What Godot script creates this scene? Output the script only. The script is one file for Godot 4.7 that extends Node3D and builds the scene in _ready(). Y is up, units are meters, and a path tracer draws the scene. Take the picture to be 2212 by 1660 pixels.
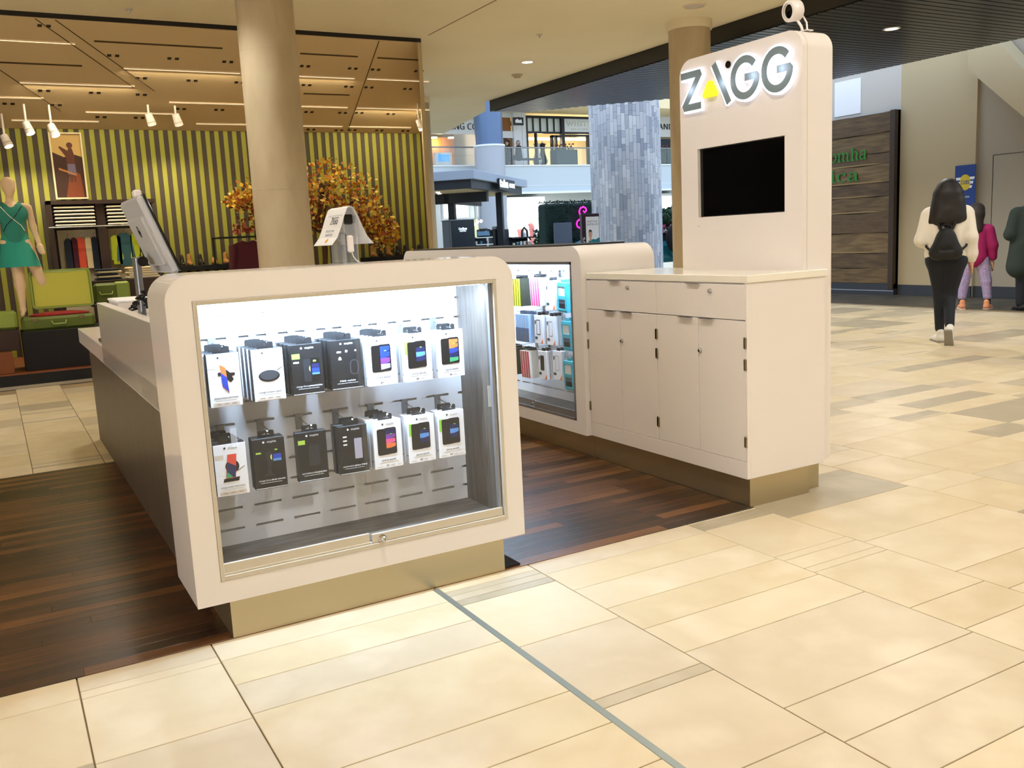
extends Node3D
# A phone-accessory kiosk in a shopping mall: white display cases, a cabinet with a sign tower, a shop window and an atrium behind.

# ---------------------------------------------------------------- geometry
class Geo:
	var v := PackedVector3Array()
	var n := PackedVector3Array()

	func tri(a: Vector3, b: Vector3, d: Vector3, na: Vector3, nb: Vector3, nd: Vector3) -> void:
		if (d - a).cross(b - a).dot(na + nb + nd) < 0.0:
			v.append_array(PackedVector3Array([a, d, b])); n.append_array(PackedVector3Array([na, nd, nb]))
		else:
			v.append_array(PackedVector3Array([a, b, d])); n.append_array(PackedVector3Array([na, nb, nd]))

	func flat(a: Vector3, b: Vector3, d: Vector3, out: Vector3) -> void:
		var k := (d - a).cross(b - a).normalized()
		if k.dot(out) < 0.0: k = -k
		tri(a, b, d, k, k, k)

	func quad(a: Vector3, b: Vector3, d: Vector3, e: Vector3, out: Vector3) -> Geo:
		flat(a, b, d, out); flat(a, d, e, out)
		return self

	func add(o: Geo, x := Transform3D()) -> Geo:
		for i in range(0, o.v.size(), 3):
			tri(x * o.v[i], x * o.v[i + 1], x * o.v[i + 2], (x.basis * o.n[i]).normalized(), (x.basis * o.n[i + 1]).normalized(), (x.basis * o.n[i + 2]).normalized())
		return self

	func box(c: Vector3, s: Vector3, bev := 0.0, b := Basis()) -> Geo:
		var h := s * 0.5
		bev = minf(bev, minf(h.x, minf(h.y, h.z)) * 0.9)
		var i := h - Vector3.ONE * bev
		for ax in 3:
			var u := (ax + 1) % 3
			var w := (ax + 2) % 3
			for sg in [-1.0, 1.0]:
				var p: Array[Vector3] = []
				for q in [[-1, -1], [1, -1], [1, 1], [-1, 1]]:
					var t := Vector3.ZERO
					t[ax] = h[ax] * sg; t[u] = i[u] * q[0]; t[w] = i[w] * q[1]
					p.append(c + b * t)
				var o := Vector3.ZERO
				o[ax] = sg
				quad(p[0], p[1], p[2], p[3], b * o)
				if bev <= 0.0: continue
				for sh in [-1.0, 1.0]:      # the chamfer between this face and the next axis
					var q: Array[Vector3] = []
					for e in [[0, -1], [0, 1], [1, 1], [1, -1]]:
						var t := Vector3.ZERO
						t[ax] = (h[ax] if e[0] == 0 else i[ax]) * sg; t[u] = (i[u] if e[0] == 0 else h[u]) * sh; t[w] = i[w] * e[1]
						q.append(c + b * t)
					var o2 := Vector3.ZERO
					o2[ax] = sg; o2[u] = sh
					quad(q[0], q[1], q[2], q[3], b * o2)
		if bev > 0.0:
			for sx in [-1.0, 1.0]:
				for sy in [-1.0, 1.0]:
					for sz in [-1.0, 1.0]:
						var g := Vector3(sx, sy, sz)
						flat(c + b * (Vector3(h.x, i.y, i.z) * g), c + b * (Vector3(i.x, h.y, i.z) * g), c + b * (Vector3(i.x, i.y, h.z) * g), b * g)
		return self

	func span(a: Vector3, z: Vector3, bev := 0.0) -> Geo:     # a box between two corners
		return box((a + z) * 0.5, (z - a).abs(), bev)

	func prism(poly: PackedVector2Array, x: Transform3D, depth: float, smooth := false) -> Geo:
		var idx := Geometry2D.triangulate_polygon(poly)
		var up := x.basis.z
		for i in range(0, idx.size(), 3):
			for k in [0.0, 1.0]:
				var o: Vector3 = up * depth * k
				var nn: Vector3 = (up if k > 0.0 else -up) * signf(depth)
				flat(x * Vector3(poly[idx[i]].x, poly[idx[i]].y, 0) + o, x * Vector3(poly[idx[i + 1]].x, poly[idx[i + 1]].y, 0) + o, x * Vector3(poly[idx[i + 2]].x, poly[idx[i + 2]].y, 0) + o, nn)
		var cw := 1.0 if Geometry2D.is_polygon_clockwise(poly) else -1.0
		var m := poly.size()
		var en := PackedVector2Array()
		for i in m:
			var d := (poly[(i + 1) % m] - poly[i]).normalized()
			en.append(Vector2(-d.y, d.x) * cw)
		for i in m:
			var j := (i + 1) % m
			if poly[i].distance_squared_to(poly[j]) < 1e-12: continue
			var n0 := en[i]
			var n1 := en[i]
			if smooth:
				if en[(i + m - 1) % m].dot(en[i]) > 0.6: n0 = (en[(i + m - 1) % m] + en[i]).normalized()
				if en[j].dot(en[i]) > 0.6: n1 = (en[j] + en[i]).normalized()
			var a := x * Vector3(poly[i].x, poly[i].y, 0)
			var b := x * Vector3(poly[j].x, poly[j].y, 0)
			var N0 := (x.basis * Vector3(n0.x, n0.y, 0)).normalized()
			var N1 := (x.basis * Vector3(n1.x, n1.y, 0)).normalized()
			var o := up * depth
			tri(a, b, b + o, N0, N1, N1)
			tri(a, b + o, a + o, N0, N1, N0)
		return self

	func lathe(p: PackedVector2Array, seg: int, x := Transform3D(), smooth := false) -> Geo:   # p: (radius, height)
		var m := p.size()
		var pn := PackedVector2Array()
		for i in m - 1:
			var d := (p[i + 1] - p[i]).normalized()
			pn.append(Vector2(d.y, -d.x))
		for i in m - 1:
			var n0 := pn[i]
			var n1 := pn[i]
			if smooth:
				if i > 0 and pn[i - 1].dot(pn[i]) > 0.5: n0 = (pn[i - 1] + pn[i]).normalized()
				if i < m - 2 and pn[i + 1].dot(pn[i]) > 0.5: n1 = (pn[i + 1] + pn[i]).normalized()
			for s in seg:
				var a0 := TAU * s / seg
				var a1 := TAU * (s + 1) / seg
				var e0 := Vector3(cos(a0), 0, sin(a0))
				var e1 := Vector3(cos(a1), 0, sin(a1))
				var q := [e0 * p[i].x + Vector3.UP * p[i].y, e1 * p[i].x + Vector3.UP * p[i].y, e1 * p[i + 1].x + Vector3.UP * p[i + 1].y, e0 * p[i + 1].x + Vector3.UP * p[i + 1].y]
				var w := [e0 * n0.x + Vector3.UP * n0.y, e1 * n0.x + Vector3.UP * n0.y, e1 * n1.x + Vector3.UP * n1.y, e0 * n1.x + Vector3.UP * n1.y]
				for k in 4:
					q[k] = x * q[k]; w[k] = (x.basis * w[k]).normalized()
				if p[i].x > 1e-6: tri(q[0], q[1], q[2], w[0], w[1], w[2])
				if p[i + 1].x > 1e-6: tri(q[0], q[2], q[3], w[0], w[2], w[3])
		return self

	func cyl(a: Vector3, b: Vector3, r: float, seg := 16, r2 := -1.0) -> Geo:
		if r2 < 0.0: r2 = r
		var y := (b - a)
		var l := y.length()
		y /= l
		var x := y.cross(Vector3.RIGHT if absf(y.x) < 0.8 else Vector3.FORWARD).normalized()
		return lathe(PackedVector2Array([Vector2(0, 0), Vector2(r, 0), Vector2(r2, l), Vector2(0, l)]), seg, Transform3D(Basis(x, y, x.cross(y)), a))

	func tube(p: PackedVector3Array, r: float, seg := 8, closed := false) -> Geo:
		var m := p.size()
		var side := Vector3.ZERO
		var rings: Array = []
		for i in m:
			var d: Vector3
			if closed: d = (p[(i + 1) % m] - p[(i + m - 1) % m]).normalized()
			else: d = (p[mini(i + 1, m - 1)] - p[maxi(i - 1, 0)]).normalized()
			if side == Vector3.ZERO: side = d.cross(Vector3.UP if absf(d.y) < 0.9 else Vector3.RIGHT).normalized()
			side = (side - d * side.dot(d)).normalized()
			var o := d.cross(side)
			var ring := PackedVector3Array()
			for s in seg: ring.append(side * cos(TAU * s / seg) + o * sin(TAU * s / seg))
			rings.append(ring)
		for i in (m if closed else m - 1):
			var j := (i + 1) % m
			for s in seg:
				var t := (s + 1) % seg
				var a: Vector3 = rings[i][s]
				var b: Vector3 = rings[i][t]
				var c: Vector3 = rings[j][t]
				var e: Vector3 = rings[j][s]
				tri(p[i] + a * r, p[i] + b * r, p[j] + c * r, a, b, c)
				tri(p[i] + a * r, p[j] + c * r, p[j] + e * r, a, c, e)
		if not closed:
			for s in seg:
				var t := (s + 1) % seg
				flat(p[0], p[0] + rings[0][s] * r, p[0] + rings[0][t] * r, p[0] - p[1])
				flat(p[m - 1], p[m - 1] + rings[m - 1][s] * r, p[m - 1] + rings[m - 1][t] * r, p[m - 1] - p[m - 2])
		return self

	func ell(c: Vector3, r: Vector3, seg := 16, b := Basis()) -> Geo:
		var half := seg / 2
		for i in half:
			for j in seg:
				var q: Array[Vector3] = []
				for e in [[i, j], [i, j + 1], [i + 1, j + 1], [i + 1, j]]:
					var f: float = PI * e[0] / half
					var a: float = TAU * e[1] / seg
					q.append(Vector3(sin(f) * cos(a), cos(f), sin(f) * sin(a)))
				var w: Array[Vector3] = []
				for k in 4: w.append((b * (q[k] / r)).normalized())
				if i > 0: tri(c + b * (q[0] * r), c + b * (q[1] * r), c + b * (q[2] * r), w[0], w[1], w[2])
				if i < half - 1: tri(c + b * (q[0] * r), c + b * (q[2] * r), c + b * (q[3] * r), w[0], w[2], w[3])
		return self

	# Smoothly joined tapered capsules [a, b, radius a, radius b], meshed as surface nets.
	func body(bones: Array, k: float, cell: float) -> Geo:
		var lo := Vector3(1e9, 1e9, 1e9)
		var hi := -lo
		for o in bones:
			var r := maxf(o[2], o[3]) + k + cell * 2.0
			for e in 2:
				lo = lo.min(o[e] - Vector3.ONE * r); hi = hi.max(o[e] + Vector3.ONE * r)
		var nx := int((hi.x - lo.x) / cell) + 2
		var ny := int((hi.y - lo.y) / cell) + 2
		var nz := int((hi.z - lo.z) / cell) + 2
		var f := PackedFloat32Array()
		f.resize(nx * ny * nz); f.fill(1.0)
		for o in bones:
			var a: Vector3 = o[0]
			var ra: float = o[2]
			var rb: float = o[3]
			var ab: Vector3 = o[1] - a
			var l2 := maxf(ab.length_squared(), 1e-9)
			var r := Vector3.ONE * (maxf(ra, rb) + k + cell * 2.0)
			var p0 := ((a.min(o[1]) - r - lo) / cell).max(Vector3.ZERO)
			var p1 := ((a.max(o[1]) + r - lo) / cell)
			for iz in range(int(p0.z), mini(int(p1.z) + 1, nz)):
				for iy in range(int(p0.y), mini(int(p1.y) + 1, ny)):
					var at := (iz * ny + iy) * nx
					for ix in range(int(p0.x), mini(int(p1.x) + 1, nx)):
						var p := lo + Vector3(ix, iy, iz) * cell - a
						var t := clampf(p.dot(ab) / l2, 0.0, 1.0)
						var d := (p - ab * t).length() - lerpf(ra, rb, t)
						var g := f[at + ix]
						var h := maxf(k - absf(d - g), 0.0)
						f[at + ix] = minf(d, g) - h * h / (4.0 * k)
		var id := {}
		var pts := PackedVector3Array()
		var st := [0, 1, nx, nx + 1, nx * ny, nx * ny + 1, nx * ny + nx, nx * ny + nx + 1]
		for iz in nz - 1:
			for iy in ny - 1:
				var row := (iz * ny + iy) * nx
				for ix in nx - 1:
					var at := row + ix
					var inside := 0
					for c in 8:
						if f[at + st[c]] < 0.0: inside += 1
					if inside == 0 or inside == 8: continue
					var sum := Vector3.ZERO
					var cnt := 0
					for e in [[0, 1], [2, 3], [4, 5], [6, 7], [0, 2], [1, 3], [4, 6], [5, 7], [0, 4], [1, 5], [2, 6], [3, 7]]:
						var g0 := f[at + st[e[0]]]
						var g1 := f[at + st[e[1]]]
						if (g0 < 0.0) != (g1 < 0.0):
							var t := g0 / (g0 - g1)
							var c0 := Vector3(e[0] & 1, (e[0] >> 1) & 1, e[0] >> 2)
							var c1 := Vector3(e[1] & 1, (e[1] >> 1) & 1, e[1] >> 2)
							sum += c0.lerp(c1, t); cnt += 1
					id[at] = pts.size()
					pts.append(lo + (Vector3(ix, iy, iz) + sum / cnt) * cell)
		var nor := PackedVector3Array()
		nor.resize(pts.size())
		var faces: Array = []
		var ax := [[1, nx, nx * ny], [nx, nx * ny, 1], [nx * ny, 1, nx]]
		for at in id:
			for q in ax:
				var g0 := f[at]
				var g1 := f[at + q[0]]
				if (g0 < 0.0) == (g1 < 0.0): continue
				if not (id.has(at - q[1]) and id.has(at - q[2]) and id.has(at - q[1] - q[2])): continue
				var w := [id[at], id[at - q[1]], id[at - q[1] - q[2]], id[at - q[2]]]
				var fn := (pts[w[2]] - pts[w[0]]).cross(pts[w[3]] - pts[w[1]])
				var dir := Vector3.RIGHT if q[0] == 1 else (Vector3.UP if q[0] == nx else Vector3.BACK)
				if fn.dot(dir) * (1.0 if g0 < 0.0 else -1.0) < 0.0: fn = -fn
				for c in 4: nor[w[c]] += fn
				faces.append(w)
		for i in nor.size(): nor[i] = nor[i].normalized()
		for w in faces:
			tri(pts[w[0]], pts[w[1]], pts[w[2]], nor[w[0]], nor[w[1]], nor[w[2]])
			tri(pts[w[0]], pts[w[2]], pts[w[3]], nor[w[0]], nor[w[2]], nor[w[3]])
		return self

	func base() -> Vector3:
		var b := AABB(v[0], Vector3.ZERO)
		for p in v: b = b.expand(p)
		return Vector3(b.get_center().x, b.position.y, b.get_center().z)

	func mesh(off := Vector3.ZERO) -> ArrayMesh:
		var a := []
		a.resize(Mesh.ARRAY_MAX)
		var w := v.duplicate()
		if off != Vector3.ZERO:
			for i in w.size(): w[i] -= off
		a[Mesh.ARRAY_VERTEX] = w; a[Mesh.ARRAY_NORMAL] = n
		var m := ArrayMesh.new()
		m.add_surface_from_arrays(Mesh.PRIMITIVE_TRIANGLES, a)
		return m

# ---------------------------------------------------------------- nodes
var M := {}
var taken := {}
var rng := RandomNumberGenerator.new()

func G() -> Geo: return Geo.new()
func V(x: float, y: float, z: float) -> Vector3: return Vector3(x, y, z)
func P2(a: Array) -> PackedVector2Array:
	var r := PackedVector2Array()
	for i in range(0, a.size(), 2): r.append(Vector2(a[i], a[i + 1]))
	return r
func P3(a: Array) -> PackedVector3Array:
	var r := PackedVector3Array()
	for i in range(0, a.size(), 3): r.append(Vector3(a[i], a[i + 1], a[i + 2]))
	return r

func numbered(called: String) -> String:
	taken[called] = taken.get(called, -1) + 1
	return called if taken[called] == 0 else "%s_%03d" % [called, taken[called]]

func tag(o: Node, label: String, category: String, group := "", kind := "") -> Node:
	if label: o.set_meta("label", label)
	if category: o.set_meta("category", category)
	if group: o.set_meta("group", group)
	if kind: o.set_meta("kind", kind)
	return o

func thing(called: String, label: String, category: String, at := Vector3.ZERO, group := "") -> Node3D:
	var o := Node3D.new()
	o.name = numbered(called); o.position = at
	add_child(o)
	tag(o, label, category, group)
	return o

func world_of(p: Node) -> Vector3:      # parts of unturned things are written in world coordinates
	var r := Vector3.ZERO
	while p is Node3D and p != self:
		r += p.position; p = p.get_parent()
	return r

func part(called: String, g: Geo, m: Material, parent: Node, label := "") -> MeshInstance3D:
	var o := MeshInstance3D.new()
	o.name = called
	o.mesh = g.mesh(world_of(parent)); o.material_override = m
	parent.add_child(o, true)
	if label: o.set_meta("label", label)
	return o

func local(called: String, mesh: Mesh, m: Material, parent: Node, x := Transform3D()) -> MeshInstance3D:   # a part in its parent's own axes
	var o := MeshInstance3D.new()
	o.name = called; o.mesh = mesh; o.material_override = m; o.transform = x
	parent.add_child(o, true)
	return o

func single(called: String, g: Geo, m: Material, label: String, category: String, group := "", kind := "") -> MeshInstance3D:
	var o := MeshInstance3D.new()
	var at := g.base()
	o.name = numbered(called); o.position = at
	o.mesh = g.mesh(at); o.material_override = m
	add_child(o)
	tag(o, label, category, group, kind)
	return o

func struct(called: String, g: Geo, m: Material, label := "") -> MeshInstance3D:
	var o := MeshInstance3D.new()
	o.name = numbered(called); o.mesh = g.mesh(); o.material_override = m
	add_child(o)
	tag(o, label, "", "", "structure")
	return o

func dup(src: Node3D, at: Vector3, label: String, turn := 0.0) -> Node3D:
	var o: Node3D = src.duplicate()
	o.name = numbered(String(src.name).rstrip("_0123456789")); add_child(o)
	o.position = at
	if turn != 0.0: o.rotation.y += turn
	o.set_meta("label", label)
	return o

var fonts := {}
func font(kind: String, bold := false) -> SystemFont:
	var key := kind + str(bold)
	if not fonts.has(key):
		var f := SystemFont.new()
		f.font_names = PackedStringArray([kind]); f.font_weight = 700 if bold else 400
		fonts[key] = f
	return fonts[key]

# Lettering of a given capital height (and, if width > 0, squeezed to that width) as a part; x puts its middle.
func text(called: String, s: String, high: float, width: float, m: Material, parent: Node, x: Transform3D, f: Font = null, deep := 0.0006) -> MeshInstance3D:
	var t := TextMesh.new()
	t.text = s; t.font = f if f else font("Droid Sans")
	t.font_size = 32; t.pixel_size = high / 23.0; t.depth = deep; t.curve_step = 3.0 if high < 0.03 else 1.2
	var o := local(called, t, m, parent, x)
	if width > 0.0:
		var w := t.get_aabb().size.x
		if w > 0.0: o.transform = x * Transform3D(Basis.from_scale(V(width / w, 1, 1)), Vector3.ZERO)
	return o

func rrect(w: float, h: float, r: float, seg := 5) -> PackedVector2Array:
	return rrect4(-w / 2, -h / 2, w / 2, h / 2, r, r, seg)

func rrect4(x0: float, y0: float, x1: float, y1: float, top: float, bottom: float, seg := 6) -> PackedVector2Array:
	var p := PackedVector2Array()
	for c in [[x1, y1, top, 0.0], [x0, y1, top, 0.5], [x0, y0, bottom, 1.0], [x1, y0, bottom, 1.5]]:
		var r: float = c[2]
		if r <= 0.0:
			p.append(Vector2(c[0], c[1])); continue
		var o := Vector2(c[0] - r if c[0] == x1 else c[0] + r, c[1] - r if c[1] == y1 else c[1] + r)
		for i in seg + 1:
			var a: float = PI * (c[3] + 0.5 * i / seg)
			p.append(o + Vector2(cos(a), sin(a)) * r)
	return p

func hole(outer: PackedVector2Array, inner: PackedVector2Array) -> PackedVector2Array:   # a ring as one outline with a slit
	var best := 0
	var bi := 0
	var d := 1e9
	for i in outer.size():
		for j in inner.size():
			if outer[i].distance_squared_to(inner[j]) < d:
				d = outer[i].distance_squared_to(inner[j]); best = i; bi = j
	var r := PackedVector2Array()
	for i in outer.size() + 1: r.append(outer[(best + i) % outer.size()])
	var way := -1 if Geometry2D.is_polygon_clockwise(outer) == Geometry2D.is_polygon_clockwise(inner) else 1
	for j in inner.size() + 1: r.append(inner[(bi + j * way + inner.size() * 2) % inner.size()])
	return r

func disc(r: float, seg := 20) -> PackedVector2Array:
	var p := PackedVector2Array()
	for i in seg: p.append(Vector2(cos(TAU * i / seg), sin(TAU * i / seg)) * r)
	return p

const WEST := Basis(Vector3(0, 0, 1), Vector3(0, 1, 0), Vector3(-1, 0, 0))     # a face that looks towards -x
func west(p: Vector3) -> Transform3D: return Transform3D(WEST, p)
func south(p: Vector3) -> Transform3D: return Transform3D(Basis(), p)          # a face that looks towards +z

# ---------------------------------------------------------------- materials
func mat(called: String, hex: String, rough := 0.6, metal := 0.0) -> StandardMaterial3D:
	var m := StandardMaterial3D.new()
	m.resource_name = called
	m.albedo_color = Color.html(hex); m.roughness = rough; m.metallic = metal
	M[called] = m
	return m

func glow(called: String, hex: String, power: float) -> StandardMaterial3D:
	var m := mat(called, hex, 0.5)
	m.emission_enabled = true; m.emission = Color.html(hex); m.emission_energy_multiplier = power
	return m

func glass(called: String, hex: String, alpha: float, rough := 0.02) -> StandardMaterial3D:
	var m := mat(called, hex, rough)
	m.transparency = BaseMaterial3D.TRANSPARENCY_ALPHA
	m.albedo_color.a = alpha
	return m

func noisy(m: StandardMaterial3D, scale: Vector3, hexes: Array, seed_at: int, freq := 0.01, octaves := 4, size := 512, world := false) -> StandardMaterial3D:
	var f := FastNoiseLite.new()
	f.noise_type = FastNoiseLite.TYPE_SIMPLEX_SMOOTH; f.seed = seed_at; f.frequency = freq; f.fractal_octaves = octaves
	var g := Gradient.new()
	g.offsets = PackedFloat32Array(); g.colors = PackedColorArray()
	var off := PackedFloat32Array()
	var cols := PackedColorArray()
	for i in hexes.size():
		off.append(0.15 + 0.7 * float(i) / maxf(1.0, hexes.size() - 1)); cols.append(Color.html(hexes[i]))
	g.offsets = off; g.colors = cols
	var t := NoiseTexture2D.new()
	t.width = size; t.height = size; t.seamless = true; t.noise = f; t.color_ramp = g
	m.albedo_color = Color.WHITE
	m.albedo_texture = t
	m.uv1_triplanar = true; m.uv1_world_triplanar = world; m.uv1_scale = scale
	return m

# ---------------------------------------------------------------- the scene
func _ready() -> void:
	rng.seed = 7
	var cam := Camera3D.new()
	cam.name = "camera"
	cam.transform = Transform3D(Basis(Vector3(0.867650, -0.048765, 0.494777), Vector3(0.120592, 0.986102, -0.114283), Vector3(-0.482328, 0.158823, 0.861472)).orthonormalized(), Vector3(-0.559361, 1.28, 2.988102))
	cam.fov = 45.7397
	cam.near = 0.05; cam.far = 300.0
	add_child(cam)
	var sky := ProceduralSkyMaterial.new()
	sky.sky_top_color = Color.html("#b9d0ee"); sky.sky_horizon_color = Color.html("#e6eff8")
	sky.ground_bottom_color = Color.html("#8d8c88"); sky.ground_horizon_color = Color.html("#c9cdd0")
	sky.sky_energy_multiplier = 1.7; sky.ground_energy_multiplier = 0.5
	var env := Environment.new()
	env.background_mode = Environment.BG_SKY
	env.sky = Sky.new(); env.sky.sky_material = sky
	env.tonemap_mode = Environment.TONE_MAPPER_LINEAR
	env.tonemap_exposure = 0.8
	env.sdfgi_enabled = true; env.ssao_enabled = true; env.ssil_enabled = true
	var we := WorldEnvironment.new()
	we.name = "environment"; we.environment = env
	add_child(we)
	make_materials()
	ceiling_lights()
	shell()
	floor_tiles()
	wood_floor()
	columns()
	display_case_front()
	cash_wrap()
	cabinet()
	sign_tower()
	display_case_side()
	shop_window()
	right_wall()
	atrium()
	coffee_kiosk()
	people()

func make_materials() -> void:
	mat("white_gloss", "#f1ecea", 0.12)
	mat("white_satin", "#efe8e4", 0.3)
	mat("white_panel", "#f3f4f6", 0.45)
	mat("counter_white", "#f6f1e4", 0.1)
	mat("grey_panel", "#b9b4ae", 0.22)
	mat("aluminium", "#d5cdbd", 0.4, 0.25)
	mat("chrome", "#d6d6d6", 0.12, 1.0)
	mat("steel_kick", "#c3b79a", 0.3, 0.9)
	mat("brass_hinge", "#8d8468", 0.35, 0.85)
	mat("black", "#0b0b0d", 0.45)
	mat("black_gloss", "#050506", 0.06)
	mat("black_matte", "#101012", 0.8)
	mat("black_metal", "#121316", 0.4, 0.2)
	mat("grey_metal", "#9a9da3", 0.35, 0.7)
	mat("silver_plastic", "#c3c6cf", 0.3)
	mat("rubber", "#08080a", 0.9)
	mat("grout", "#8f7c5e", 0.9)
	mat("strip_metal", "#8c948f", 0.4, 0.6)
	glass("pane_glass", "#f4faff", 0.02).metallic_specular = 0.24
	glass("clear_plastic", "#eef4fa", 0.18, 0.05)
	glass("rail_glass", "#cfe3dc", 0.06).metallic_specular = 0.35
	glow("led_white", "#dcefff", 14.0)
	glow("lamp_face", "#fff0d2", 9.0)
	noisy(mat("ceiling_paint", "#eadfc4", 0.9), V(0.15, 0.15, 0.15), ["#e6dabb", "#eadfc2"], 3, 0.012, 3, 256)
	mat("soffit_black", "#141415", 0.35)
	mat("soffit_slat", "#1a1b1d", 0.28)
	noisy(mat("concrete", "#a9946c", 0.8), V(0.5, 0.16, 0.5), ["#b3a283", "#bcab8c", "#c2b294", "#b8a788"], 11, 0.012, 5, 512)
	mat("wall_tan", "#bcaa86", 0.85)
	mat("wall_grey", "#a59b88", 0.85)
	mat("wall_light", "#c6c0b6", 0.8)
	noisy(mat("laminate_dark", "#4a4038", 0.4), V(2.0, 0.12, 2.0), ["#3a3129", "#4b4238", "#5a5045", "#463d34"], 21, 0.03, 5, 512)
	noisy(mat("case_wood", "#50483f", 0.5), V(0.5, 2.6, 2.6), ["#453d36", "#5a5148", "#6a6156"], 25, 0.03, 4, 256)
	var stones := [["#d9c9aa", "#d3c2a1", "#decfb2"], ["#d5c5a2", "#cebc97", "#d9c9aa"], ["#d1c2a6", "#c9b99c", "#d6c8ad"], ["#b2a68d", "#a99d84", "#bbaf98"], ["#c1b499", "#b8aa8f", "#c8bca3"]]
	for i in stones.size():
		noisy(mat("stone_%d" % i, "#ffffff", 0.38), V(0.45, 0.45, 0.45), stones[i], 40 + i, 0.008, 5, 512, true)
	var woods := [["#2f1d11", "#3d2616", "#472d1b"], ["#4f301a", "#5c3a21", "#684428"], ["#3c2514", "#4b2e1a", "#573620"], ["#694424", "#754d2b", "#5c3a1f"], ["#22150d", "#2f1e13", "#392417"]]
	for i in woods.size():
		noisy(mat("plank_%d" % i, "#ffffff", 0.3), V(0.35, 3.0, 5.0), woods[i], 60 + i, 0.02, 4, 256, true)

# ---------------------------------------------------------------- light
func downlight(p: Vector3, energy: float, angle := 72.0, label := "", soft := 0.05) -> void:
	var hidden := label == "" or "out of view" in label
	var t := thing("ceiling_light", label if label else "round white downlight in the tan ceiling, kiosk and added fill set, out of view", "ceiling light", p, ("downlights over the kiosk" if label == "" else "downlights over the walkway") if hidden else "")
	part("trim", G().lathe(P2([0.075, 0.004, 0.075, -0.006, 0.1, -0.006, 0.1, 0.004]), 24, Transform3D(Basis(), p)), M.white_satin, t)
	part("bulb", G().lathe(P2([0.0, -0.002, 0.075, -0.002, 0.075, 0.003, 0.0, 0.003]), 24, Transform3D(Basis(), p)), M.lamp_face, t)
	var l := SpotLight3D.new()
	l.name = "light"
	l.light_color = Color(1.0, 0.99, 0.965); l.light_energy = energy; l.light_size = soft
	l.spot_angle = angle; l.spot_angle_attenuation = 0.45; l.spot_range = 40.0; l.spot_attenuation = 2.0
	l.shadow_enabled = true
	l.position = V(0, -0.03, 0); l.rotation_degrees = V(-90, 0, 0)
	t.add_child(l)

func ceiling_lights() -> void:
	for s in [[0.6, 1.03, 6.5], [0.6, 4.2, 6.0], [3.3, 1.6, 6.0], [3.3, 4.6, 6.0], [0.8, -2.2, 3.0], [3.2, -2.0, 5.0], [6.1, 1.2, 7.0], [6.1, -2.0, 7.0], [0.5, -5.0, 5.0], [6.1, 4.5, 6.0], [0.6, 7.2, 5.0], [3.3, 7.2, 5.0]]:
		downlight(V(s[0], 3.7, s[1]), s[2] * 0.68)
	downlight(V(-3.2, 3.7, -6.4), 6.0, 46.0)
	for x in [-6.8, -4.9]:
		for z in [-4.0, -1.2, 1.6, 4.4, 7.2]: downlight(V(x, 3.7, z), 13.0, 48.0)  # added downlights, unseen at the left, to brighten the ceiling by floor bounce
	for z in [4.4, 7.2]: downlight(V(-2.2, 3.7, z + 1.0), 9.0, 48.0)  # two more added behind the camera for the same bounce
	downlight(V(6.344, 3.7, -8.445), 4.0, 72.0, "glowing white downlight in the tan ceiling between the shop window and the exit sign")
	for s in [[9.055, -4.565], [9.6, -0.5], [8.3, -7.0], [9.6, 3.0]]:
		downlight(V(s[0], 3.5, s[1]), 8.0, 72.0, "small lit downlight in the black slatted ceiling beside the sign tower" if s[1] == -4.565 else "downlight recessed in the black slatted ceiling over the walkway, out of view")

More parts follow.
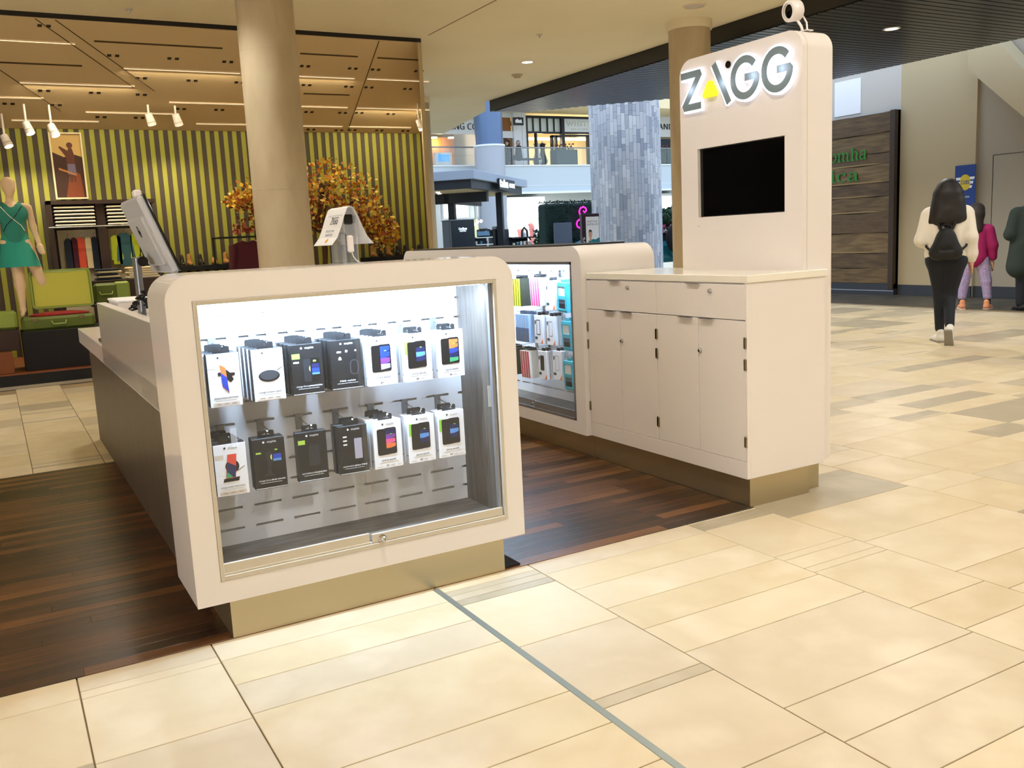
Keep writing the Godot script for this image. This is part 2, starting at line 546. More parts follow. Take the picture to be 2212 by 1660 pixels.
# ---------------------------------------------------------------- the mall around
func shell() -> void:
	# main ceiling over the kiosk, with a raised lip along its edge
	var c := P2([-8, 9, 7.52, 9, 7.52, -11.9, 8.08, -12.94, 8.83, -16.4, 4.2, -16.4, 4.2, -7.5, -8, -7.5])
	struct("ceiling", G().prism(c, Transform3D(Basis(V(1, 0, 0), V(0, 0, 1), V(0, -1, 0)), V(0, 3.95, 0)), 0.25), M.ceiling_paint)
	struct("trim_1", G().box(V(4.3, 3.6985, 0.9), V(0.012, 0.004, 16.4)), M.grout)
	# black slatted ceiling over the walkway
	var edge := P2([7.53, 9, 7.53, -11.77, 8.17, -11.72, 8.9, -10.8, 9.95, -9.75, 11.4, -7.49, 11.42, 9])
	var s := struct("ceiling", G().prism(edge, Transform3D(Basis(V(1, 0, 0), V(0, 0, 1), V(0, -1, 0)), V(0, 3.75, 0)), 0.235), M.soffit_black)
	var g := G()
	var z := -11.6
	while z < 9.0:
		var x1 := 11.4
		if z < -7.49:
			for i in range(1, 5):
				if z <= edge[i + 1].y and z >= edge[i].y:
					x1 = lerpf(edge[i].x, edge[i + 1].x, (z - edge[i].y) / (edge[i + 1].y - edge[i].y))
		g.box(V((7.55 + x1) / 2, 3.508, z), V(x1 - 7.55, 0.016, 0.1), 0.004)
		z += 0.118
	tag(part("slat", g, M.soffit_slat, s), "", "", "", "stuff")
	# walls out of view that close the hall
	struct("wall_back", G().span(V(-8, 0, 9), V(13, 3.95, 9.25)), M.wall_tan)
	struct("wall_left", G().span(V(-8.25, 0, -9.6), V(-8, 3.95, 9)), M.wall_tan)
	# added cool fill light shaped as a shop front, unseen to the left
	var w := thing("added_fill_front", "added cool fill light shaped as a shop front on the left, out of view", "shop front", V(-7.95, 0, 0.5))
	part("pane", G().span(V(-7.99, 0.5, -3.6), V(-7.96, 2.9, 4.6)), glow("fill_glow", "#dfe9ff", 1.1), w)
	for q in [-3.65, -0.95, 1.8, 4.6]: part("mullion", G().span(V(-8.0, 0.0, q), V(-7.9, 3.0, q + 0.08)), M.grey_metal, w)
	part("sill", G().span(V(-8.0, 0.0, -3.65), V(-7.9, 0.5, 4.68)).span(V(-8.0, 2.9, -3.65), V(-7.9, 3.0, 4.68)), M.grey_metal, w)
	var al := AreaLight3D.new()
	al.name = "light"; al.area_size = Vector2(8.0, 2.3); al.light_color = Color.html("#dfe9ff"); al.light_energy = 10.0; al.area_range = 40.0; al.shadow_enabled = true
	al.transform = Transform3D(Basis(V(0, 0, 1), V(0, 1, 0), V(-1, 0, 0)), V(-7.93, 1.7, 0.5) - w.position)
	w.add_child(al)
	# small ceiling fittings
	var d := thing("smoke_detector", "round beige smoke detector on the ceiling near the lit downlight", "detector", V(6.697, 3.7, -9.342))
	part("base", G().lathe(P2([0, 0, 0.085, 0, 0.085, -0.02, 0.0, -0.02]), 20, Transform3D(Basis(), V(6.697, 3.7, -9.342))), M.wall_light, d)
	part("cap", G().lathe(P2([0, -0.02, 0.06, -0.02, 0.05, -0.05, 0, -0.055]), 20, Transform3D(Basis(), V(6.697, 3.7, -9.342))), M.wall_tan, d)
	var k := thing("ceiling_speaker", "flat round grey speaker grille set in the ceiling above the sign tower", "speaker", V(6.522, 3.7, -5.133))
	part("rim", G().lathe(P2([0, 0.002, 0.13, 0.002, 0.13, -0.012, 0.115, -0.012, 0.115, -0.004, 0, -0.004]), 24, Transform3D(Basis(), V(6.522, 3.7, -5.133))), M.ceiling_paint, k)
	part("grille", G().lathe(P2([0, -0.003, 0.114, -0.003, 0.114, -0.007, 0, -0.009]), 24, Transform3D(Basis(), V(6.522, 3.7, -5.133))), M.wall_light, k)
	for q in [[5.582, -6.872, "small sprinkler head in the ceiling in front of the lit downlight"], [0.95, -7.1, "small sprinkler head in the ceiling above the striped shop window"]]:
		var sp := thing("sprinkler", q[2], "sprinkler", V(q[0], 3.7, q[1]))
		part("plate", G().lathe(P2([0, 0, 0.04, 0, 0.035, -0.012, 0, -0.012]), 14, Transform3D(Basis(), V(q[0], 3.7, q[1]))), M.wall_light, sp)
		part("nozzle", G().cyl(V(q[0], 3.69, q[1]), V(q[0], 3.66, q[1]), 0.012, 8), M.wall_light, sp)

const WOOD := Rect2(-1.294, -3.165, 3.634, 3.165)      # the kiosk's own floor: x, z

func in_view(p: Vector3) -> bool:
	var q := Transform3D(Basis(Vector3(0.867650, -0.048765, 0.494777), Vector3(0.120592, 0.986102, -0.114283), Vector3(-0.482328, 0.158823, 0.861472)).orthonormalized(), Vector3(-0.559361, 1.28, 2.988102)).affine_inverse() * p
	return q.z < -0.5 and absf(q.x / q.z) < 0.6 and absf(q.y / q.z) < 0.46

func floor_tiles() -> void:
	var fl := struct("floor", G().span(V(-8, -0.15, -45), V(45, -0.006, 9)), M.grout)
	single("expansion_joint", G().box(V(0.738, -0.0015, 2.9), V(0.024, 0.006, 5.78), 0.001), M.strip_metal, "long grey metal expansion strip set between the cream floor tiles", "floor strip")
	var xs := PackedFloat32Array()
	var x := -0.482 - 1.218 * 6
	while x < 11.1:
		xs.append(x); xs.append(x + 0.405)
		x += 1.2185
	var given := {
		-1: [0.329, 0.38, 0.43, 0.478, 0.88, 1.09], 0: [0.15, 0.55, 0.753, 0.952, 1.36],
		1: [0.105, 0.158, 0.561, 0.964, 1.016, 1.066, 1.113, 1.523], 2: [0.146, 0.338, 0.54, 0.937, 1.142, 1.349, 1.755],
		3: [0.063, 0.107, 0.158, 0.208, 0.612, 1.021, 1.073, 1.487], 4: [0.128, 0.325, 0.53, 0.735, 0.94, 1.345]}
	var list: Array = []
	for i in xs.size() - 1:
		var x0 := xs[i]
		var x1 := xs[i + 1]
		if x1 > 11.15: x1 = 11.1
		if x0 >= 11.1: continue
		var narrow := x1 - x0 < 0.5
		var cuts: Array = given.get(i - 11, [rng.randf_range(0.02, 0.4)]).duplicate()
		var mode := rng.randi() % 3
		var far_cuts := [cuts, []]
		for side in 2:
			var q: float = cuts[cuts.size() - 1] if side == 0 else cuts[0]
			var stop := 4.4 if side == 0 else -15.5
			while (q < stop) if side == 0 else (q > stop):
				var steps: Array = [0.405]
				mode += 1
				if narrow: steps = [0.405] if mode % 2 else [[0.05, 0.05, 0.05], [0.05, 0.1, 0.05], [0.2]][rng.randi() % 3]
				else: steps = [[0.2], [0.405], [0.2, 0.2], [0.405]][rng.randi() % 4]
				for st in steps:
					q += st if side == 0 else -st
					if side == 0: cuts.append(q)
					else: cuts.push_front(q)
		for k in cuts.size() - 1:
			list.append([x0, x1, cuts[k], cuts[k + 1]])
	var tiles: Array = []
	for t in list:
		var mid := V((t[0] + t[1]) / 2, 0, (t[2] + t[3]) / 2)
		if mid.x < 4.2 and t[2] < -7.5: continue
		var parts := [[t[2], t[3]]]
		if t[1] > WOOD.position.x + 0.01 and t[0] < WOOD.end.x - 0.05:      # under the kiosk's wood floor
			if t[3] > -0.006 and t[2] < -0.006: parts = [[-0.006, t[3]]]
			elif t[2] >= -0.006: parts = [[t[2], t[3]]]
			elif t[3] <= -3.171: parts = [[t[2], t[3]]]
			elif t[2] < -3.171: parts = [[t[2], -3.171]]
			else: continue
		for p in parts:
			if p[1] - p[0] < 0.008: continue
			var m := V((t[0] + t[1]) / 2, 0, (p[0] + p[1]) / 2)
			var d := m.distance_squared_to(V(-0.559, 1.28, 2.988))
			var seen := in_view(m) or in_view(V(t[0], 0, p[0])) or in_view(V(t[1], 0, p[1])) or in_view(V(t[0], 0, p[1])) or in_view(V(t[1], 0, p[0]))
			var tone: int = [0, 0, 1, 0, 2, 1, 0, 4, 2, 0, 3, 1][rng.randi() % 12]
			if p[1] - p[0] < 0.06: tone = [3, 0, 4][rng.randi() % 3]
			if absf(t[0] + 0.077) < 0.02 and absf(p[0] - 0.753) < 0.01: tone = 3
			elif m.z > 0.0 and m.z < 3.0 and m.x > -0.5 and m.x < 3.2 and p[1] - p[0] > 0.06 and tone == 3: tone = 1
			if absf(t[0] - 1.145) < 0.02 and absf(p[0] - 0.937) < 0.01: tone = 2
			if mid.x > 4.5 and rng.randf() < 0.14: tone = 3 if rng.randf() < 0.6 else 4
			tiles.append([(t[1] - t[0]) * (p[1] - p[0]) / pow(d, 1.5) * (1.0 if seen else 0.0), t[0], t[1], p[0], p[1], tone])
	tiles.sort_custom(func(a, b): return a[0] > b[0])
	var rest: Array = []
	for i in 5: rest.append(G())
	for i in tiles.size():
		var t: Array = tiles[i]
		var a := 0.0022
		var g: Geo = G() if i < 300 else rest[t[5]]
		g.span(V(t[1] + a, -0.02, t[3] + a * 0.8), V(t[2] - a, 0.0, t[4] - a * 0.8), 0.0012)
		if i < 300: part("tile", g, M["stone_%d" % t[5]], fl)
	for i in 5: tag(part("tile_field", rest[i], M["stone_%d" % i], fl), "", "", "", "stuff")
	# dark stone border along the right-hand shop fronts
	part("border", G().span(V(11.1, -0.02, -15), V(12.8, -0.001, 9)), noisy(mat("border_stone", "#4a453b", 0.5), V(0.4, 0.4, 0.4), ["#3d382f", "#4b4539", "#554e41"], 77, 0.02, 4, 256), fl)
	# polished pale floor of the atrium beyond
	part("atrium_floor", G().span(V(8.0, -0.02, -44), V(44, -0.002, -15.5)), M.stone_0, fl)

func wood_floor() -> void:
	var fl := struct("floor", G().span(V(WOOD.position.x, -0.005, WOOD.position.y), V(WOOD.end.x, 0.0, WOOD.end.y)), M.black_matte, "dark wood plank floor laid under the kiosk")
	var z := WOOD.position.y
	var row := 0
	while z < WOOD.end.y - 0.01:
		var w := minf(0.0633, WOOD.end.y - z)
		var x := WOOD.position.x
		var first := rng.randf_range(0.2, 1.0)
		while x < WOOD.end.x - 0.01:
			var l := first if x == WOOD.position.x else rng.randf_range(0.7, 1.25)
			var x1 := minf(x + l, WOOD.end.x)
			if WOOD.end.x - x1 < 0.15: x1 = WOOD.end.x
			part("plank", G().span(V(x + 0.0006, -0.004, z + 0.0005), V(x1 - 0.0006, 0.003 + rng.randf() * 0.0003, z + w - 0.0005), 0.0008), M["plank_%d" % ([0, 1, 2, 1, 0, 3, 2, 4][rng.randi() % 8])], fl)
			x = x1
		z += w; row += 1

func columns() -> void:
	for q in [[V(1.83, 0, -5.42), 0.25, "tall round concrete column behind the front display case"], [V(7.0, 0, -5.78), 0.246, "round concrete column behind the white sign tower"], [V(6.05, 0, -11.75), 0.26, "brown concrete column beside the right end of the striped shop window"]]:
		var t := struct("trim_column", G().lathe(P2([q[1], 0.0, q[1], 3.7]), 48, Transform3D(Basis(), q[0]), true), M.concrete, q[2])
		part("collar", G().lathe(P2([q[1] + 0.001, 3.6, q[1] + 0.02, 3.6, q[1] + 0.02, 3.7, q[1], 3.7]), 48, Transform3D(Basis(), q[0])), M.ceiling_paint, t)
		for y in [0.6, 1.8, 3.0]:
			part("joint", G().lathe(P2([q[1] + 0.0008, y, q[1] + 0.0016, y + 0.003, q[1] + 0.0008, y + 0.006]), 48, Transform3D(Basis(), q[0])), M.concrete, t)

# ---------------------------------------------------------------- front display case
# A wall of slots: strips between the slot rows, and short pieces between the slots of one row. f(u, y0, y1) is a box along u.
func slot_panel(g: Geo, u0: float, u1: float, first: float, pitch: float, wide: float, y0: float, y1: float, rows: Array, at: Callable) -> void:
	var y := y0
	for r in rows:
		at.call(g, u0, u1, y, r - 0.0045)
		var u := u0
		var s := first
		while s < u1:
			var a := maxf(s, u0)
			if a > u: at.call(g, u, a, r - 0.0045, r + 0.0045)
			u = minf(s + wide, u1)
			s += pitch
		if u < u1: at.call(g, u, u1, r - 0.0045, r + 0.0045)
		y = r + 0.0045
	at.call(g, u0, u1, y, y1)

func ring_south(g: Geo, x0: float, y0: float, x1: float, y1: float, w: float, bottom: float, z0: float, z1: float) -> void:
	g.span(V(x0, y0, z0), V(x0 + w, y1, z1), 0.001).span(V(x1 - w, y0, z0), V(x1, y1, z1), 0.001)
	g.span(V(x0 + w, y1 - w, z0), V(x1 - w, y1, z1), 0.001).span(V(x0 + w, y0, z0), V(x1 - w, y0 + bottom, z1), 0.001)

func display_case_front() -> void:
	var t := thing("display_case", "white rounded glass-fronted display case with two rows of hanging boxes, nearest the viewer", "display case", V(0.518, 0, -0.18))
	var outer := rrect4(-0.102, 0.13, 1.138, 1.2145, 0.088, 0.0, 10)
	var inner := P2([-0.022, 0.205, -0.022, 1.131, 1.067, 1.131, 1.067, 0.205])
	inner.reverse()
	part("shell", G().prism(hole(outer, inner), south(V(0, 0, -0.365)), 0.365, true), M.white_gloss, t)
	part("edge_band", G().prism(hole(rrect4(-0.1025, 0.1295, 1.1385, 1.215, 0.0885, 0.0, 10), rrect4(-0.1015, 0.1305, 1.1375, 1.214, 0.0875, 0.0, 10)), south(V(0, 0, -0.0015)), 0.002, true), M.white_satin, t)
	var lin := G().span(V(1.046, 0.205, -0.312), V(1.066, 1.131, -0.03)).span(V(-0.022, 0.205, -0.312), V(-0.004, 1.131, -0.03)).span(V(-0.004, 0.205, -0.312), V(1.046, 0.222, -0.03))
	part("lining", lin, M.laminate_dark, t, "dark wood lining inside the white case")
	part("base_board", G().span(V(-0.004, 0.222, -0.3), V(1.046, 0.226, -0.03)), M.case_wood, t)
	part("top_board", G().span(V(-0.022, 1.121, -0.312), V(1.066, 1.131, -0.016)), M.white_satin, t)
	part("rear_board", G().span(V(-0.06, 0.15, -0.36), V(1.1, 1.17, -0.34)), M.laminate_dark, t)
	var rows := []
	for i in range(10, -1, -1): rows.append(1.0545 - i * 0.0771)
	var g := G()
	slot_panel(g, -0.004, 1.046, 0.036, 0.1418, 0.1, 0.226, 1.121, rows, func(h, a, b, y0, y1): h.span(V(a, y0, -0.304), V(b, y1, -0.3)))
	part("slotted_panel", g, M.white_panel, t, "white back panel cut with rows of short slots")
	part("panel_backing", G().span(V(-0.004, 0.226, -0.322), V(1.046, 1.121, -0.316)), M.white_panel, t)
	# aluminium frame and two sliding panes
	g = G()
	ring_south(g, -0.021, 0.206, 1.066, 1.13, 0.0135, 0.0165, -0.03, 0.003)
	part("frame", g, M.aluminium, t)
	part("rail", G().span(V(-0.0075, 0.2235, -0.014), V(0.503, 0.262, -0.004), 0.001).span(V(-0.0075, 0.2235, -0.004), V(0.503, 0.23, 0.0005)), M.aluminium, t)
	part("rail", G().span(V(0.512, 0.2235, -0.012), V(1.0455, 0.256, -0.002), 0.001), M.aluminium, t)
	part("glass_pane", G().span(V(-0.0075, 0.262, -0.02), V(0.527, 1.1165, -0.016)), M.pane_glass, t)
	part("glass_pane", G().span(V(0.507, 0.256, -0.009), V(1.0455, 1.1165, -0.005)), M.pane_glass, t)
	part("side_strip", G().span(V(1.036, 0.256, -0.028), V(1.046, 1.1165, -0.01)), M.grey_metal, t)
	part("pull", G().span(V(1.009, 0.655, -0.005), V(1.019, 0.735, 0.0035), 0.0015), M.clear_plastic, t, "small clear finger pull on the glass")
	var lk := part("lock", G().lathe(P2([0, 0.024, 0.009, 0.024, 0.011, 0.021, 0.011, 0.006, 0.014, 0.005, 0.014, 0.0, 0, 0.0]), 24, Transform3D(Basis(V(1, 0, 0), V(0, 0, 1), V(0, -1, 0)), V(0.549, 0.236, -0.002))), M.chrome, t)
	part("keyhole", G().box(V(0.551, 0.236, 0.0225), V(0.0022, 0.009, 0.001)), M.black, lk)
	# light strip
	var led := part("light_strip", G().span(V(0.02, 1.113, -0.062), V(1.02, 1.12, -0.045)), M.led_white, t)
	var l := AreaLight3D.new()
	l.name = "light"; l.area_size = Vector2(1.0, 0.018); l.light_color = Color.html("#bcdcff"); l.light_energy = 4.6; l.shadow_enabled = true
	l.area_range = 5.0
	l.transform = Transform3D(Basis.from_euler(V(deg_to_rad(-62.0), 0, 0)), V(0.52, 1.11, -0.0535) - world_of(t))
	t.add_child(l)
	part("kick_plate", G().span(V(0.0, 0.0, -0.355), V(1.042, 0.131, -0.001)), M.steel_kick, t, "brushed metal kick plate")
	single("black_strip", G().span(V(1.045, 0.003, -1.15), V(1.118, 0.011, -0.012), 0.002), M.rubber, "thin black strip on the wood floor against the front case", "mat")  # flat black strip along the foot of the case
	hooks_and_boxes(t)

# ---------------------------------------------------------------- packaging
func phone(parent: Node, x: float, y: float, h: float, screen: Array, back: bool, tilt := 0.0) -> void:
	var w := h * 0.5
	var g := G()
	if back: g.prism(rrect4(x - w * 0.98, y - h / 2, x, y + h / 2 - h * 0.02, h * 0.07, h * 0.07, 4), south(V(0, 0, 0.0002)), 0.0006)
	g.prism(rrect4(x - w * 0.42, y - h / 2 + h * 0.01, x + w * 0.52, y + h / 2, h * 0.07, h * 0.07, 4), south(V(0, 0, 0.0004)), 0.0006)
	local("phone_print", g.mesh(), M.print_black, parent)
	var k := h * 0.86 / screen.size()
	for i in screen.size():
		local("screen_print", G().prism(P2([x - w * 0.3, y + h * 0.43 - k * i, x + w * 0.43, y + h * 0.43 - k * (i + 0.0), x + w * 0.43, y + h * 0.43 - k * (i + 0.75), x - w * 0.3, y + h * 0.43 - k * (i + 1.0 if i == screen.size() - 1 else i + 1.25)]), south(V(0, 0, 0.001 + 0.00002 * i)), 0.0002).mesh(), M[screen[i]], parent)
	local("battery_print", G().box(V(x + w * 0.1, y + h * 0.26, 0.0014), V(w * 0.16, h * 0.03, 0.0002)).mesh(), M.print_green, parent)

# One hanging box: front face at z = 0, hanging hole above; its origin is the bottom middle of the front.
func product_box(called: String, label: String, w: float, h: float, d: float, dark: bool, tab_w := 0.05) -> Node3D:
	var t := thing(called, label, "product box")
	var face: Material = M.box_black if dark else M.box_white
	var side: Material = M.box_black if (dark or tab_w > 0.055) else M.box_white_side
	local("sleeve", G().box(V(0, h / 2, -d / 2 - 0.0006), V(w, h, d), 0.0012).mesh(), side, t)
	local("front", G().box(V(0, h / 2, -0.0006), V(w - 0.001, h - 0.001, 0.0014), 0.0003).mesh(), face, t)
	var tw := 0.056
	var th := 0.022
	var o := P2([-tw / 2, 0, tw / 2, 0, tw / 2, th - 0.004, tw / 2 - 0.004, th, -tw / 2 + 0.004, th, -tw / 2, th - 0.004])
	local("hang_tab", G().prism(hole(o, P2([-0.015, 0.007, -0.006, 0.0125, 0.0, 0.0145, 0.006, 0.0125, 0.015, 0.007])), south(V(0, h, -d / 2)), 0.0009).mesh(), M.box_black, t)
	for s in [0.3]:
		local("side_mark", G().prism(disc(0.004, 10), Transform3D(Basis(V(0, 0, 1), V(0, 1, 0), V(-1, 0, 0)), V(-w / 2, h * 0.16, -d / 2)), 0.0004).mesh(), M.print_grey, t)
	return t

func box_print(t: Node3D, w: float, h: float, dark: bool, title: String, bold_title: String, foot: String, big := "") -> void:
	var ink: Material = M.print_white if dark else M.print_grey
	var soft: Material = M.print_white if dark else M.print_pale
	var z := 0.0003
	local("logo_dot", G().prism(disc(0.0036, 14), south(V(-w * 0.15, h * 0.925, z)), 0.0004).mesh(), M.print_white if dark else M.print_ink, t)
	text("brand_name", "mophie", 0.0066, 0.0, soft, t, south(V(w * 0.1, h * 0.925, z)))
	if title: text("product_name", title, 0.0052, w * (0.38 if bold_title else 0.74), ink, t, south(V(-w * 0.2 if bold_title else w * 0.0, h * 0.17, z)))
	if bold_title: text("product_name", bold_title, 0.0052, w * (0.42 if title else 0.5), ink, t, south(V(w * 0.22 if title else w * 0.0, h * 0.17, z)), font("Droid Sans", true))
	local("small_print", G().box(V(0, h * 0.122, z), V(w * 0.66, 0.0011, 0.0003)).mesh(), soft, t)
	if big:
		text("hours_number", big, 0.0068, 0.0, M.print_ink, t, south(V(-w * 0.06, h * 0.055, z)), font("Droid Sans", true))
		for q in [[-0.33, 0.05, 0.2], [0.12, 0.062, 0.14], [0.12, 0.045, 0.14], [0.35, 0.05, 0.14]]:
			local("small_print", G().box(V(w * q[0], h * q[1], z), V(w * q[2], 0.001, 0.0003)).mesh(), M.print_pale, t)
	elif not dark:
		local("foot_band", G().prism(rrect(w * 0.82, h * 0.062, 0.002, 3), south(V(0, h * 0.055, z)), 0.0003).mesh(), M.print_tan, t)
		for k in [-0.24, 0.0, 0.24]:
			local("small_print", G().box(V(w * k, h * 0.055, z + 0.0004), V(w * 0.15, 0.0016, 0.0003)).mesh(), M.print_grey, t)
	else:
		local("foot_line", G().box(V(0, 0.0035, z), V(w * 0.98, 0.0018, 0.0005)).mesh(), M.print_white, t)

func hooks_and_boxes(t: Node3D) -> void:
	mat("box_white", "#eef1f6", 0.45); mat("box_white_side", "#eef1f6", 0.45); mat("box_black", "#0a0b0d", 0.5)
	mat("print_black", "#0d0f12", 0.3); mat("print_white", "#eef0f2", 0.5); mat("print_grey", "#6e747c", 0.6); mat("print_pale", "#b9c0c8", 0.6); mat("print_ink", "#2a3038", 0.6)
	mat("print_tan", "#d3c5b6", 0.6); mat("print_green", "#8fd04a", 0.5); mat("print_orange", "#ec7a3c", 0.45); mat("print_red", "#d8452f", 0.45); mat("print_blue", "#1f3fae", 0.4)
	mat("print_navy", "#141f52", 0.4); mat("print_sky", "#5a93d8", 0.4); mat("print_purple", "#7a3f9c", 0.4); mat("print_pink", "#e0578f", 0.4); mat("print_charcoal", "#23272d", 0.35); mat("print_smoke", "#3a3d42", 0.4)
	mat("print_lime", "#a8c94a", 0.5); mat("print_steel", "#a4a2b4", 0.35); mat("print_yellow", "#d8d98a", 0.5); mat("print_mint", "#46a36a", 0.45)
	var rows := [0.948, 0.641]
	# x of the box middle, front z, copies behind it, colour, width, depth
	var top := [[0.073, -0.09, 2, false, 0.105, 0.045], [0.222, -0.1, 3, false, 0.107, 0.04], [0.364, -0.12, 3, true, 0.112, 0.035], [0.511, -0.13, 3, true, 0.115, 0.034], [0.64, -0.11, 3, false, 0.113, 0.03], [0.777, -0.1, 1, false, 0.112, 0.032], [0.913, -0.1, 1, false, 0.108, 0.032]]
	var low := [[0.068, -0.1, 2, false, 0.107, 0.055], [0.199, -0.1, 0, true, 0.11, 0.06], [0.35, -0.1, 0, true, 0.107, 0.035], [0.502, -0.1, 1, true, 0.108, 0.034], [0.635, -0.1, 3, false, 0.112, 0.032], [0.771, -0.1, 1, false, 0.108, 0.034], [0.896, -0.1, 1, false, 0.11, 0.032]]
	var says := [["white box printed with a phone in a car vent mount, upper row left end", "white box with a round dark charging pad printed on it", "black box with a phone and battery print and a green corner sticker, upper row", "black box printed with a dark looped cable, beside the glass joint", "white phone case box with a blue and violet screen print, upper row", "white phone case box with a green tag and blue smoke screen, upper row", "white phone case box with an orange and blue screen print, upper row right end"],
		["white box printed with a phone on an upright stand, lower row left end", "black box printed with a desk mount and charging phone", "plain black box with a small green sticker, lower row", "black box printed with a flat silver power bank", "white phone case box with a purple and orange screen print, lower row", "white phone case box with green tag and blue smoke screen, lower row middle", "white phone case box with green tag and blue smoke screen, lower row right end"]]
	var short := ["vent mount box on its hook", "charging pad box on its hook", "green-stickered battery box", "looped cable box", "violet screen phone case box", "green tag box of the upper row", "orange screen phone case box", "desk stand box on its hook", "desk mount box", "green sticker box", "power bank box", "purple and orange screen box", "lower middle green tag box", "lower right green tag box"]
	for r in 2:
		var specs: Array = top if r == 0 else low
		for i in 7:
			var s: Array = specs[i]
			var hx := 0.086 + 0.1418 * i
			var hy: float = 0.9774 if r == 0 else 0.669
			# the metal peg hook and its plate
			var hk := part("peg_hook", G().span(V(hx - 0.015, hy - 0.052, -0.3), V(hx + 0.011, hy + 0.004, -0.2955), 0.001).span(V(hx - 0.016, hy - 0.001, -0.308), V(hx + 0.012, hy + 0.004, -0.294)), M.grey_metal, t)
			part("prong", G().tube(P3([hx, hy - 0.012, -0.296, hx, hy - 0.02, -0.2, s[0], rows[r] + 0.0115, s[1] - s[5] * 0.5 - 0.02, s[0], rows[r] + 0.0115, s[1] - s[5] * 0.5 + 0.012, s[0] + 0.002, rows[r] + 0.024, s[1] - s[5] * 0.5 + 0.024]), 0.0025, 8), M.chrome, hk)
			var h := 0.178
			var b := product_box("product_box", says[r][i], s[4], h, s[5], s[3], 0.06 if i < 2 else 0.05)
			dress(b, r * 7 + i, s[4], h)
			b.position = V(s[0], rows[r] - h, s[1])
			b.rotation.y = deg_to_rad(rng.randf_range(-1.0, 1.0) - (2.5 if i < 4 else -1.0))
			b.set_meta("group", "boxed phone accessories on the case hooks")
			var room: float = (s[1] - s[5] + 0.292) 
			for k in s[2]:
				var back: float = s[5] + 0.004
				if room < s[5] * 0.3 + 0.006: break
				var deep := minf(s[5], room - 0.004)
				if deep < s[5] - 0.001: break
				room -= back
				var c := product_box("product_box", "", s[4], h, s[5], s[3], 0.06 if i < 2 else 0.05)
				c.position = b.position + V(-0.003 * (k + 1), 0.0, -back * (k + 1)); c.rotation.y = b.rotation.y
				c.set_meta("label", "%s box hanging %s behind the front %s" % ["black" if s[3] else "white", ["first", "second", "third"][k], short[r * 7 + i]])
				c.set_meta("group", "boxed phone accessories on the case hooks")
	var tg := single("price_tag", G().box(V(0.083, 0.664, -0.082), V(0.021, 0.062, 0.0012), 0.0003), M.clear_plastic, "clear plastic tag strip hanging over the lower left white box", "tag")
	tg.rotation.x = deg_to_rad(-4.0)

